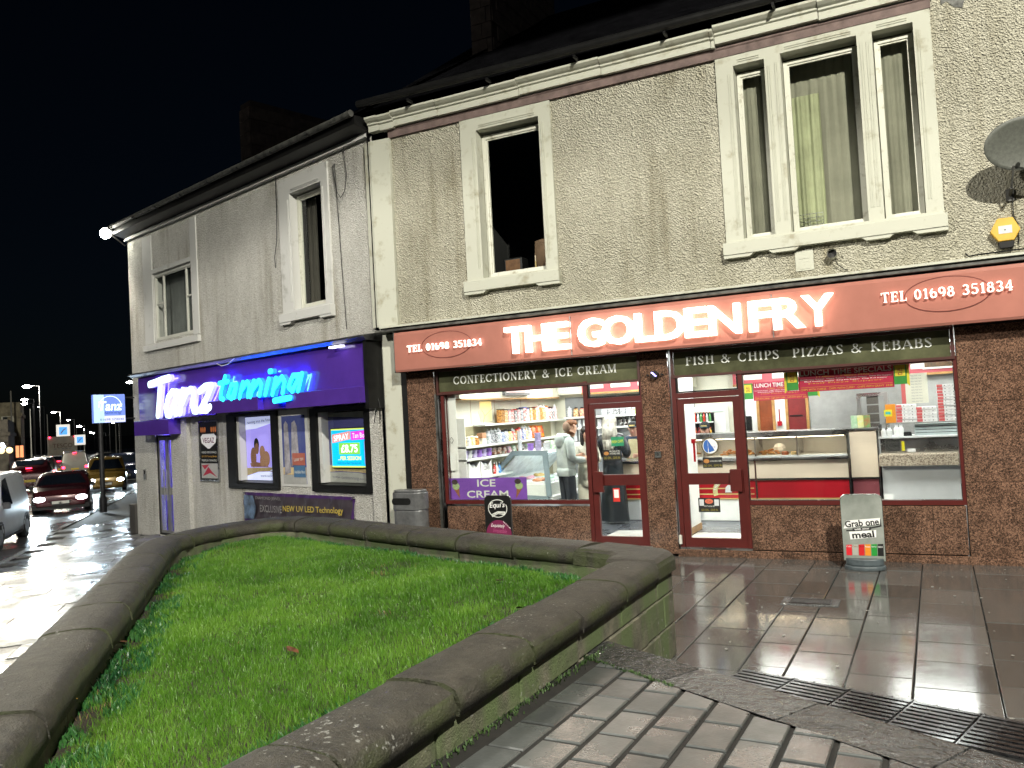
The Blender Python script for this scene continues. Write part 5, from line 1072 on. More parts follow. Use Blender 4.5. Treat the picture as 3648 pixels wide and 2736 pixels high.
# jars, bags and tubs on the shelves
def jarproto(name, label, body, lid, r=.062, h=.17, knob=True, square=False):
    t = thing(name, label, 'jar')
    if square: MB().bbox(-r, r, -r, r, 0, h, .01).build('jar_body', body, t); MB().box(-r * .96, r * .96, -r * .96, r * .96, h + .001, h + .016).build('lid', lid, t)
    else:
        MB().lathe([(r * .85, 0), (r, .012), (r, h * .72), (r * .72, h * .92), (r * .72, h)], n=10).build('jar_body', body, t, smooth=False)
        q = MB(); q.lathe([(r * .78, h + .001), (r * .78, h + .014), (r * .35, h + .03)], n=10)
        if knob: q.ball((0, 0, h + .042), .017, n=6, m=4)
        q.build('lid', lid, t)
    return t
def sweet(name, a, b, sc=45, gl=.12): return mat(name, a, gl, .2, sc, col2=b, vth=(.42, .58))
SW = {'brown fudge': ((.50, .25, .08), (.2, .08, .03)), 'pink and white': ((.7, .25, .3), (.8, .75, .7)), 'red striped': ((.6, .03, .04), (.75, .7, .65)), 'clear mint': ((.7, .72, .72), (.35, .38, .42)), 'liquorice': ((.05, .05, .06), (.6, .6, .6)), 'orange cube': ((.65, .3, .06), (.7, .65, .5)), 'blue wrapped': ((.05, .12, .45), (.75, .75, .75)), 'yellow lemon': ((.75, .6, .15), (.7, .68, .6)), 'green apple': ((.35, .5, .12), (.75, .75, .65)), 'toffee': ((.42, .20, .06), (.75, .6, .4)), 'silver foil': ((.6, .6, .62), (.12, .12, .14)), 'rhubarb': ((.6, .15, .2), (.75, .6, .3))}
lids = [mat('black_lid', (.02, .02, .02), .3, .05), mat('red_lid', (.5, .02, .02), .3, .05), mat('blue_lid', (.03, .08, .4), .3, .05), mat('orange_lid', (.6, .15, .02), .3, .05), mat('clear_lid', (.62, .64, .66), .12, .05)]
ordn = ['first', 'second', 'third', 'fourth', 'fifth', 'sixth', 'seventh', 'eighth', 'ninth', 'tenth', 'eleventh', 'twelfth', 'thirteenth', 'fourteenth', 'fifteenth', 'sixteenth', 'seventeenth', 'eighteenth', 'nineteenth', 'twentieth', 'twenty-first', 'twenty-second', 'twenty-third', 'twenty-fourth']
sk = list(SW)
def row(x, ys, z, kinds, lidf, r, h, where, grp, sq=lambda i: False, xs=None):
    for i, y in enumerate(ys):
        k = kinds[i % len(kinds)]; m = sweet('sweets_' + k.replace(' ', '_'), *SW[k]); xx = x if xs is None else xs[i]
        j = jarproto('sweet_jar', '%s %s jar from the left %s, %s sweets' % (ordn[i], 'square' if sq(i) else 'round', where, k), m, lidf(i), r * rnd.uniform(.92, 1.05), h * rnd.uniform(.92, 1.08), not sq(i) and lidf(i) is lids[4], sq(i))
        j.location = (xx + rnd.uniform(-.01, .01), y, z); j.rotation_euler = (0, 0, rnd.uniform(-.1, .1)); j['group'] = grp
row(-6.81, [1.80 + .128 * i for i in range(19)], 1.886, ['brown fudge', 'toffee', 'pink and white', 'red striped', 'liquorice', 'pink and white', 'silver foil', 'red striped', 'clear mint', 'orange cube', 'brown fudge', 'yellow lemon', 'rhubarb'], lambda i: lids[(0, 0, 0, 1, 1, 0, 0, 2, 2, 0, 0, 1, 4, 4, 4, 3, 0, 0, 4)[i]], .055, .225, 'on the top shelf', 'jars of sweets along the top shelf', sq=lambda i: i < 12)
row(-6.80, [.47, .60, .73, .86], 1.551, ['toffee', 'clear mint', 'yellow lemon', 'brown fudge'], lambda i: mat('cream_lid', (.7, .66, .55), .3, .05), .056, .13, 'on the middle shelf', 'cream topped jars at the left end of the middle shelf')
row(-6.80, [1.28 + .132 * i for i in range(13)], 1.551, ['clear mint', 'silver foil', 'liquorice', 'clear mint', 'blue wrapped', 'clear mint', 'yellow lemon', 'red striped', 'toffee', 'pink and white', 'blue wrapped', 'orange cube', 'clear mint'], lambda i: (lids[4], lids[4], lids[4], lids[4], lids[0], lids[0], lids[0], lids[4], lids[1], lids[1], lids[4], lids[4], lids[4])[i], .058, .19, 'of the long middle shelf run', 'glass sweet jars along the middle shelf')
row(0, [4.30] * 4, 1.906, ['clear mint', 'toffee', 'rhubarb', 'pink and white'], lambda i: lids[4] if i < 1 else lids[0], .06, .17, 'at the back corner', 'jars at the back corner shelf', xs=[-6.56, -6.42, -6.28, -6.16])
bx = thing('sweet_box', 'stack of beige wafer packs between the jars on the middle shelf', 'box', (-6.80, 1.07, 1.551)); MB().bbox(-.05, .05, -.07, .07, 0, .10).build('carton', M['creamwall'], bx); MB().bbox(-.05, .05, -.07, .07, .102, .19).build('carton', mat('wafer_pack', (.55, .28, .15), .5, .2, 30), bx)
def crisp(x, y, z, col, lab, s=1, rz=0):
    t = thing('crisp_packet', lab, 'crisps', (x, y, z), rz, 'packets of snacks on the shelves'); q = MB(); vs = []
    for i in range(7):
        for j in range(7):
            u, v = i / 6 - .5, j / 6; pf = .03 * (1 - (2 * u) ** 4) * max(0, 1 - (2 * v - 1) ** 6); vs.append((pf, u * .20 * s, v * .24 * s))
    vs += [(-a, b, c) for a, b, c in vs]; fs = [(i * 7 + j, (i + 1) * 7 + j, (i + 1) * 7 + j + 1, i * 7 + j + 1) for i in range(6) for j in range(6)]; fs += [tuple(49 + k for k in reversed(f)) for f in fs]; q.mesh(vs, fs)
    q.build('packet', mat('foil_' + col[0], col[1], .25, .3, 14, col2=col[2], vth=(.45, .55)), t, smooth=True); t.rotation_euler = (0, -.25, rz); return t
fo = {'orange': ('orange', (.65, .22, .02), (.35, .02, .01)), 'pale': ('pale', (.7, .65, .55), (.4, .15, .1)), 'white': ('white', (.72, .72, .7), (.3, .5, .3)), 'brown': ('brown', (.25, .1, .05), (.7, .6, .5)), 'black': ('black', (.04, .03, .03), (.6, .6, .6)), 'pink': ('pink', (.7, .3, .4), (.75, .7, .7))}
crisp(-6.77, 3.06, 1.553, fo['orange'], 'large orange foil crisp packet at the right end of the middle shelf', 1.05, -.5); crisp(-6.77, 3.32, 1.553, fo['orange'], 'second orange crisp packet beside the brown jars on the middle shelf', 1, -.5)
for i in range(8): k = ('brown', 'brown', 'pale', 'pink', 'white', 'brown', 'black', 'white')[i]; crisp(-6.78, 1.45 + .19 * i, 1.347, fo[k], '%s small %s snack packet on the lower shelf counted from the left' % (ordn[i], k), .55, -.4)
purple = mat('purple_plastic_tub', (.30, .16, .55), .3, .1, 4); purp2 = mat('clear_lilac_tub', (.45, .40, .62), .2, .15, 20)
def tub(x, y, z, m, lab, r=.05, h=.12, n=3, grp='plastic tubs'):
    t = thing('tub_stack', lab, 'tubs', (x, y, z), 0, grp)
    for k in range(n): MB().lathe([(r * .8, k * h / n + .001), (r, k * h / n + h / n * .85), (r * 1.06, k * h / n + h / n * .87), (r * 1.06, (k + 1) * h / n - .001)], n=12).build('tub', m, t)
    return t
for i, (yy, m_) in enumerate(((.48, purp2), (.62, M['clear']), (.78, purp2), (.95, purple), (1.10, purp2), (1.28, purple))): tub(-6.80, yy, 1.347, m_ if m_ is not M['clear'] else MATS['clear_lid'], '%s tub from the left on the lower shelf beside the snack packets' % ordn[i], .055, .13, 2, 'tubs on the lower shelf')
# carrier boxes and bottles
for i, (yy, s_) in enumerate(((.62, ''), (1.02, 'CONES'))):
    t = thing('carton', 'open white carton holding plastic bags on the bottom shelf, %s' % ('the left one' if i == 0 else 'printed CONES'), 'box', (-6.83, yy, 1.031)); q = MB()
    q.prism([(-.18, 0), (.18, 0), (.18, .26), (.06, .16), (-.06, .16), (-.18, .26)], .115, .12, 'x'); q.box(-.10, .115, -.18, -.175, 0, .24).box(-.10, .115, .175, .18, 0, .24); q.box(-.1, .115, -.175, .175, 0, .005); q.build('carton_body', M['paper'], t)
    q = MB(); q.ball((0, -.06, .13), .09, .09, .10, 8, 6).ball((.02, .08, .12), .08, .08, .10, 8, 6); q.build('plastic_bag', MATS['clear_lid'], t, smooth=True)
    if s_:
        me = text('lettering', 'CONES', -.11, .11, .10, .16, 0, M['ink'], t); me.rotation_euler = (0, 0, R(90)); me.location = (.122, 0, 0)
for i, (yy, c_) in enumerate(((1.42, (.6, .05, .04)), (1.50, (.72, .72, .74)), (1.60, (.05, .25, .6)), (1.70, (.1, .3, .65)))):
    t = thing('sauce_bottle', '%s squeezy bottle in the row by the slanted freezer glass' % ordn[i], 'bottle', (-6.78, yy, 1.031), 0, 'sauce bottles'); MB().lathe([(.03, 0), (.032, .10), (.012, .14), (.008, .17)], n=10).build('bottle_body', mat('sauce_%d' % i, c_, .25, .3, 20, col2=(.75, .75, .75), vth=(.4, .5)), t); MB().lathe([(.014, .171), (.010, .19)], n=8).build('cap', M['paper'], t)
tv = thing('television', 'small flat screen bracketed high above the sweet shelves', 'television', (-6.72, 2.3, 2.36)); MB().bbox(-.03, .03, -.50, .50, 0, .55, .01).build('casing', mat('grey_plastic', (.18, .18, .18), .4, .05), tv); MB().box(.031, .034, -.46, .46, .05, .52).build('screen', mat('tv_screen', (.5, .3, .3), .3, .4, 3, em=(.8, .6, .55), es=.7, col2=(.7, .7, .7)), tv)
ntc = thing('notice', 'white age restriction notice high on the back wall', 'notice', (-6.52, 4.19, 2.39)); MB().box(-.21, .21, -.004, 0, 0, .34).build('sheet', M['paper'], ntc)
for k, s_ in enumerate(('THE AGE OF 16', 'ANYONE UNDER', 'PRODUCTS TO', 'NO TOBACCO')): text('lettering', s_, -.17, .17, .03 + k * .075, .075 + k * .075, -.006, MATS['grey_print'], ntc)
tw_ = thing('twigs', 'bare decorative twig standing by the warm lit board', 'twigs', (-6.90, 1.2, 1.553)); q = MB(); q.path([Vector((0, 0, 0)), Vector((.02, .05, .3)), Vector((0, .2, .47)), Vector((.02, .45, .60))], .003, 5).path([Vector((0, .2, .47)), Vector((.02, .05, .58))], .002, 4).path([Vector((.02, .05, .3)), Vector((0, -.02, .55))], .002, 4); q.build('stem', M['mahog'] if False else M['wood'], tw_)
# serve-over ice cream freezer
FZ = thing('display_freezer', 'grey framed glass ice cream display freezer with slanting glass behind the left window', 'display freezer', (-6.95, 1.6, .116))
fm = mat('blue_grey_freezer_frame', (.20, .26, .28), .35, .05, 3); z_ = -.116
def bar(mb, a, b, r): mb.tube(a, b, r, r, 4)
q = MB(); y0 = 0
Lq = [(0, .84), (.44, 1.24), (1.06, 1.24), (1.06, .58)]
q.prism([(.0, .80), (.0, .88), (.43, 1.28), (1.08, 1.27), (1.12, .50), (1.04, .50), (1.0, 1.19), (.46, 1.20)], 0, .05, 'y'); q.prism([(.0, .80), (.06, .80), (.06, .56), (1.04, .50), (1.12, .44), (.0, .48)], 0, .05, 'y'); q.build('end_frame', fm, FZ)
MB().prism([(.06, .56), (.06, .80), (.46, 1.20), (1.0, 1.19), (1.04, .50)], .02, .026, 'y').build('end_glass', M['glass'], FZ)
q = MB(); q.box(0, 1.08, .0, 2.3, 0, .43); q.build('base', mat('freezer_base_grey', (.25, .27, .28), .4, .05), FZ); MB().bbox(1.03, 1.13, .05, 2.3, .431, .50, .01).build('bumper_rail', M['white'], FZ)
MB().box(1.05, 1.056, .06, 2.25, .52, 1.20).build('front_glass', M['glass'], FZ); MB().box(.42, 1.10, .05, 2.3, 1.24, 1.27).build('top_shelf', M['white'], FZ); MB().box(.06, 1.02, .06, 2.25, .44, .70).build('tray_deck', M['white'], FZ)
MB().box(.05, .06, .06, 2.25, .5, .85).build('rear_panel', M['white'], FZ); MB().prism([(.07, .80), (.45, 1.17), (.45, 1.185), (.06, .81)], .06, 2.25, 'y').build('rear_slope', mat('frosted_lid', (.70, .76, .78), .3, .15, 6), FZ); MB().box(.50, .98, .10, 2.2, 1.222, 1.235).build('light_strip', emit('cold_strip_light', (.85, .95, 1), 5), FZ)
ics = [((.75, .68, .5), 'vanilla'), ((.5, .2, .1), 'chocolate'), ((.7, .35, .4), 'strawberry'), ((.4, .6, .45), 'mint'), ((.7, .45, .15), 'honeycomb'), ((.75, .72, .68), 'coconut')]
for i, (c_, n_) in enumerate(ics):
    t = thing('ice_cream_tub', 'steel tub of %s ice cream inside the display freezer' % n_, 'ice cream tub', (-6.95 + .34 + .42 * (i % 2), 1.6 + .30 + .5 * (i // 2), .116 + .701)); MB().box(-.18, .18, -.2, .2, 0, .04).build('tub', M['steel_light'], t); q = MB()
    for k in range(7): q.ball((rnd.uniform(-.12, .12), rnd.uniform(-.14, .14), .05), .06, .06, .04, 8, 5)
    q.build('ice_cream', mat('ice_cream_' + n_, c_, .6, .1, 20, .3, 40), t, smooth=True)
    if i % 2: tk = thing('price_ticket', 'white flavour ticket stuck by the %s ice cream tub' % n_, 'ticket', (-6.95 + .98, 1.6 + .30 + .5 * (i // 2), .116 + .72)); MB().prism([(-.05, 0), (.05, 0), (.05, .06), (-.05, .06)], -.07, -.066, 'x').build('card', M['paper'], tk)
tub(-6.10, 1.78, 1.388, purp2, 'tall stack of lilac tubs on the freezer top', .06, .30, 6, 'tubs on the freezer'); tub(-6.28, 1.85, 1.388, purple, 'short purple tub beside the lilac stack on the freezer top', .06, .12, 2, 'tubs on the freezer'); tub(-5.93, 1.75, 1.388, MATS['clear_lid'], 'clear tubs at the right corner of the freezer top', .07, .13, 2, 'tubs on the freezer'); tub(-6.42, 1.72, 1.388, MATS['clear_lid'], 'tall clear cup stack at the left of the freezer top', .04, .34, 7, 'tubs on the freezer')
t = thing('cone_box', 'white and lilac box behind the tubs on the freezer top', 'box', (-6.0, 2.25, 1.388)); MB().bbox(-.15, .1, -.12, .12, 0, .14).build('carton', MATS['foil_white'], t)
t = thing('price_card', 'small orange card above the freezer', 'card', (-6.06, 2.6, 1.388)); MB().box(-.07, .07, -.003, .003, .0, .20).build('card_sheet', M['gold'] if 0 else mat('orange_card', (.7, .25, .02), .5, .05), t)
# cups in a rack on the back wall
cr = thing('cup_rack', 'white vertical tubes of cups on the back wall behind the man', 'rack', (-6.05, 4.33, 1.42))
for k in range(9): MB().tube((-.42 + k * .105, 0, 0), (-.42 + k * .105, 0, .42), .042).build('cup_tube', MATS['clear_lid'], cr)
# back shelf goods seen through the left door
for i in range(9): k = ('clear mint', 'silver foil', 'liquorice', 'silver foil', 'clear mint', 'green apple', 'green apple', 'rhubarb', 'pink and white')[i]; t = jarproto('sweet_bag', '%s bag of %s sweets from the left on the back top shelf' % (ordn[i], k), sweet('sweets_' + k.replace(' ', '_'), *SW[k]), lids[4], .055, .11, False, True); t['category'] = 'sweets'; t.location = (-5.80 + i * .125, 4.30, 1.906); t['group'] = 'bags of sweets on the back shelf'
for i in range(10):
    c_ = [(.03, .02, .02), (.03, .02, .02), (.5, .5, .5), (.03, .02, .02), (.45, .5, .55), (.4, .5, .6), (.05, .15, .5), (.06, .2, .55), (.5, .05, .05), (.6, .6, .6)][i]
    t = thing('syrup_bottle', '%s bottle from the left in the row on the lower back shelf' % ordn[i], 'bottle', (-5.48 + i * .085, 4.32, 1.686), 0, 'bottles on the back shelf'); MB().lathe([(.034, 0), (.034, .11), (.013, .15), (.013, .175)], n=10).build('bottle_body', mat('bottle_%d' % i, c_, .15, .3, 25, col2=(.7, .7, .7), vth=(.36, .5)), t); MB().lathe([(.018, .176), (.018, .19)], n=8).build('cap', M['paper'] if i % 3 == 0 else lids[0], t)
t = thing('toy', 'purple box and teal box on the lower back shelf by the left door', 'boxes', (-5.80, 4.3, 1.686)); MB().bbox(-.05, .04, -.05, .05, 0, .14, .02).build('carton', purple, t); MB().bbox(.06, .2, -.05, .05, 0, .06).build('carton', mat('teal_carton', (.05, .4, .38), .4, .1), t); MB().bbox(.08, .2, -.05, .05, .062, .14).build('carton', mat('mustard_carton', (.5, .3, .05), .4, .1), t)
# ---------------------------------------------------------------- counter
CT = thing('counter', 'long chip shop counter with cream upper panels, red lower panels and steel trim', 'counter', (0, 2.45, .116)); zz = -.116
def cb(name, m, x0, x1, y0, y1, z0, z1, b=.0): 
    q = MB(); (q.bbox(x0, x1, y0, y1, z0 + zz, z1 + zz, b) if b else q.box(x0, x1, y0, y1, z0 + zz, z1 + zz)); return q.build(name, m, CT)
xc = [-5.15, -4.05, -2.62, -1.23]
cb('carcass', M['black'], -5.15, -.79, .03, .8, .12, 1.08)
cb('kick_plate', M['steel_light'], -5.15, -.80, .0, .028, .125, .47)
for a, b in zip(xc, xc[1:]):
    cb('lower_panel', M['red'], a + .015, b - .015, -.012, .028, .49, .765); cb('upper_panel', M['cream'], a + .012, b - .012, -.02, .028, .80, 1.075); cb('trim_rail', M['chrome'], a, b, -.03, .028, .768, .797); cb('post', M['chrome'], b - .012, b + .012, -.025, .03, .48, 1.08)
for z in (.545, .635): cb('stripe', M['gold'], -5.13, -2.66, -.015, -.0125, z, z + .018)
cb('foot_trim', M['gold'], -5.15, -.8, -.02, .028, .471, .487)
cb('worktop', M['steel'], -5.15, -1.23, -.07, .8, 1.09, 1.125, .006)
# heated glass display on the counter
cb('hood', M['steel'], -4.3, -1.23, -.02, .62, 1.44, 1.53, .008); cb('front_glass', M['glass'], -4.3, -1.24, -.01, -.004, 1.15, 1.43); cb('warmer_deck', M['steel_light'], -4.3, -1.24, .02, .6, 1.126, 1.15); cb('rear_glass', M['white'], -4.3, -1.24, .60, .612, 1.15, 1.43)
for x in (-4.3, -3.45, -2.62, -1.98, -1.25): cb('divider', M['steel'], x, x + .02, .0, .6, 1.15, 1.44)
cb('warm_lamp', emit('warm_heat_lamp', (1, .80, .55), 14), -4.2, -1.3, .20, .26, 1.425, 1.438)
cb('pier', M['cream'], -1.20, -.82, -.03, .30, .80, 1.50, .004); cb('pier_base', mat('dull_rose_panel', (.22, .06, .07), .25, .1, 2), -1.19, -.83, -.02, .3, .48, .77, .004)
for x in (-1.225, -.81): cb('pier_post', M['chrome'], x - .012, x + .012, -.045, .02, .48, 1.53)
cb('pier_cap', M['steel'], -1.24, -.79, -.05, .32, 1.505, 1.535, .006); cb('pier_rail', M['chrome'], -1.20, -.82, -.045, -.02, .775, .795)
food = mat('fried_food', (.55, .26, .06), .5, .25, 18, .4, 40, col2=(.35, .12, .03)); q = None
for i, (x, n) in enumerate(((-3.95, 26), (-3.70, 18), (-3.05, 30), (-2.75, 22), (-2.42, 30))):
    t = thing('fried_fish_pile', '%s heap of golden fried food from the left in the heated glass display' % ordn[i], 'food', (x, 2.45 + .25, 1.151), 0, 'food in the heated display'); q = MB()
    for k in range(n): a = rnd.uniform(0, 6.3); d = rnd.uniform(0, .12); q.ball((d * 1.3 * math.cos(a), d * math.sin(a), rnd.uniform(.015, .09) * (1 - d * 4)+.01), rnd.uniform(.02, .045), .018, .015, 6, 4)
    q.build('food', food, t, smooth=True)
for i, (x, c_) in enumerate(((-2.18, (.28, .07, .02)), (-2.04, (.55, .38, .16)))): t = thing('pie', ('dark pie' if i == 0 else 'pale round pie') + ' at the right of the heated display beside the divider', 'pie', (x, 2.62, 1.151)); MB().lathe([(.05, 0), (.06, .045), (.04, .055)], n=14).build('crust', mat('pie_%d' % i, c_, .5, .2, 12), t)
t = thing('paper_bag', 'crumpled white paper bag in the glass display', 'bag', (-2.30, 2.85, 1.151)); MB().ball((0, 0, .09), .10, .06, .09, 7, 5).build('bag_paper', M['paper'], t)
# steel range to the right
RG = thing('fryer_range', 'stainless steel fryer range with a speckled granite ledge on the right', 'fryer', (-.78, 2.45, .116))
def rb(name, m, x0, x1, y0, y1, z0, z1, b=.0): 
    q = MB(); (q.bbox(x0, x1, y0, y1, z0 + zz, z1 + zz, b) if b else q.box(x0, x1, y0, y1, z0 + zz, z1 + zz)); return q.build(name, m, RG)
rb('front_panel', M['steel_light'], .0, 4.6, .0, .7, .125, .965, .004); gr_ = mat('speckled_granite_ledge', (.50, .43, .33), .3, .3, 60, col2=(.14, .10, .07), vth=(.42, .55)); rb('ledge', gr_, -.02, 4.6, -.16, .7, .967, 1.145, .02)
rb('upper_panel', M['steel'], .0, 4.6, .10, .6, 1.147, 1.36, .004); rb('top', M['steel_light'], -.02, 4.6, .06, .7, 1.362, 1.385, .004); rb('pillar', M['steel'], -.02, .02, .3, .34, 1.386, 1.57); rb('shelf', M['glass'], -.03, 4.6, .12, .62, 1.572, 1.586)
rb('vent_grille', M['chrome'], .06, .27, .088, .099, 1.16, 1.345)
for i in range(9): rb('grille_bar', M['black'], .07, .26, .083, .0875, 1.172 + i * .019, 1.180 + i * .019)
rb('yellow_label', mat('yellow_sticker', (.7, .62, .02), .5, .05), .285, .325, .094, .099, 1.17, 1.31); rb('paper_label', M['paper'], .36, .47, .094, .099, 1.155, 1.20)
til = thing('till', 'white ridged steel cash till on the range under the glass shelf', 'till', (-.05, 2.75, 1.386)); MB().bbox(-.26, 1.2, -.05, .3, .0, .165, .01).build('case', mat('pale_till_case', (.55, .62, .62), .35, .05), til)
for k in range(3): MB().box(-.25, 1.19, -.056, -.051, .035 + .045 * k, .042 + .045 * k).build('ridge', M['black'], til)
tlb = thing('weighing_scale', 'small black card reader beside the white containers', 'card reader', (-.42, 2.66, 1.386)); MB().bbox(-.07, .07, -.06, .06, 0, .06, .015).build('case', M['black'], tlb)
for i, (x, h_) in enumerate(((-.73, .12), (-.65, .13), (-.55, .16), (-.49, .16))):
    t = thing('plastic_container', '%s white plastic bottle from the left on the steel range' % ordn[i], 'container', (x, 2.62, 1.386), 0, 'white plastic containers'); MB().lathe([(.038, 0), (.04, h_ * .7), (.022, h_ * .88), (.022, h_)], n=10).build('container_body', M['paper'], t); MB().lathe([(.024, h_ + .001), (.024, h_ + .015)], n=8).build('cap', MATS['clear_lid'], t)
# pizza boxes
pzm = mat('white_pizza_box', (.72, .70, .68), .6, .04, 4); pzr = mat('pink_box_end', (.60, .12, .12), .6, .05, 4)
pb = thing('pizza_box', '', 'pizza box'); MB().bbox(-.135, .135, 0, .27, 0, .042, .004).build('box_body', pzm, pb); MB().box(-.1352, -.06, -.002, -.0005, .002, .040).build('pink_end_print', pzr, pb)
q = MB(); q.prism([(-.03 + .007 * math.cos(a), .021 + .007 * math.sin(a)) for a in [k * math.pi / 4 for k in range(8)]], -.002, -.0005); q.prism([(.08 + .007 * math.cos(a), .021 + .007 * math.sin(a)) for a in [k * math.pi / 4 for k in range(8)]], -.002, -.0005); q.build('vent_hole', M['ink'], pb); text('lettering', '12"', .015, .045, .012, .030, -.0015, MATS['grey_print'], pb)
k_ = 0
for (x, n, lab) in ((-.40, 6, 'left stack'), (-.13, 5, 'middle stack'), (.16, 12, 'tall right stack')):
    for i in range(n):
        pos = 'bottom' if i == 0 else 'top' if i == n - 1 else ordn[i] + ' from the bottom'
        lb = '%s white and pink pizza box of the %s' % (pos, lab); l_ = (x + rnd.uniform(-.005, .005), 2.60 + rnd.uniform(-.006, .006), 1.588 + i * .045)
        if k_ == 0: pb.location = l_; pb['label'] = lb; pb['group'] = 'stacked pizza boxes'
        else: dup(pb, l_, rnd.uniform(-.02, .02), lb, 'stacked pizza boxes')
        k_ += 1
t = thing('leaflet_holder', 'orange leaflet holder with yellow leaflets left of the pizza boxes', 'leaflet holder', (-.615, 2.6, 1.588)); MB().bbox(-.07, .07, 0, .03, 0, .28).build('holder', mat('orange_card', (.7, .25, .02), .5, .05), t); MB().box(-.09, .02, -.006, -.001, .10, .20).build('leaflet', MATS['yellow_sticker'], t); MB().box(-.07, -.0, -.009, -.0065, .13, .17).build('leaflet', MATS['teal_carton'], t)
t = thing('juice_cartons', 'three green and yellow printed cartons standing on the counter pier', 'cartons', (-1.04, 2.6, 1.536))
for k, c_ in enumerate(((.15, .5, .2), (.7, .65, .03), (.08, .4, .15))): MB().bbox(-.135 + .09 * k, -.048 + .09 * k, 0, .06, 0, .185, .003).build('carton', mat('carton_%d' % k, c_, .4, .3, 16, col2=(.7, .72, .6) if k != 2 else (.5, .1, .05)), t)
t = thing('wall_notice', 'long hanging paper strip of printed price tickets behind the pizza boxes', 'notice', (-.255, 3.1, 1.86)); MB().box(-.15, .16, 0, .004, 0, .46).build('sheet', M['creamwall'], t); MB().box(-.21, -.151, 0, .004, 0, .40).build('pink_sheet', pzr, t)
for k in range(10): text('lettering', 'MEAL FOR TWO', -.07, .08, .02 + k * .044, .036 + k * .044, -.003, MATS['grey_print'], t)
# back wall of the right room
MB().box(-2.0, 3.89, 4.43, 4.448, .12, 2.32).build('steel_wall_lining', mat('dull_steel_lining', (.40, .40, .39), .35, .15, 1.5, metal=.3), B); MB().box(-3.32, -2.01, 4.43, 4.448, .12, 2.32).build('white_wall_lining', M['white'], B)
for (a, b, m, n_) in ((-2.86, -2.64, M['mahog'], 'brown'), (-2.36, -2.06, M['darkred'], 'dark red')):
    MB().box(a - .05, a - .003, 4.39, 4.429, .12, 2.06).build('door_jamb', M['wood'], B); MB().box(b + .003, b + .05, 4.39, 4.429, .12, 2.06).build('door_jamb', M['wood'], B); MB().box(a, b, 4.40, 4.425, .12, 2.04).build('door', m, B)
q = MB(); q.box(-2.34, -2.12, 4.385, 4.397, 1.72, 1.74).build('bolt', M['black'], B)
t = thing('fire_bell', 'red switch with grey conduit between the two inner doors', 'switch', (-2.52, 4.38, 1.56)); MB().bbox(-.04, .04, 0, .045, 0, .08).build('switch_box', M['red'], t); MB().tube((0, .03, .08), (0, .03, .30), .010).build('conduit', M['red'], t); MB().bbox(-.02, .02, .0, .04, .30, .48).build('junction_box', M['steel_light'], t)
ho = thing('extractor_hood', 'grey steel extractor frame with dark mesh above the range', 'extractor', (-.95, 4.1, 1.4)); fr = MB(); ring(fr, -.24, .24, 0, .66, .06, -.02, .02); fr.build('frame', M['steel'], ho)
for k in range(4): MB().bbox(-.09, .09, .0, .06, .02 + .15 * k, .15 + .15 * k, .005).build('grille', mat('dark_mesh', (.07, .06, .05), .5, .4, 60), ho)
# menu boards over the counter
for (a, b, y) in ((-6.2, -4.0, 4.15), (-3.28, -2.0, 4.3), (-1.9, 1.6, 4.3)):
    t = thing('menu_board', {'-6.2': 'rose menu board high on the back wall seen through the left door light', '-3.28': 'rose menu board over the inner doors behind the lunch banner', '-1.9': 'long rose menu board with a food photo above the pizza boxes'}[str(a)], 'menu board', ((a + b) / 2, y, 2.37 if a < -5 else 2.345)); h = (b - a) / 2
    MB().box(-h, h, -.02, .03, .0, .42).build('board', M['menu'], t); MB().box(-h, h, -.05, .03, -.04, -.001).build('rail', M['wood'], t); n = max(2, int((b - a) / .5))
    for k in range(n): x0 = -h + .06 + k * (2 * h / n); MB().box(x0, x0 + 2 * h / n * .72, -.026, -.021, .07, .34).build('menu_sheet', mat('lit_menu_sheet', (.75, .72, .66), .5, .08, 30), t)
t = thing('picture', 'framed photo of food on the right menu board', 'picture', (.10, 4.25, 2.40)); MB().box(-.26, .26, 0, .02, 0, .28).build('frame', M['paper'], t); MB().box(-.23, .23, -.004, -.001, .03, .25).build('photo', mat('food_photo', (.25, .12, .05), .3, .4, 9, col2=(.03, .03, .02)), t)
fk = thing('drinks_fridge', 'lit white drinks fridge with bottles seen through the right door', 'fridge', (-3.78, 4.1, .12)); MB().box(-.36, .36, .0, .3, 0, 1.85).build('cabinet', M['white'], fk)
MB().box(-.30, .16, -.01, -.001, .3, 1.74).build('interior', M['black'], fk); MB().box(-.34, .34, -.02, -.001, 1.76, 1.84).build('header', mat('fridge_header', (.6, .75, .7), .4, .1, 8, em=(.8, .95, .9), es=.6), fk)
for k, z in enumerate((1.02, 1.30, 1.58)):
    MB().box(-.29, .15, -.16, -.012, z - .02, z).build('shelf', M['white'], fk)
    for i in range(8):
        c_ = [(.5, .05, .03), (.6, .3, .05), (.5, .05, .03), (.3, .04, .05), (.65, .35, .05), (.5, .1, .05), (.6, .6, .6), (.1, .3, .1)][(i + 3 * k) % 8]
        t = thing('drink_bottle', '%s bottle from the left on the %s shelf of the drinks fridge' % (ordn[i], ('lower', 'middle', 'upper')[k]), 'bottle', (-3.78 - .27 + i * .054, 4.0, .12 + z), 0, 'bottles in the drinks fridge'); MB().lathe([(.022, 0), (.022, .10), (.009, .14), (.009, .165)], n=8).build('bottle_body', mat('drink_%d_%d' % (k, i % 3), c_, .12, .2, 20), t); MB().lathe([(.011, .166), (.011, .178)], n=6).build('cap', lids[1], t)
MB().bbox(-3.42, -3.35, 1.4, 1.42, 2.3, 2.4).build('notice', M['paper'], B) if False else None
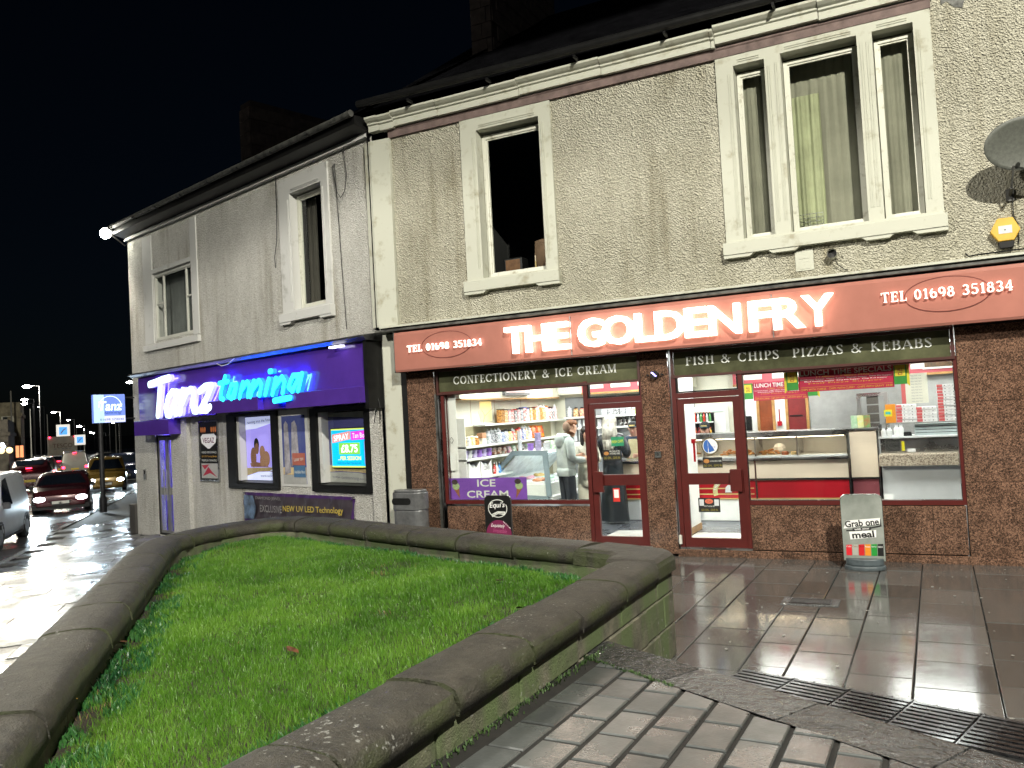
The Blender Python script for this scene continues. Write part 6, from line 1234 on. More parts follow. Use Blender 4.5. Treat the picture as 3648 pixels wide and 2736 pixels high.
sd_ = thing('soap_dispenser', 'black towel dispenser on the white wall left of the brown door', 'dispenser', (-3.08, 4.38, 1.5)); MB().bbox(-.07, .07, 0, .05, 0, .26, .02).build('case', M['black'], sd_)
# lunch banners
def lunch(nm, lab, loc, w_, h, y=0, lit=False):
    t = thing(nm, lab, 'banner', loc); h2 = w_ / 2
    MB().box(-h2 + .15, h2 - .15, 0, .01, .0, h).build('banner_sheet', mat('crimson_banner', (.40, .01, .05), .45, .05, 3), t)
    for s_ in (-1, 1):
        a, b = (-h2 + .005, -h2 + .148) if s_ < 0 else (h2 - .148, h2 - .005); MB().prism([(a, .03), (b, .03), (b, h - .01), (a, h - .01)], -.03, -.022).build('green_board', mat('green_card', (.03, .22, .03), .5, .1), t)
        MB().box(a + .015, b - .015, -.034, -.0305, .13, h - .03).build('yellow_card', mat('yellow_card', (.62, .50, .03), .5, .05), t); text('lettering', 'ALL', a + .04, b - .04, .19, .225, -.036, mat('dark_red_print', (.25, .02, .02), .6, 0), t, off=.02); text('lettering', '£5', a + .045, b - .045, .145, .18, -.036, MATS['dark_red_print'], t, off=.02)
        MB().prism([(b + .0, .03), (b + .03, -.0), (b + .03, h), (b, h - .01)] if s_ > 0 else [(a, .03), (a - .03, -.0), (a - .03, h), (a, h - .01)], -.02, -.01).build('fin', MATS['yellow_card'], t)
    x0, x1 = -h2 + .17, h2 - .17
    text('lettering', 'LUNCH TIME SPECIALS', x0, x1, h - .085, h - .02, -.003, M['paper'], t, off=.01); text('lettering', '11.00am - 2.30pm DAILY', x0 + .2, x1 - .2, h - .12, h - .098, -.003, mat('amber_lettering', (.6, .35, .03), .6, 0), t)
    for k in range(3): text('lettering', ('Hamburger Supper  Veggie Supper  Sausage Supper  Steak Pie Supper', 'Black Pudding Supper  King Rib Supper  Chip Roll Supper', 'Half Pizza Supper')[k], x0 + .05 * k, x1 - .05 * k, h - .146 - k * .026, h - .128 - k * .026, -.003, M['paper'] if k < 2 else MATS['amber_lettering'], t)
    text('lettering', 'CHIPS WITH CHEESE - CHIPS WITH CURRY - CHIPS WITH GRAVY  £4.00', x0, x1, .015, .04, -.003, MATS['amber_lettering'], t); MB().box(x0, x1, -.003, -.001, .055, .058).build('rule', MATS['amber_lettering'], t)
lunch('lunch_banner', 'dark crimson LUNCH TIME SPECIALS board with yellow ALL £5 cards hanging inside the window', (-1.0, .14, 2.108), 1.42, .29); lunch('lunch_banner', 'bright crimson LUNCH TIME SPECIALS banner hanging over the counter behind the window', (-2.16, 2.4, 2.03), 1.12, .29)
# window stickers
IC = thing('window_sign', 'purple ICE CREAM sign with two cones inside the left shop window', 'sign', (-6.18, .045, .745)); MB().box(-.655, .675, 0, .006, .0, .335).build('sheet', mat('purple_print', (.20, .07, .42), .5, .12, 2), IC)
text('lettering', 'ICE', -.17, .15, .20, .31, -.003, M['letter_white'], IC, off=.015); text('lettering', 'CREAM', -.36, .36, .03, .14, -.003, M['letter_white'], IC, off=.015)
for s_ in (-1, 1):
    q = MB(); cx = s_ * .55; q.face([(cx - .045, -.0035, .17), (cx + .06 * -s_, -.0035, .02), (cx + .055, -.0035, .18)]); q.build('cone_print', mat('cone_brown', (.30, .11, .05), .6, .2, 40), IC)
    q = MB(); q.disc((cx, -.004, .21), .065, .055); q.build('mint_scoop_print', mat('mint_print', (.35, .45, .22), .6, .2, 30), IC); q = MB(); q.disc((cx - .02, -.0046, .275), .055, .04); q.build('chocolate_scoop_print', mat('choc_print', (.05, .03, .03), .6, .3, 30), IC)
def sticker(nm, lab, x, z, w_, h, m, y=-.008): t = thing(nm, lab, 'sticker', (x, y, z)); MB().box(-w_ / 2, w_ / 2, -.002, 0, 0, h).build('sheet', m, t); return t
t = sticker('sticker', 'black and gold rectangular sticker on the left door glass', -4.115, 1.30, .27, .15, M['ink']); q = MB(); q.disc((-.08, -.0035, .10), .038, .026); q.build('oval', mat('dull_orange_print', (.45, .2, .05), .5, .1), t); text('lettering', 'PRODUCTS', -.03, .12, .115, .14, -.003, M['letter_white'], t); text('lettering', 'AVAILABLE HERE', -.03, .12, .085, .108, -.003, M['letter_white'], t); text('lettering', 'GO ON... GIVE IN', -.12, .12, .02, .055, -.003, mat('dull_gold_print', (.3, .25, .03), .5, 0), t)
t = sticker('sticker', 'green Freshways style chip sticker high on the left door glass', -4.02, 1.50, .19, .13, mat('green_sticker', (.02, .25, .12), .5, .1)); text('lettering', 'FRESH CHIPS', -.085, .085, .045, .085, -.003, mat('lime_print', (.55, .6, .05), .5, 0), t, off=.01, rot=4); t['label'] = 'green FRESH CHIPS sticker high on the left door glass'
t = sticker('sticker', 'small red and white payment cards sticker on the lower left door glass', -4.08, .72, .10, .19, mat('red_sticker', (.6, .03, .02), .5, .05)); MB().box(-.035, .035, -.004, -.0025, .055, .17).build('label_sheet', M['paper'], t)
t = thing('sticker', 'round blue and white haddock sticker on the right door glass', 'sticker', (-2.72, -.008, 1.46)); q = MB(); q.disc((0, 0, 0), .12, .12); q.build('rim', mat('olive_rim', (.12, .10, .06), .4, .1), t); q = MB(); q.disc((0, -.001, 0), .10, .10); q.build('field', M['paper'], t); q = MB(); q.disc((-.03, -.002, -.0), .06, .085, a0=90, a1=270).face([(-.03, -.0022, .085), (.06, -.0022, -.06), (-.02, -.0022, -.085)]); q.build('blue_print', mat('blue_sticker_print', (.03, .12, .4), .5, 0), t); text('lettering', 'HADDOCK', -.07, .075, -.03, .0, -.003, MATS['blue_print'], t)
t = sticker('sticker', 'black and gold sticker below the round one on the right door glass', -2.70, 1.17, .26, .14, M['ink']); q = MB(); q.disc((-.08, -.0035, .09), .04, .028); q.build('oval', MATS['dull_orange_print'], t); text('lettering', 'AVAILABLE HERE', -.03, .12, .08, .10, -.003, M['letter_white'], t); text('lettering', 'GO ON... GIVE IN', -.12, .12, .015, .045, -.003, MATS['dull_gold_print'], t)
t = sticker('sticker', 'black poster with a red oval on the lower glass of the right door', -2.78, .58, .29, .19, M['ink']); q = MB(); q.disc((0, -.0035, .145), .055, .033); q.build('oval', mat('orange_red_print', (.6, .15, .08), .5, 0), t); MB().box(-.13, -.07, -.004, -.0025, .085, .17).build('photo', MATS['clear_lid'], t); MB().box(.07, .13, -.004, -.0025, .085, .17).build('photo', MATS['clear_lid'], t); text('lettering', 'PRODUCTS AVAILABLE HERE', -.07, .07, .07, .09, -.003, M['letter_white'], t); text('lettering', 'GO ON... GIVE IN', -.11, .11, .015, .045, -.003, MATS['dull_gold_print'], t); text('lettering', 'Cm', -.03, .03, .13, .16, -.0045, MATS['dark_red_print'], t)
t = thing('counter_emblem', 'gold ring emblem reading THE GOLDEN FRY on the red counter panels', 'emblem', (-3.05, 2.435, .60)); q = MB()
pts = [(.23 * math.cos(R(a)), .20 * math.sin(R(a))) for a in range(-20, 201, 11)]; stroke(q, pts, .075, 0, .002, 0, False); q.build('ring', mat('pale_gold_print', (.55, .48, .22), .5, .05), t)
for k, ch_ in enumerate('THE GOLDEN FRY'):
    a = R(172 - k * 12.6); 
    if ch_ != ' ': o = text('letter', ch_, -.017, .017, -.022, .022, -.012, M['paper'], t, off=.02); o.location = (.23 * math.cos(a), 0, .20 * math.sin(a)); o.rotation_euler = (0, -(a - math.pi / 2), 0)
q = MB(); q.prism([(-.07, -.02), (-.06, .06), (-.02, .10), (.05, .09), (.07, .03), (.03, -.02)], -.003, 0); q.build('white_motif', M['paper'], t)
# paper sheets on the left return
for z, lab, h in ((1.62, 'diamond shaped outline sticker on the white window return', .1), (1.2, 'sheet of faint print on the white window return', .25)):
    t = thing('notice', lab, 'notice', (-6.76, .03, z)); 
    if h < .2: q = MB(); stroke(q, [(-.035, .05), (0, .10), (.035, .05), (0, 0), (-.035, .05)], .006, 0, .001, 0, False); q.build('outline', M['ink'], t)
    else: MB().box(-.04, .05, -.001, 0, 0, .28).build('sheet', M['paper'], t)
MB().box(-6.83, -6.68, .07, .075, .76, 2.39).build('window_return', M['white'], B)
# ceiling lights
for i, (x, y) in enumerate(((-6.0, .9), (-6.0, 3.2), (-4.4, 1.4), (-4.6, 3.5), (-2.6, 1.2), (-2.4, 3.5), (-.6, 1.3), (-.3, 3.3), (1.6, 2))):
    t = thing('ceiling_light', '%s fluorescent ceiling panel of the chip shop, counted from the left front' % ordn[i], 'ceiling light', (x, y, 2.86), 0, 'ceiling light panels'); MB().bbox(-.62, .62, -.32, .32, -.06, 0).build('housing', M['white'], t); MB().box(-.58, .58, -.28, .28, -.068, -.061).build('diffuser', emit('cool_white_diffuser', (.97, 1, .97), 4.0), t)
    al = bpy.data.lights.new('panel_light', 'AREA'); al.shape = 'RECTANGLE'; al.size = 1.15; al.size_y = .55; al.energy = 52; al.color = (.97, 1, .96); ao = bpy.data.objects.new('panel_light', al); ao.location = (0, 0, -.08); link(ao, t)
# ================================================================== STREET FURNITURE AT THE SHOP
t = thing('litter_bin', 'battered grey metal litter bin with a dark slot against the joint of the two shops', 'bin', (-7.22, -.50, -.0))
def stadium(w_, d, n=8): return [(math.copysign(w_ - d, math.cos(a)) + d * math.cos(a), d * math.sin(a)) for a in [2 * math.pi * (k + .5) / (4 * n) for k in range(4 * n)]]
bm_ = mat('dull_galvanised_bin', (.20, .205, .21), .38, .25, 5, .2, 20, metal=.5, col2=(.10, .10, .10), vth=(.3, .6))
MB().prism(stadium(.285, .14), .0, .66, 'z').build('body', bm_, t, bevel=.008); MB().prism(stadium(.295, .15), .665, .93, 'z').build('hood', bm_, t, bevel=.012); MB().prism(stadium(.275, .13), .931, .965, 'z').build('lid', bm_, t, bevel=.01)
MB().prism([(-.20 + .04 * math.cos(a), .80 + .05 * math.sin(a)) for a in [math.pi / 2 + k * math.pi / 6 for k in range(7)]] + [(.06 + .04 * math.cos(a), .80 + .05 * math.sin(a)) for a in [-math.pi / 2 + k * math.pi / 6 for k in range(7)]], -.156, -.12).build('slot', M['black'], t)
text('lettering', 'LITTER', -.20, .0, .56, .60, -.1415, mat('faint_stamp', (.12, .12, .12), .5, 0), t)
def aboard(nm, lab, x, y, w_, h, face_m, edge_m, build, lean=.10, zb=.13):
    t = thing(nm, lab, 'sandwich board', (x, y, 0)); hw = w_ / 2
    base = MB(); pts = [(hw * .98 * math.cos(a), .0 + .15 * math.sin(a)) for a in [k * math.pi / 10 for k in range(20)]]; base.prism(pts, .0, .05, 'z'); base.prism([(p[0] * .93, p[1] * .7) for p in pts], .0505, zb, 'z'); base.build('base', mat('grey_rubber_base', (.08, .10, .11), .45, .2, 6), t, bevel=.012)
    r = .07; out = [(-hw, zb - .03), (hw, zb - .03), (hw, h - r)] + [(hw - r + r * math.cos(R(a)), h - r + r * math.sin(R(a))) for a in (15, 30, 45, 60, 75, 90)] + [(-hw + r + r * math.cos(R(a)), h - r + r * math.sin(R(a))) for a in (90, 105, 120, 135, 150, 165, 180)]
    p = MB().prism(out, -.014, .014).build('panel', [edge_m], t, bevel=.004)
    f = MB().face([(a * .975, -.0155, b if b < .2 else b - .006) for a, b in out]).build('print', face_m, t); build(t); return t
silver = mat('grey_gradient_print', (.36, .38, .35), .4, .35, 1.6, col2=(.13, .15, .13), vth=(.3, .7), coat=.3)
def bg(t):
    MB().prism([(-.21, .47), (.19, .53), (.195, .60), (-.17, .565)], -.019, -.0165).build('white_flash', M['paper'], t)
    MB().prism([(-.18, .44), (.0, .455), (.205, .50), (.20, .59), (.19, .59), (.19, .515), (-.01, .465), (-.18, .455)], -.018, -.0160).build('black_flash', M['ink'], t)
    text('lettering', 'Grab one', -.19, .18, .50, .58, -.020, M['ink'], t, off=.025, rot=6); MB().prism([(-.11, .44), (.09, .46), (.09, .495), (-.11, .475)], -.022, -.020).build('black_flash', M['ink'], t)
    text('lettering', 'with your', -.09, .075, .452, .485, -.0235, M['paper'], t, off=.015, rot=6); MB().prism([(-.14, .345), (.14, .375), (.145, .46), (-.15, .435)], -.0185, -.0165).build('white_flash', M['paper'], t)
    text('lettering', 'meal', -.12, .12, .365, .445, -.0205, M['ink'], t, off=.03, rot=5)
    for k, c_ in enumerate(((.62, .02, .03), (.38, .38, .33), (.55, .015, .02), (.70, .25, .02), (.02, .26, .04), (.012, .012, .012))):
        x0 = -.195 + k * .068; MB().prism([(x0, .16), (x0 + .062, .16), (x0 + .065, .285 + k * .003), (x0 + .003, .28 + k * .003)], -.0185, -.0165).build('colour_block', mat('can_colour_%d' % k, c_, .4, .03, 3), t)
        text('lettering', ('Coke', 'Coke', 'Dr P', 'Fanta', 'Sprite', 'ZERO')[k], x0 + .006, x0 + .058, .255, .275, -.0195, (M['paper'], MATS['dark_red_print'], M['ink'], M['paper'], M['paper'], M['paper'])[k], t)
aboard('sandwich_board', 'silver pavement board reading Grab one with your meal outside the right window', -.856, -.57, .46, .875, silver, M['chrome'], bg)
def be(t):
    ry_ = .70; q = MB(); stroke(q, [(.15 * math.cos(R(a)), ry_ + .125 * math.sin(R(a))) for a in range(120, 400, 14)], .010, -.0160, .002, 0, False); stroke(q, [(.148 * math.cos(R(a)), ry_ + .123 * math.sin(R(a))) for a in range(50, 125, 14)], .012, -.0160, .002, 0, False); q.build('ring', M['letter_white'], t)
    text('lettering', "Equi's", -.13, .12, .69, .79, -.019, M['paper'], t, off=.012, shear=.25, rot=2); MB().prism([(-.11, .615), (.0, .66), (.12, .655), (.115, .605), (.0, .62), (-.09, .575)], -.0185, -.0165).build('ribbon', M['letter_white'], t)
    text('lettering', 'Ice Cream', -.085, .10, .612, .64, -.0195, M['ink'], t, rot=8); q = MB(); q.disc((0, -.0165, .33), .205, .205, n=30); q.build('disc_print', mat('magenta_disc', (.16, .01, .06), .5, .05), t)
    text('lettering', 'Exquisitely', -.12, .10, .42, .48, -.018, M['paper'], t, shear=.3, rot=-3); text('lettering', 'Irresistible', -.09, .13, .355, .41, -.018, mat('pink_print', (.4, .08, .2), .5, 0), t, shear=.3, rot=-4); text('lettering', 'Ice Cream', -.16, .16, .24, .34, -.018, mat('cream_print', (.7, .68, .5), .5, 0), t, off=.02, shear=.15)
    text('lettering', 'taste of our own', .06, .21, .46, .48, -.018, M['paper'], t, rot=-42)
aboard('sandwich_board', "black pavement board with a round Equi's ice cream emblem under the left window", -5.65, -.62, .43, .885, M['black'], mat('black_board_edge', (.05, .05, .05), .3, .1), be)
# wall fittings above the fascia
t = thing('satellite_dish', 'grey mesh satellite dish on a bent arm high on the right of the wall', 'satellite dish', (.93, 0, 4.28))
q = MB(); n, m_ = 28, 7; nv = Vector((.12, -.94, .32)).normalized(); u = Vector((1, .128, 0)).normalized(); v_ = nv.cross(u) * -1; v_ = Vector((v_.x, v_.y, abs(v_.z))); c0 = Vector((.12, -.50, .40)); vs = [c0 - nv * .05]
for j in range(1, m_ + 1):
    for i in range(n):
        a = 2 * math.pi * i / n; r = j / m_; vs.append(c0 + u * (.40 * r * math.cos(a)) + v_ * (.29 * r * math.sin(a)) - nv * (.05 * (1 - r * r)))
fs = [(0, 1 + i, 1 + (i + 1) % n) for i in range(n)] + [(1 + (j - 1) * n + i, 1 + j * n + i, 1 + j * n + (i + 1) % n, 1 + (j - 1) * n + (i + 1) % n) for j in range(1, m_) for i in range(n)]
q.mesh(vs, fs); dm = mat('dark_grey_dish', (.10, .105, .09), .55, .15, 30); o = q.build('dish', dm, t, smooth=True); so_ = o.modifiers.new('s', 'SOLIDIFY'); so_.thickness = .006
q = MB(); q.tube((.0, -.46, .18), (-.02, -.30, -.02), .012).tube((-.02, -.30, -.02), (-.02, -.02, -.05), .018); q.build('bracket', M['lead'], t); MB().tube(c0 - v_ * .28, c0 + nv * .42 - v_ * .10, .010).build('feed_arm', M['lead'], t); p = c0 + nv * .42 - v_ * .10
MB().tube(p, p - nv * .08, .022).build('receiver', M['letter_white'], t); MB().bbox(-.06, .02, -.035, -.003, -.12, .02).build('wall_plate', M['lead'], t)
MB().path([Vector((.0, -.05, -.05)), Vector((.0, -.03, -.3)), Vector((.04, -.02, -.42)), Vector((.03, -.02, -.62))], .006).build('cable', M['black'], t)
# slanted bracket remains to the lower left of the dish
t = thing('alarm_box', 'yellow hexagonal burglar alarm box with a black foot on the wall', 'alarm', (.83, 0, 3.82)); hx = [(.155, .0), (.085, .145), (-.07, .145), (-.15, .0), (-.07, -.12), (.085, -.12)]
MB().prism(hx, -.10, -.0).build('casing', mat('yellow_alarm_casing', (.62, .38, .05), .4, .06, 5), t, bevel=.01); MB().prism([(-.075, -.122), (.09, -.122), (.075, -.20), (-.06, -.20)], -.085, 0).build('foot', M['black'], t, bevel=.008); MB().box(-.065, .07, -.104, -.1015, -.035, .055).build('label_sheet', mat('pale_label', (.55, .58, .58), .5, .1), t); MB().tube((.0, -.108, .005), (.0, -.1045, .005), .008).build('lens', M['ink'], t)
t = thing('vent_pipe', 'short open white pipe end with a loose cable under the wide upper window', 'pipe', (-1.03, 0, 3.80)); q = MB(); 
for (a, b, r) in ((0, -.12, .058),): q.tube((0, .0, 0), (0, b, .01), r, n=16, cap=False)
q.build('pipe', M['upvc'], t); MB().tube((0, -.05, .003), (0, -.04, .003), .056, n=16).build('dark_bore', M['ink'], t); MB().path([Vector((.03, -.10, -.05)), Vector((.05, -.06, -.13)), Vector((.13, -.04, -.20)), Vector((.17, -.02, -.20))], .006).build('cable', M['black'], t)
t = thing('vent_plate', 'painted square louvre plate on the roughcast under the wide upper window', 'vent', (-1.37, -.002, 3.65)); MB().bbox(-.11, .11, -.012, 0, 0, .26, .003).build('plate', M['trim'], t); MB().bbox(-.06, .06, -.018, -.013, .02, .11).build('louvre', M['trim'], t); MB().bbox(-.06, .06, -.018, -.013, .15, .23).build('louvre', M['trim'], t)
cable('cable', [(.42, -.03, 3.62), (.45, -.04, 3.58), (.55, -.05, 3.585), (1.6, -.05, 3.60), (3.0, -.05, 3.6)], .009, B, '')
t = thing('wall_lamp', 'small violet glowing insect-eye light on the granite pillar between the doors', 'lamp', (-3.40, -.07, 2.46)); MB().tube((0, .02, 0), (0, -.05, 0), .055, n=12).build('housing', M['black'], t)
for dx, dz in ((-.02, .02), (.0, .0), (.02, -.02)): MB().tube((dx - .015, -.055, dz + .012), (dx + .015, -.055, dz - .0), .010, n=6).build('diode_bar', emit('violet_diode', (.45, .4, 1), 3), t)
for dx in (-.10, .10): MB().tube((dx, .02, .0), (dx, -.02, .0), .014).build('arm_cap', M['black'], t)
t = thing('switch_box', 'small square steel call plate on the granite pillar between the doors', 'switch', (-3.425, -.055, 1.33)); MB().bbox(-.045, .045, -.02, 0, 0, .085, .006).build('plate', M['steel'], t); MB().box(-.008, .008, -.024, -.0205, .02, .065).build('button', M['ink'], t)
t = thing('door_stop', 'white plastic hinge cap at the foot of the right door frame', 'hinge cap', (-3.18, -.05, .16)); MB().bbox(-.018, .018, -.03, 0, 0, .12, .008).build('cap', M['upvc'], t)
t = thing('cable_tangle', 'knotted black cable hanging on the narrow pale pier between the shops', 'cable', tz(.06, -.11, 1.9), TA); q = MB(); q.path([Vector((.0, 0, 1.4)), Vector((.03, 0, .9)), Vector((.0, 0, .55)), Vector((-.10, -.01, .1))], .006).path([Vector((.0, 0, .6)), Vector((.06, 0, .35)), Vector((.05, 0, .15))], .008).ball((0, 0, .57), .03, .02, .03, 6, 4); q.build('wire', M['black'], t)
# ================================================================== PEOPLE
def human(name, label, loc, rz, J, rad, regions, mats, group=None, waist=9):
    """one continuous skinned body; faces take the cloth or skin of the nearest bone"""
    t = thing(name, label, 'person', loc, rz, group)
    names = list(J); idx = {k: i for i, k in enumerate(names)}
    E_ = [('pelvis', 'spine'), ('spine', 'chest'), ('chest', 'neck'), ('neck', 'jaw'), ('jaw', 'skull'), ('skull', 'crown')]
    for s_ in 'LR': E_ += [('chest', 'sh' + s_), ('sh' + s_, 'el' + s_), ('el' + s_, 'wr' + s_), ('wr' + s_, 'pa' + s_), ('pelvis', 'hip' + s_), ('hip' + s_, 'kn' + s_), ('kn' + s_, 'an' + s_), ('an' + s_, 'to' + s_)]
    for s_ in 'LR':
        for k in range(5): 
            if 'f%d' % k + s_ in J: E_.append(('pa' + s_, 'f%d' % k + s_)); E_.append(('f%d' % k + s_, 'g%d' % k + s_))
    me = bpy.data.meshes.new(name + '_body'); me.from_pydata([J[k] for k in names], [(idx[a], idx[b]) for a, b in E_ if a in J and b in J], [])
    o = bpy.data.objects.new('body', me); COL.objects.link(o); sk_ = o.modifiers.new('skin', 'SKIN'); sk_.use_smooth_shade = True; sk_.branch_smoothing = .4
    sv = me.skin_vertices[0].data
    for k in names:
        r = rad.get(k) or rad.get(k[:2]) or rad.get(k.rstrip('LR')) or (.009 if k[0] == 'f' else .007 if k[0] == 'g' else .05); sv[idx[k]].radius = r if isinstance(r, tuple) else (r, r)
    sv[idx['pelvis']].use_root = True
    sb = o.modifiers.new('sub', 'SUBSURF'); sb.levels = 2; sb.render_levels = 2
    bpy.context.view_layer.update(); ev = o.evaluated_get(bpy.context.evaluated_depsgraph_get()); nm = bpy.data.meshes.new_from_object(ev); bpy.data.objects.remove(o)
    o = bpy.data.objects.new('body', nm); link(o, t); nm.materials.clear()
    for m in mats: nm.materials.append(m)
    bones = [(Vector(J[a]), Vector(J[b]), regions.get(a + '>' + b, regions.get(b.rstrip('LR') if b[0] not in 'fg' else 'hand', 0))) for a, b in E_ if a in J and b in J]
    for p in nm.polygons:
        c = p.center; best = 9; bi = 0
        for a, b, ri in bones:
            ab = b - a; tt = max(0, min(1, (c - a).dot(ab) / max(1e-9, ab.length_squared))); d = (c - a - ab * tt).length
            if d < best: best = d; bi = ri
        p.material_index = 1 if bi == 2 and c.z > waist else bi; p.use_smooth = True
    return t
skin = mat('skin', (.52, .30, .21), .5, .06, 6); skin2 = mat('rosy_skin', (.55, .30, .22), .5, .06, 6)
def cloth(n, c, v=.12): return mat(n, c, .85, v, 5, .4, 90, .001)
hood = cloth('grey_green_hoodie', (.40, .45, .43)); dkt = cloth('dark_navy_trousers', (.025, .03, .04)); shoe = mat('white_trainers', (.6, .6, .6), .5, .05); dshoe = mat('black_shoes', (.02, .02, .02), .4, .05)
creamc = cloth('cream_cotton', (.62, .60, .50)); leather = mat('black_leather_jacket', (.022, .026, .034), .32, .3, 5, .6, 14, .006); longd = mat('long_black_skirt', (.012, .018, .024), .5, .2, 4, .5, 9, .008); staffn = cloth('navy_polo', (.03, .05, .09)); apron = cloth('pale_yellow_apron', (.55, .50, .30)); capm = cloth('black_cap', (.02, .02, .022))
def fingers(J, s_, d, side, curl):   # four fingers and a thumb from the palm along d
    p = Vector(J['pa' + s_]); d = Vector(d).normalized(); sd_ = Vector(side).normalized(); cu = Vector(curl)
    for k in range(4):
        L = (.040, .045, .042, .034)[k]; b = p + sd_ * (.020 * (k - 1.5)) + d * .03; J['f%d' % k + s_] = tuple(b + d * L * .5); J['g%d' % k + s_] = tuple(b + d * L + cu * .025)
    b = p + sd_ * -.035; J['f4' + s_] = tuple(b + d * .01); J['g4' + s_] = tuple(b + d * .04 + cu * .01)
RD = {'pelvis': (.155, .11), 'spine': (.145, .10), 'chest': (.165, .115), 'neck': (.052, .055), 'jaw': (.068, .078), 'skull': (.078, .095), 'crown': (.05, .06), 'sh': .075, 'el': .048, 'wr': .032, 'pa': .030, 'hi': .098, 'kn': .066, 'an': .045, 'to': .04}
def base(h=1.75, lean=(0, 0)):
    s = h / 1.75; J = {'pelvis': (0, 0, .95), 'spine': (0, 0, 1.14), 'chest': (0, .0, 1.34), 'neck': (0, .01, 1.50), 'jaw': (0, -.015, 1.58), 'skull': (0, .0, 1.66), 'crown': (0, .01, 1.735),
         'shL': (.17, 0, 1.41), 'shR': (-.17, 0, 1.41), 'elL': (.24, .03, 1.15), 'elR': (-.24, .03, 1.15), 'wrL': (.23, -.08, .93), 'wrR': (-.23, -.08, .93), 'paL': (.22, -.10, .86), 'paR': (-.22, -.10, .86),
         'hipL': (.09, 0, .90), 'hipR': (-.09, 0, .90), 'knL': (.10, -.02, .50), 'knR': (-.10, -.02, .50), 'anL': (.10, .02, .09), 'anR': (-.10, .02, .09), 'toL': (.11, -.13, .04), 'toR': (-.11, -.13, .04)}
    return {k: tuple(c * s for c in v) for k, v in J.items()}
def face_bits(t, c, fwd, up_, m, ears=True):
    c = Vector(c); f = Vector(fwd).normalized(); u = Vector(up_).normalized(); s_ = f.cross(u)
    q = MB(); q.mesh([tuple(c + f * .088 + u * .02), tuple(c + f * .088 - u * .02 + s_ * .014), tuple(c + f * .088 - u * .02 - s_ * .014), tuple(c + f * .112 - u * .016)], [(0, 1, 3), (0, 3, 2), (1, 2, 3)]); q.build('nose', m, t)
    for k in (-1, 1):
        p = c + f * .082 + u * .02 + s_ * (.032 * k); MB().ball(tuple(p), .011, .011, .007, 8, 5).build('eye', M['ink'], t); q = MB(); q.tube(p + u * .018 - s_ * .014, p + u * .018 + s_ * .014, .004, n=5); q.build('eyebrow', mat('brown_brow', (.08, .04, .02), .8, 0), t)
        if ears: MB().ball(tuple(c + s_ * (.080 * k) - f * .005), .012, .020, .032, 8, 6).build('ear', m, t)
    q = MB(); q.tube(c + f * .084 - u * .045 - s_ * .022, c + f * .084 - u * .045 + s_ * .022, .006, n=6); q.build('mouth', mat('lip', (.35, .10, .09), .5, 0), t)
# man in the hoodie, back to us, head bowed towards his phone on his right-hand side of the picture
J = base(1.79); J.update({'neck': (0, -.06, 1.50), 'jaw': (0, -.125, 1.565), 'skull': (0, -.14, 1.65), 'crown': (0, -.13, 1.73), 'chest': (0, -.02, 1.34), 'elL': (.24, -.06, 1.14), 'elR': (-.25, .02, 1.14), 'wrL': (.12, -.25, 1.16), 'wrR': (-.14, -.25, 1.12), 'paL': (.08, -.31, 1.18), 'paR': (-.09, -.31, 1.14)})
fingers(J, 'L', (-.5, -.8, .2), (0, .2, 1), (-.5, 0, -.5)); fingers(J, 'R', (.5, -.8, .2), (0, .2, 1), (.5, 0, -.5))
RM_ = dict(RD); RM_.update({'pelvis': (.175, .14), 'spine': (.185, .15), 'chest': (.19, .15), 'sh': .095, 'el': .072, 'wr': .048, 'hi': .11, 'kn': .088, 'an': .07})
REG = {'spine': 1, 'chest': 1, 'neck': 1, 'jaw': 0, 'skull': 0, 'crown': 0, 'sh': 1, 'el': 1, 'wr': 1, 'pa': 0, 'hand': 0, 'hip': 2, 'kn': 2, 'an': 2, 'to': 3}
man = human('person', 'young man in a pale grey hoodie and dark trousers bowing over his phone', (-5.38, 1.27, .116), R(140), J, RM_, REG, [skin, hood, dkt, shoe], waist=.90)
q = MB(); q.ball((0, -.125, 1.715), .082, .102, .062, 14, 8); q.ball((0, -.165, 1.715), .068, .075, .055, 12, 6); q.build('hair', mat('ginger_brown_hair', (.20, .075, .025), .6, .3, 40, .5, 120), man, smooth=True)
q = MB(); q.ball((0, -.045, 1.66), .080, .065, .085, 12, 6); q.build('shaved_hair', mat('cropped_hair', (.24, .15, .10), .8, .2, 60), man, smooth=True); face_bits(man, (0, -.145, 1.665), (0, -.95, -.3), (0, -.3, .95), skin)
q = MB(); q.ball((0, .09, 1.44), .13, .075, .13, 14, 8); q.ball((.0, .02, 1.50), .13, .11, .06, 14, 6); q.build('hood', hood, man, smooth=True)
q = MB(); q.lathe([(.178, .87), (.186, .89), (.19, .95), (.182, 1.0)], n=18); q.v = [(x, y * .80, z) for x, y, z in q.v]; q.build('hem', hood, man, smooth=True)
MB().bbox(-.035, .035, -.40, -.392, 1.12, 1.26, .003).build('phone', M['black'], man)
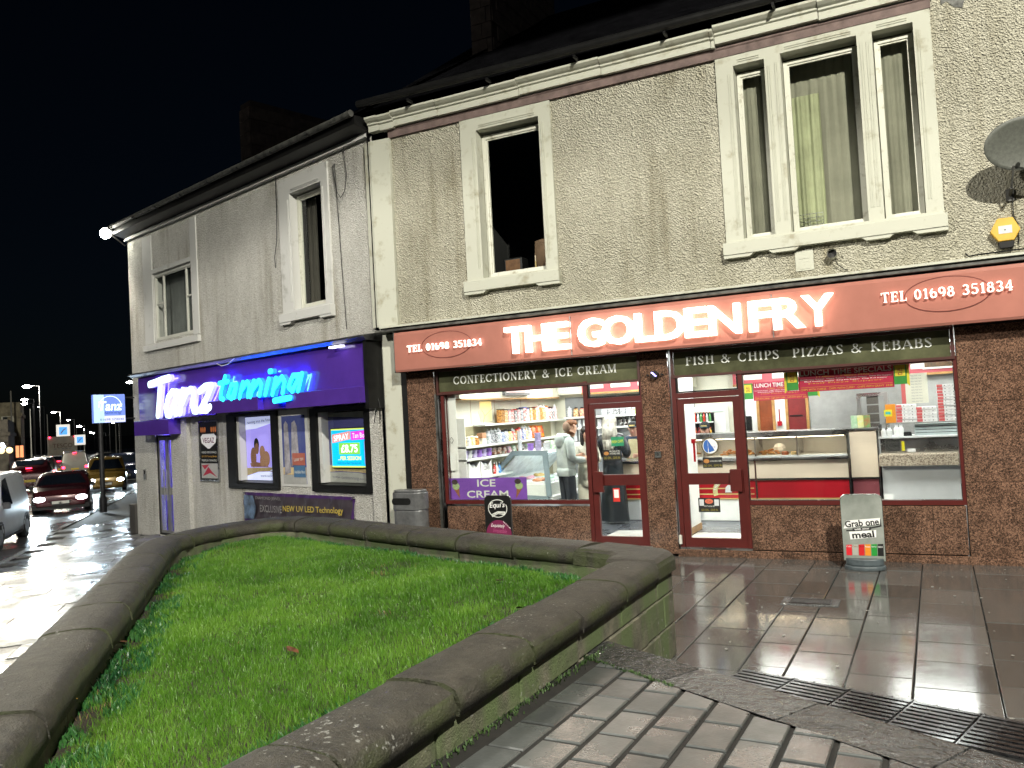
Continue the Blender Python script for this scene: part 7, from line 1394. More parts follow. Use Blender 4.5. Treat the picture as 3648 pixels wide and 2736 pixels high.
# young woman with dark hair beside him
J = base(1.63); J.update({'jaw': (0, -.07, 1.46), 'skull': (0, -.065, 1.54), 'crown': (0, -.04, 1.61), 'neck': (0, -.03, 1.40), 'elL': (.20, -.03, 1.07), 'elR': (-.20, -.03, 1.07), 'wrL': (.08, -.24, 1.10), 'wrR': (-.08, -.24, 1.10), 'paL': (.05, -.29, 1.13), 'paR': (-.05, -.29, 1.13)}); fingers(J, 'L', (-.4, -.8, .3), (0, .2, 1), (-.5, 0, -.5)); fingers(J, 'R', (.4, -.8, .3), (0, .2, 1), (.5, 0, -.5))
R2 = dict(RD); R2.update({'pelvis': (.16, .13), 'spine': (.15, .12), 'chest': (.15, .12), 'sh': .075, 'el': .06, 'wr': .042, 'kn': .10, 'an': .09, 'hi': .12})
girl = human('person', 'young woman with long dark hair in cream clothes looking down beside the man', (-5.20, 1.72, .116), R(48), J, R2, REG, [skin2, creamc, creamc, shoe], waist=.9)
hb = mat('black_brown_hair', (.012, .008, .007), .45, .3, 40, .5, 100)
q = MB(); q.ball((0, -.03, 1.575), .088, .10, .085, 14, 8); q.ball((0, .045, 1.43), .085, .055, .20, 12, 8); q.ball((.085, -.04, 1.36), .03, .035, .20, 8, 8); q.ball((-.085, -.04, 1.36), .03, .035, .20, 8, 8); q.build('hair', hb, girl, smooth=True); face_bits(girl, (0, -.07, 1.54), (0, -.92, -.38), (0, -.38, .92), skin2, False)
MB().bbox(-.035, .035, -.38, -.372, 1.08, 1.22, .003).build('phone', M['black'], girl); q = MB(); q.lathe([(.13, .66), (.17, .70), (.175, .85), (.12, 1.02)], (0, -.12, 0), n=12); q.v = [(x, y * .7 - .05, z) for x, y, z in q.v]; q.build('bag', creamc, girl, smooth=True)
# woman with long white-blond hair, back to us, at the left door
J = base(1.70); J.update({'elL': (.27, -.02, 1.10), 'elR': (-.27, .0, 1.10), 'wrL': (.13, -.21, 1.08), 'wrR': (-.13, -.21, 1.06), 'paL': (.08, -.26, 1.09), 'paR': (-.08, -.26, 1.07)}); fingers(J, 'L', (-.5, -.8, .2), (0, .2, 1), (-.5, 0, -.5)); fingers(J, 'R', (.5, -.8, .2), (0, .2, 1), (.5, 0, -.5))
R3 = dict(RD); R3.update({'pelvis': (.17, .13), 'spine': (.165, .13), 'chest': (.19, .14), 'sh': .10, 'el': .078, 'wr': .05, 'hi': .11})
bl = human('person', 'woman with long pale blond hair, black leather jacket and long black skirt', (-4.90, 2.12, .116), R(176), J, R3, REG, [skin, leather, longd, shoe], waist=.95)
bl.scale = (1.05, 1.05, 1.045)
q = MB(); n = 20; vs = []; prof = [(.145, .98), (.15, .96), (.17, .80), (.195, .55), (.215, .28), (.225, .10), (.235, .035)]
for r, z in prof:
    for i in range(n): a = 2 * math.pi * i / n; k = 1 + (.10 * math.sin(a * 5 + z * 2) + .05 * math.sin(a * 9)) * (1 - z * .8); vs.append((r * k * math.cos(a), r * k * .72 * math.sin(a), z))
q.mesh(vs, [(j * n + i, j * n + (i + 1) % n, (j + 1) * n + (i + 1) % n, (j + 1) * n + i) for j in range(len(prof) - 1) for i in range(n)]); q.build('skirt', longd, bl, smooth=True)
bh = mat('white_blond_hair', (.50, .47, .41), .55, .12, 30, .7, 70, .004); q = MB(); q.ball((0, .005, 1.635), .105, .115, .105, 16, 9)
n = 18; vs = []; hp = [(.095, .105, 1.68), (.105, .12, 1.60), (.115, .115, 1.50), (.125, .11, 1.40), (.115, .10, 1.28), (.12, .07, 1.18), (.07, .04, 1.13)]
for rx, ry_, z in hp:
    for i in range(n): a = math.pi * (-.12 + 1.24 * i / (n - 1)); k = 1 + .07 * math.sin(i * 2.3 + z * 3) + .03 * math.sin(i * 5.1); vs.append((rx * k * math.cos(a), .035 + ry_ * k * math.sin(a), z + .02 * math.sin(i * 1.9)))
q.mesh(vs, [(j * n + i, j * n + i + 1, (j + 1) * n + i + 1, (j + 1) * n + i) for j in range(len(hp) - 1) for i in range(n - 1)])
for i in range(26): a = math.pi * (-.05 + 1.1 * i / 25); x, y = .115 * math.cos(a), .04 + .115 * math.sin(a); q.tube((x * .8, y * .95, 1.60), (x * 1.05 + .01 * math.sin(i), y * 1.08, 1.34), .012, .012, 5).tube((x * 1.05 + .01 * math.sin(i), y * 1.08, 1.34), (x * .9, y * .9, 1.12 + .05 * math.sin(i * 2.1)), .012, .003, 5)
q.build('hair', bh, bl, smooth=True); face_bits(bl, (0, -.01, 1.60), (0, -1, 0), (0, 0, 1), skin)
# staff behind the counter
J = base(1.66); J.update({'neck': (0, -.03, 1.42), 'jaw': (0, -.075, 1.48), 'skull': (0, -.085, 1.555), 'crown': (0, -.07, 1.625), 'elL': (.27, -.06, 1.10), 'elR': (-.27, -.06, 1.10), 'wrL': (.12, -.26, 1.08), 'wrR': (-.12, -.26, 1.08), 'paL': (.07, -.31, 1.08), 'paR': (-.07, -.31, 1.08)}); fingers(J, 'L', (-.5, -.8, .0), (0, .2, 1), (-.5, 0, -.5)); fingers(J, 'R', (.5, -.8, .0), (0, .2, 1), (.5, 0, -.5))
R4 = dict(RD); R4.update({'spine': (.17, .13), 'chest': (.19, .14), 'sh': .095, 'el': .06})
def cap(t, c, tilt): 
    c = Vector(c); q = MB(); q.ball(tuple(c), .092, .105, .075, 14, 8); q.build('cap', capm, t, smooth=True); q = MB(); q.prism([(-.075, -.09 + c.y), (.075, -.09 + c.y), (.06, -.16 + c.y), (0, -.18 + c.y), (-.06, -.16 + c.y)], c.z - .03, c.z - .018, 'z'); q.build('peak', mat('slate_blue_peak', (.06, .11, .15), .6, .05), t); MB().bbox(-.05, .05, c.y - .108, c.y - .10, c.z - .015, c.z + .008).build('badge', M['gold'], t)
s1 = human('person', 'shop assistant in a dark cap, navy top and pale yellow apron behind the counter', (-4.83, 3.12, .116), R(8), J, R4, REG, [skin2, staffn, dkt, dshoe]); cap(s1, (0, -.075, 1.60), 0); face_bits(s1, (0, -.085, 1.545), (0, -.94, -.3), (0, -.3, .94), skin2); MB().ball((0, .0, 1.70), .035, .035, .04, 8, 6).build('hair_bun', hb, s1)
q = MB(); q.prism([(-.13, .62), (.13, .62), (.12, 1.20), (.07, 1.36), (-.07, 1.36), (-.12, 1.20)], -.178, -.17); q.build('apron', apron, s1)
s2 = human('person', 'shop assistant in a black cap and dark top seen through the right door', (-3.60, 3.35, .02), R(4), J, R4, REG, [skin2, cloth('black_polo', (.02, .02, .02)), dkt, dshoe]); cap(s2, (0, -.085, 1.63), 0); face_bits(s2, (0, -.085, 1.555), (0, -.94, -.3), (0, -.3, .94), skin2)
# ================================================================== VEHICLES
glz = mat('car_glass', (.010, .014, .022), .05, .1, 2, spec=.8); tyre = mat('tyre_rubber', (.012, .012, .012), .8, .2, 20); alloy = mat('alloy_rim', (.25, .25, .26), .3, .1, 8, metal=.8); chromev = M['chrome']
def vprof(P, x):
    for (xa, za), (xb, zb) in zip(P, P[1:]):
        if xa >= x >= xb: return za + (zb - za) * (xa - x) / max(1e-6, xa - xb)
    return P[-1][1] if x < P[-1][0] else P[0][1]
def vehicle(name, label, cat, loc, hd, L, W_, top, belt, paint, ws, rs_, side_w, wheels=.31, lights='on', tail=False, group=None, plate=(.7, .7, .65), simple=False, lower=None, signs=None):
    """lofted shell; x forward. top = roofline (x, z) from nose to tail, ws = windscreen (x0, x1), side_w = side glass x spans"""
    t = thing(name, label, cat, loc, hd, group); hl = L / 2; xs = sorted({hl - L * k / 22 for k in range(23)} | {p[0] for p in top}, reverse=True); vs = []; zb0 = .22
    def width(x, z):
        k = W_ / 2 * (1 - .16 * abs(x / hl) ** 5); bz = vprof(belt, x)
        if z < zb0 + .12: return k * .93
        if z <= bz: return k
        return k * (1 - .20 * min(1, (z - bz) / max(.3, vprof(top, 0) - bz)))
    for x in xs:
        zt = vprof(top, x); bz = min(vprof(belt, x), zt - .04); fr_ = .10 if abs(x) > hl * .97 else 0; z0 = zb0 + fr_
        col = [(width(x, z0), z0), (width(x, .5), z0 + .16), (width(x, .5) * 1.005, (z0 + bz) / 2 + .05), (width(x, bz), bz), (width(x, zt - .05), max(bz + .005, zt - .06)), (width(x, zt) * .88, zt - .012), (width(x, zt) * .5, zt + .006)]
        vs += [(x, y, z) for y, z in col] + [(x, 0, zt + .012)] + [(x, -y, z) for y, z in reversed(col)]
    n = 15; fs = [(i * n + j, i * n + j + 1, (i + 1) * n + j + 1, (i + 1) * n + j) for i in range(len(xs) - 1) for j in range(n - 1)] + [(i * n, (i + 1) * n, (i + 1) * n + n - 1, i * n + n - 1) for i in range(len(xs) - 1)] + [tuple(range(n - 1, -1, -1)), tuple(range((len(xs) - 1) * n, len(xs) * n))]
    q = MB(); q.mesh(vs, fs); body = q.build('body', paint, t, smooth=True)
    sb = body.modifiers.new('b', 'BEVEL'); sb.width = .02; sb.segments = 2; sb.limit_method = 'ANGLE'; sb.angle_limit = R(40)
    if lower: MB().box(-hl * .9, hl * .96, -W_ / 2 * .95, W_ / 2 * .95, zb0 - .03, zb0 + .14).build('sill_cladding', lower, t)
    def glasspane(nm, a, b, k=.86):
        za, zc = vprof(top, a), vprof(top, b); dx, dz = b - a, zc - za; l_ = math.hypot(dx, dz); nx, nz_ = (dz / l_, -dx / l_) if b < a else (-dz / l_, dx / l_)
        if nz_ < 0: nx, nz_ = -nx, -nz_
        o_ = .022; pts = []
        for (f, kk) in ((.06, .90), (.94, .74)): x = a + dx * f; z = za + dz * f; y = width(x, z) * kk; pts.append((x + nx * o_, y, z + nz_ * o_))
        (p, r) = pts; MB().face([p, r, (r[0], -r[1], r[2]), (p[0], -p[1], p[2])]).face([(p[0] - .01, p[1], p[2] - .01), (p[0] - .01, -p[1], p[2] - .01), (r[0] - .01, -r[1], r[2] - .01), (r[0] - .01, r[1], r[2] - .01)]).build(nm, glz, t)
    if ws: glasspane('windscreen', ws[0], ws[1])
    if rs_: glasspane('rear_window', rs_[0], rs_[1])
    for s_ in (-1, 1):
        for (a, b) in side_w:
            q = MB(); pts = []
            for x in (a, (a + b) / 2, b):
                zt = vprof(top, x) - .10; z0 = vprof(belt, x) + .03
                if zt - z0 < .02: zt = z0 + .02
                pts.append((x, (width(x, z0) + .006) * s_, z0, (width(x, zt) + .010) * s_, zt))
            q.face([(p[0], p[1], p[2]) for p in pts] + [(p[0], p[3], p[4]) for p in reversed(pts)]); q.build('side_window', glz, t)
    wx = hl * .62; wxr = -hl * .60
    for x in (wx, wxr):
        for s_ in (-1, 1):
            y = (W_ / 2 - .10) * s_; wh = MB().tube((x, y - .11 * s_, wheels), (x, y + .095 * s_, wheels), wheels, n=20).build('wheel', tyre, t)
            if not simple:
                MB().tube((x, y + .096 * s_, wheels), (x, y + .105 * s_, wheels), wheels * .62, n=16).build('rim', alloy, wh)
                q = MB(); stroke_pts = [(x + (wheels + .05) * math.cos(R(a)), wheels + (wheels + .05) * math.sin(R(a))) for a in range(-5, 186, 19)]
                for (p, r) in zip(stroke_pts, stroke_pts[1:]): q.box(min(p[0], r[0]), max(p[0], r[0]), min(y, y + .10 * s_), max(y, y + .10 * s_), min(p[1], r[1]) - .02, max(p[1], r[1]) + .02)
                q.build('wheel_arch', lower or M['rubber'], t)
    zl = vprof(belt, hl * .9) - .10; lp = []
    if lights:
        hm = emit('headlamp_beam', (.85, .94, 1), 32, (.7, .7, .7)) if lights == 'on' else mat('headlamp_off', (.5, .5, .52), .1, .1)
        for s_ in (-1, 1):
            q = MB(); q.ball((hl - .03, W_ * .35 * s_, zl), .09, .19, .105, 10, 6); q.build('headlight', hm, t, smooth=True)
            if lights == 'on':
                sp_ = bpy.data.lights.new('headlamp_spot', 'SPOT'); sp_.energy = 400; sp_.spot_size = R(70); sp_.spot_blend = .6; sp_.shadow_soft_size = .08; sp_.color = (.70, .88, 1)
                so2 = bpy.data.objects.new('headlamp_spot', sp_); so2.location = (hl + .12, W_ * .36 * s_, zl); so2.rotation_euler = Vector((1, 0, -.07)).to_track_quat('-Z', 'Y').to_euler(); link(so2, t)
    if not simple or not tail:
        q = MB(); q.prism([(-.32, zl - .10), (.32, zl - .10), (.24, zl - .30), (-.24, zl - .30)], hl - .03, hl + .012, 'x'); q.build('grille', M['black'], t); MB().box(hl + .013, hl + .022, -.26, .26, .40, .51).build('number_plate', mat('dull_plate', plate, .5, .1), t)
    if not simple:
        q = MB(); q.prism([(-.07, zl - .17), (.0, zl - .12), (.07, zl - .17), (.0, zl - .24)], hl + .014, hl + .022, 'x'); q.build('badge', chromev, t)
    for s_ in (-1, 1):
        tl = emit('tail_lamp', (1, .02, .06), 14, (.4, .01, .01)) if tail else mat('tail_lamp_off', (.25, .01, .01), .2, .1)
        MB().box(-hl - .015, -hl + .08, W_ * .40 * s_ - .09, W_ * .40 * s_ + .09, zl + .0, zl + .16).build('tail_light', tl, t)
        mx_ = (ws[0] + ws[1]) / 2 + .1 if ws else hl * .5; wy = (W_ / 2 + .03) * s_
        if not simple: MB().bbox(mx_ - .08, mx_ + .05, wy - .10, wy + .10, vprof(belt, mx_) - .02, vprof(belt, mx_) + .14, .03).build('wing_mirror', lower or M['black'], t)
    if tail: MB().box(-hl - .03, -hl - .01, -.26, .26, .55, .66).build('number_plate', mat('yellow_plate', (.6, .45, .05), .5, .1), t); MB().box(-hl - .005, -hl + .02, -.12, .12, vprof(top, -hl * .9) - .03, vprof(top, -hl * .9) + .02).build('brake_light', emit('tail_lamp', (1, .02, .06), 14), t)
    return t
def P(n, c, r=.22, me=.2): return mat(n, c, r, .06, 2, metal=me, coat=.6)
van_top = [(2.1, .78), (1.95, .98), (1.15, 1.14), (.55, 1.78), (.2, 1.84), (-1.8, 1.84), (-2.02, 1.75), (-2.1, 1.1)]; van_belt = [(2.1, .72), (1.1, 1.0), (-2.1, 1.06)]
hat_top = [(2.05, .72), (1.9, .92), (1.0, 1.06), (.25, 1.48), (-.2, 1.56), (-1.1, 1.54), (-1.75, 1.30), (-2.0, 1.05), (-2.05, .9)]; hat_belt = [(2.05, .66), (1.0, .96), (-2.05, 1.04)]
def face_cam(x, y, az): return R(az)
def gp(x, y): return (x, y, gz(x, y) - .115)
# hd is the direction the bonnet points: towards us is about -44 degrees
PVn = vehicle('parked_van', 'small white panel van with a dark side window nearest to us at the left edge', 'van', gp(-20.95, .95), R(-44.5), 4.2, 1.76, van_top, van_belt, P('silvery_white_paint', (.62, .66, .70), .3, .0), (1.12, .58), None, ((.95, .12),), .31, lower=mat('grey_trim', (.05, .05, .055), .6, .1))
RCr = vehicle('car', 'maroon crossover car with blazing white headlights behind the white van', 'car', gp(-27.75, 8.0), R(-37.5), 4.2, 1.82, hat_top, hat_belt, P('maroon_paint', (.07, .014, .018)), (1.0, .26), (-1.1, -1.74), ((.55, -.35), (-.42, -1.2)), .33, lower=M['black'], plate=(.35, .35, .36))
YVn = vehicle('van', 'yellow van with a black grille and one bright headlight beside the street pole', 'van', gp(-34.6, 14.9), R(-38.5), 4.4, 1.90, van_top, van_belt, P('yellow_paint', (.26, .165, .035)), (1.12, .58), None, ((.95, .12),), .33, lower=M['black'], plate=(.4, .08, .08))
vehicle('car', 'dark blue car with a glaring headlight half hidden behind the tanning shop corner', 'car', (lambda p: (p.x, p.y, gz(p.x, p.y) - .12))(at_dist(446, 1690, 50)), R(-38), 4.3, 1.82, hat_top, hat_belt, P('dark_blue_paint', (.02, .03, .07)), (1.0, .26), (-1.1, -1.74), ((.55, -.35), (-.42, -1.2)), .33, simple=True)
PVn.scale = (1, 1, .93); RCr.scale = (.97, .97, .84); YVn.scale = (.86, .86, .82)
for o_, f_ in ((PVn, .12), (YVn, .7)):
    for c_ in KIDS[o_.name]:
        if c_.type == 'LIGHT': c_.data.energy *= f_
def on(u, v, d):
    p = at_dist(u, v, d); return (p.x, p.y, gz(p.x, p.y) - .12)
vehicle('car', 'dark car with its headlights on far up the road beside the yellow van', 'car', on(381, 1640, 78), R(-36), 4.2, 1.8, hat_top, hat_belt, P('black_paint', (.012, .012, .015)), (1.0, .26), None, (), .33, simple=True)
vehicle('car', 'wine red hatchback with a glowing tail light driving away behind the maroon car', 'car', on(118, 1745, 47), R(143), 4.1, 1.74, hat_top, hat_belt, P('wine_paint', (.06, .01, .015)), (1.0, .26), (-1.1, -1.74), ((.55, -.35), (-.42, -1.2)), .32, lights=None, tail=True, simple=True)
vehicle('car', 'black car with small red tail lights queuing left of the dark purple car', 'car', on(150, 1690, 62), R(144), 4.1, 1.74, hat_top, hat_belt, P('black_paint', (.012, .012, .015)), (1.0, .26), (-1.1, -1.74), (), .32, lights=None, tail=True, simple=True)
vehicle('car', 'dark purple hatchback with red tail lights waiting below the lorry', 'car', on(212, 1672, 72), R(145), 4.1, 1.74, hat_top, hat_belt, P('dusky_purple_paint', (.05, .03, .05)), (1.0, .26), (-1.1, -1.74), (), .32, lights=None, tail=True, simple=True)
vehicle('van', 'pale grey van with bright red brake lights in the queue right of the purple car', 'van', on(266, 1668, 70), R(145.5), 4.4, 1.85, van_top, van_belt, P('pale_grey_paint', (.33, .33, .31)), None, None, (), .32, lights=None, tail=True, simple=True)
vehicle('car', 'small white hatchback parked far up on the left of the road', 'car', on(144, 1600, 120), R(147), 4.0, 1.8, hat_top, hat_belt, P('silvery_white_paint', (.62, .66, .70), .3, .0), (1.0, .26), (-1.1, -1.74), (), .32, lights='off', simple=True)
vehicle('car', 'silver car with headlights facing us behind the yellow van roof', 'car', on(372, 1628, 92), R(-37), 4.2, 1.8, hat_top, hat_belt, P('silver_paint', (.3, .3, .31)), (1.0, .26), None, (), .33, simple=True)
vehicle('car', 'grey hatchback with small tail lights at the very front of the left queue', 'car', on(176, 1668, 82), R(144), 4.1, 1.74, hat_top, hat_belt, P('silver_paint', (.3, .3, .31)), (1.0, .26), (-1.1, -1.74), (), .32, lights=None, tail=True, simple=True)
vehicle('car', 'black saloon with red lights ahead of the lorry on its right', 'car', on(272, 1600, 125), R(146), 4.1, 1.74, hat_top, hat_belt, P('black_paint', (.012, .012, .015)), (1.0, .26), None, (), .32, lights=None, tail=True, simple=True)
# lorry with the supermarket name
lp_ = on(222, 1640, 97); LO = thing('lorry', 'tall pale box lorry lettered TESCO with red marker lights at the top corners', 'lorry', lp_, R(146.5)); bxm = mat('lorry_box_paint', (.34, .33, .29), .5, .1, 3)
MB().bbox(-4.2, 2.6, -1.25, 1.25, 1.0, 3.45, .03).build('box_body', bxm, LO); MB().bbox(2.75, 4.4, -1.15, 1.15, .5, 2.9, .08).build('cab', bxm, LO); MB().box(-4.2, 4.2, -.5, .5, .55, .98).build('chassis', M['black'], LO)
ring_ = MB()
MB().box(-4.22, -4.205, -1.22, 1.22, 1.02, 1.10).build('red_edge', mat('red_reflector', (.5, .05, .02), .4, .1, em=(1, .15, .05), es=.5), LO)
for s_ in (-1, 1):
    MB().ball((-4.25, 1.1 * s_, 3.38), .09, .09, .09, 8, 6).build('marker_light', emit('tail_lamp', (1, .02, .06), 14), LO); MB().box(-4.3, -4.2, s_ * 1.0 - .14, s_ * 1.0 + .14, .62, .80).build('tail_light', emit('tail_lamp', (1, .02, .06), 14), LO)
    for x in (-3, -1.8, 3.4): w1 = MB().tube((x, s_ * 1.2, .5), (x, s_ * .85, .5), .5, n=16).build('wheel', tyre, LO)
o = text('lettering', 'TESCO', -.85, .85, 2.35, 2.75, 0, mat('faded_red_print', (.12, .05, .04), .5, 0), LO); o.rotation_euler = (0, 0, R(-90)); o.location = (-4.212, 0, 0)
for k in range(5): MB().box(-4.216, -4.211, -.75 + k * .32, -.55 + k * .32, 2.22, 2.26).build('dash_print', mat('faded_blue_print', (.04, .05, .12), .5, 0), LO)
# ================================================================== STREET
def P3(u, v, d): p = at_dist(u, v, d); return p
pole_m = mat('dark_pole_paint', (.035, .035, .038), .45, .2, 6, metal=.3)
p = P3(369, 1826, 29.2); t = thing('street_pole', 'plain dark metal post standing at the kerb in front of the yellow van', 'post', (p.x, p.y, gz(p.x, p.y)))
MB().lathe([(.11, 0), (.11, .45), (.075, .5), (.07, 3.35), (.03, 3.42)], n=12).build('post', pole_m, t)
hm = emit('street_lamp_lens', (1, .98, .92), 130, (.7, .7, .7))
lamp_ord = ['nearest and highest', 'second highest on the left', 'third, just below the second,', 'middle', 'small one above the lorry sign', 'twin clustered', 'right hand']
for i, (u, v, d, s_) in enumerate(((95, 1376, 105, 1), (87, 1423, 140, 1), (87, 1438, 155, 1), (190, 1468, 190, 1), (243, 1496, 210, .8), (282, 1518, 230, 1.3), (363, 1460, 170, .8), (364, 1439, 190, .4), (137, 1449, 240, .35), (323, 1540, 330, .9), (334, 1543, 380, .8), (362, 1543, 300, 1), (300, 1530, 380, .6), (402, 1506, 160, .4), (461, 1360, 60, .45))):
    p = P3(u, v, d); g_ = gz(p.x, p.y); H = p.z - g_
    lab = (lamp_ord[i] + ' lit street lamp far along the road') if i < 7 else 'faint far street lamp, the %s counted down from the highest' % ordn[i]
    t = thing('street_lamp', lab, 'street lamp', (p.x, p.y, g_), R(56), 'street lamps along the road'); MB().lathe([(.12, 0), (.08, 1.2), (.05, H + .05)], (1.2, 0, 0), n=8).build('pole', pole_m, t); MB().tube((1.2, 0, H), (0, 0, H + .08), .035).build('arm', pole_m, t); MB().bbox(-.35 * s_, .35 * s_, -.16 * s_, .16 * s_, H + .0, H + .12 * s_).build('lamp_head', pole_m, t)
    if i in (0, 3): pl_ = bpy.data.lights.new('lamp_beam', 'POINT'); pl_.energy = 16000; pl_.shadow_soft_size = .3; pl_.color = (1, .95, .8); po_ = bpy.data.objects.new('lamp_beam', pl_); po_.location = (0, 0, H - .5); link(po_, t)
    MB().ball((0, 0, H - .03), .42 * s_, .32 * s_, .15 * s_, 8, 6).build('lens', hm, t)
for i, (u, v, v2, d, r) in enumerate(((38, 1393, 1690, 75, .09), (107, 1457, 1600, 118, .09), (168, 1476, 1580, 135, .09), (411, 1496, 1545, 150, .1), (424, 1508, 1550, 170, .1), (272, 1522, 1560, 170, .08), (299, 1533, 1555, 190, .08))):
    p = P3(u, v, d); g_ = gz(p.x, p.y); t = thing('street_pole', '%s bare grey pole from the left beyond the parked van' % ordn[i], 'post', (p.x, p.y, g_), 0, 'bare poles along the road'); MB().lathe([(r * 1.3, 0), (r, 1), (r * .6, p.z - g_)], n=8).build('post', mat('grey_pole_paint', (.14, .14, .13), .5, .1), t)
# keep-left beacons and signs
for i, (u, v, d, w_, lab) in enumerate(((225, 1535, 95, .55, 'lit white square road sign with a blue panel above the lorry'), (285, 1567, 90, .42, 'lit blue keep left bollard sign right of the lorry'))):
    p = P3(u, v, d); g_ = gz(p.x, p.y); t = thing('road_sign', lab, 'road sign', (p.x, p.y, g_), R(57)); h_ = p.z - g_; MB().bbox(-w_ * 1.1, w_ * 1.1, -.05, .05, h_ - w_ * 1.15, h_ + w_ * 1.15).build('plate', mat('lit_white_plate', (.7, .7, .65), .5, .0, em=(1, .95, .85), es=.8), t)
    MB().box(-w_ * .65, w_ * .65, -.07, -.055, h_ - w_ * .7, h_ + w_ * .7).build('symbol_panel', mat('lit_blue_plate', (.05, .2, .6), .5, 0, em=(.1, .4, 1), es=1.2), t); q = MB(); stroke(q, [(-w_ * .35, h_ - w_ * .4), (0, h_ + w_ * .1), (w_ * .35, h_ + w_ * .35)], w_ * .2, -.075, .01, 0); q.build('arrow', M['paper'], t); MB().tube((0, 0, 0), (0, 0, h_ - w_), .05).build('post', pole_m, t)
t_p = P3(70, 1608, 68); t = thing('bollard', 'orange lit beacon on a thin post at the left of the road', 'beacon', (t_p.x, t_p.y, gz(t_p.x, t_p.y)), R(57)); h_ = t_p.z - gz(t_p.x, t_p.y); MB().tube((0, 0, 0), (0, 0, h_ - .3), .04).build('post', pole_m, t)
for dx in (-.13, .13): MB().bbox(dx - .10, dx + .10, -.05, .05, h_ - .42, h_ + .40).build('lit_panel', mat('lit_orange_panel', (.6, .2, .1), .5, .1, em=(1, .32, .12), es=1.3), t)
# stone buildings on the left of the road
def far_building(u, d, w_, h_, dep, lab, m, rz, ex=()):
    p = P3(u, 1575, d); t = thing('stone_building', lab, 'building', (p.x, p.y, gz(p.x, p.y)), rz); MB().box(-w_, 0, 0, dep, -.5, h_).build('wall', m, t); MB().bbox(-w_ - .1, .12, -.12, dep + .1, h_ - .75, h_ - .5).build('cornice_stone', m, t); MB().bbox(-w_, .0, .0, dep, h_ + .001, h_ + .35).build('parapet', m, t)
    for i in range(3):
        for z in (3.2,): 
            x = -.9 - i * 1.5
            if -x < w_ - .3: f = MB(); ring(f, x - .42, x + .42, z - .2, z + 1.7, .10, -.06, .03); wf2 = f.build('window', M['upvc_dirty'], t); MB().box(x - .32, x + .32, -.02, -.005, z - .1, z + 1.6).build('pane', glz, wf2)
    for i in range(5): MB().bbox(-w_ + i * .9, -w_ + i * .9 + .22, -.08, -.002, 0, h_ - .8).build('pilaster', m, t)
    return t
fs_ = mat('sooty_yellow_stone', (.26, .23, .16), .85, .3, 2, .4, 10); fs2 = mat('dark_sooty_stone', (.10, .09, .075), .85, .3, 2)
sbd = far_building(76, 78, 4.5, 5.6, 10, 'old yellow stone corner building with a heavy cornice across the road', fs_, R(56)); far_building(30, 66, 6, 3.8, 12, 'low dark shop row with pale pilasters at the far left edge', fs2, R(56))
for i, (u, v, c_, r) in enumerate(((5, 1606, (1, .75, .35), .20), (34, 1604, (1, .75, .35), .20), (8, 1585, (.9, .95, 1), .14), (16, 1592, (.9, .95, 1), .08))):
    p = P3(u, v, 63); t = thing('shop_lamp', ('amber round shop lamp at the very left edge', 'amber round shop lamp beside the thin post', 'bright white shop lamp above the amber ones', 'small white shop lamp above the amber ones')[i], 'lamp', (p.x, p.y, p.z)); MB().ball((0, 0, 0), r, r, r, 10, 8).build('globe', emit('amber_globe' if i < 2 else 'white_globe', c_, 2.2 if i < 2 else 8), t); MB().tube((0, 0, r * .9), (-.3, .5, r * 1.2), .03).build('bracket', M['black'], t)
# distant hillside with far house wall and the lit far road
q = MB(); pts = []
for i in range(61): a = R(100 + 80 * i / 60); d = 620; pts.append((d * math.cos(a), d * math.sin(a) - 11, 0))
vs = [(x, y, -9) for x, y, z in pts] + [(x * 1.15, y * 1.15, 1.5 + 1.8 * math.sin(i * .4) + 1.2 * math.sin(i * 1.3)) for i, (x, y, z) in enumerate(pts)]; q.mesh(vs, [(i, i + 1, 62 + i, 61 + i) for i in range(60)]); tag(q.build('hills', mat('dark_hillside', (.010, .014, .012), .9, .3, .02)), kind='structure')
# corner floodlight on the tanning shop
p = tz(-9.62, -.35, 0); fz = 6.9; t = thing('floodlight', 'blazing white floodlight on a short arm at the roof corner of the tanning shop', 'floodlight', (p.x, p.y, fz), TA); MB().tube((.10, .30, -.30), (.0, .0, -.02), .02).build('arm', M['black'], t); MB().bbox(-.16, .12, -.10, .10, .03, .11).build('housing', M['black'], t); MB().ball((-.02, -.10, -.02), .17, .12, .13, 10, 6).build('lens', emit('floodlight_lens', (1, .98, .85), 70, (.7, .7, .7)), t)
fl = bpy.data.lights.new('flood_beam', 'SPOT'); fl.energy = 380; fl.spot_size = R(150); fl.spot_blend = .5; fl.shadow_soft_size = .12; fl.color = (1, .93, .80); fo_ = bpy.data.objects.new('flood_beam', fl); fo_.location = (-.2, -.1, -.12); fo_.rotation_euler = Vector((-.55, -.25, -1)).to_track_quat('-Z', 'Y').to_euler(); link(fo_, t)
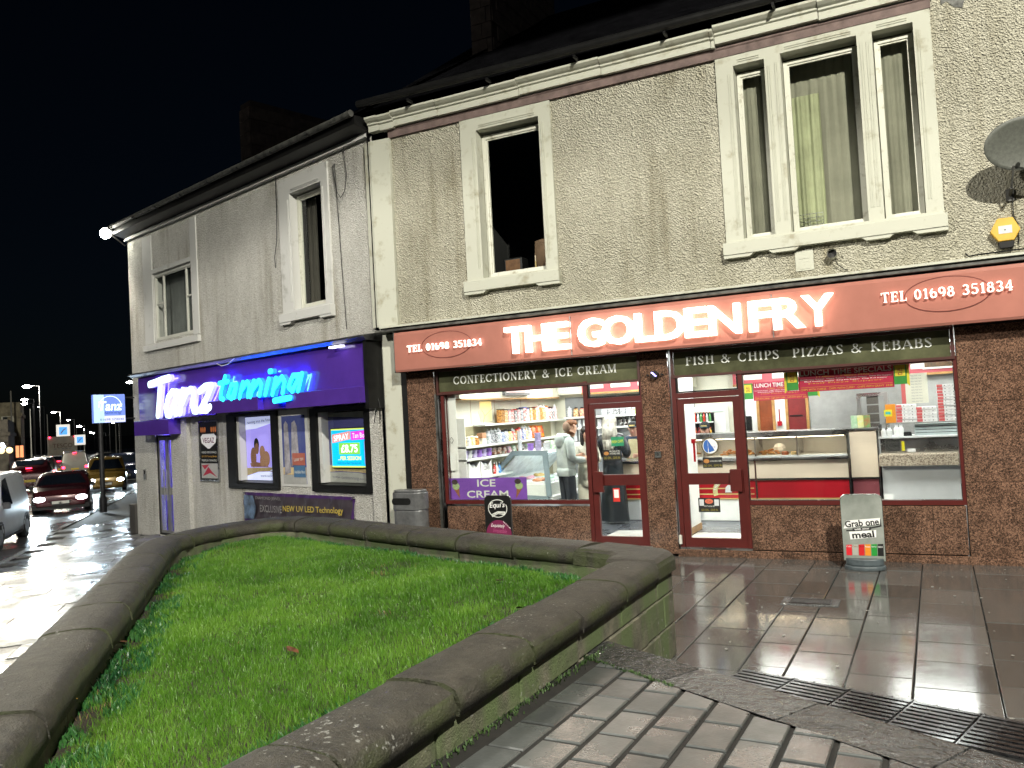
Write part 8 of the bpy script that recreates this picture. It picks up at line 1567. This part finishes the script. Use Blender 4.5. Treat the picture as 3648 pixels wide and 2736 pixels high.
# the street lamp that lights the square, just right of the picture
t = thing('street_lamp', 'tall street lamp behind the photographer lighting the two shop walls', 'street lamp', (4.9, -13.6, 2.6)); MB().lathe([(.12, -3), (.09, 1.2), (.05, 9.9)], (1.3, -.6, 0), n=10).build('pole', pole_m, t); MB().tube((1.3, -.6, 9.8), (.1, 0, 9.95), .04).build('arm', pole_m, t); MB().bbox(-.35, .35, -.15, .15, 9.88, 10.0).build('lamp_head', pole_m, t); MB().box(-.28, .28, -.11, .11, 9.862, 9.876).build('lens', emit('lamp_lens', (1, .95, .75), 20), t)
sl2 = bpy.data.lights.new('lamp_beam', 'SPOT'); sl2.energy = LAMP_W; sl2.spot_size = R(160); sl2.spot_blend = .04; sl2.shadow_soft_size = .10; sl2.color = (1, .96, .83); s2o = bpy.data.objects.new('lamp_beam', sl2); s2o.location = (0, 0, 9.84); link(s2o, t)
t = thing('street_lamp', 'unseen fill lamp added behind the photographer on the road side', 'street lamp', (-9.5, -15.5, .0)); MB().lathe([(.12, -.5), (.09, 1.2), (.05, 9.4)], (-1.3, .6, 0), n=10).build('pole', pole_m, t); MB().tube((-1.3, .6, 9.3), (-.1, 0, 9.45), .04).build('arm', pole_m, t); MB().bbox(-.35, .35, -.15, .15, 9.38, 9.5).build('lamp_head', pole_m, t); MB().box(-.28, .28, -.11, .11, 9.362, 9.376).build('lens', MATS['lamp_lens'], t)  # unseen lamp added to even out the light on the left half
sl3 = bpy.data.lights.new('lamp_beam', 'SPOT'); sl3.energy = LAMP_W * .32; sl3.spot_size = R(158); sl3.spot_blend = .06; sl3.shadow_soft_size = .45; sl3.color = (1, .96, .86); s3o = bpy.data.objects.new('lamp_beam', sl3); s3o.location = (0, 0, 9.32); link(s3o, t)
p = at_dist(-120, 1400, 52); t = thing('street_lamp', 'unseen lamp added left of the picture to light the old stone building', 'street lamp', (p.x, p.y, gz(p.x, p.y))); MB().lathe([(.12, 0), (.05, 8)], n=8).build('pole', pole_m, t); MB().bbox(-.3, .3, -.15, .15, 8, 8.12).build('lamp_head', pole_m, t)  # out-of-view lamp added to brighten the far stone building
pl_ = bpy.data.lights.new('lamp_beam', 'POINT'); pl_.energy = 9000; pl_.shadow_soft_size = .3; pl_.color = (1, .93, .75); po_ = bpy.data.objects.new('lamp_beam', pl_); po_.location = (0, 0, 7.7); link(po_, t)
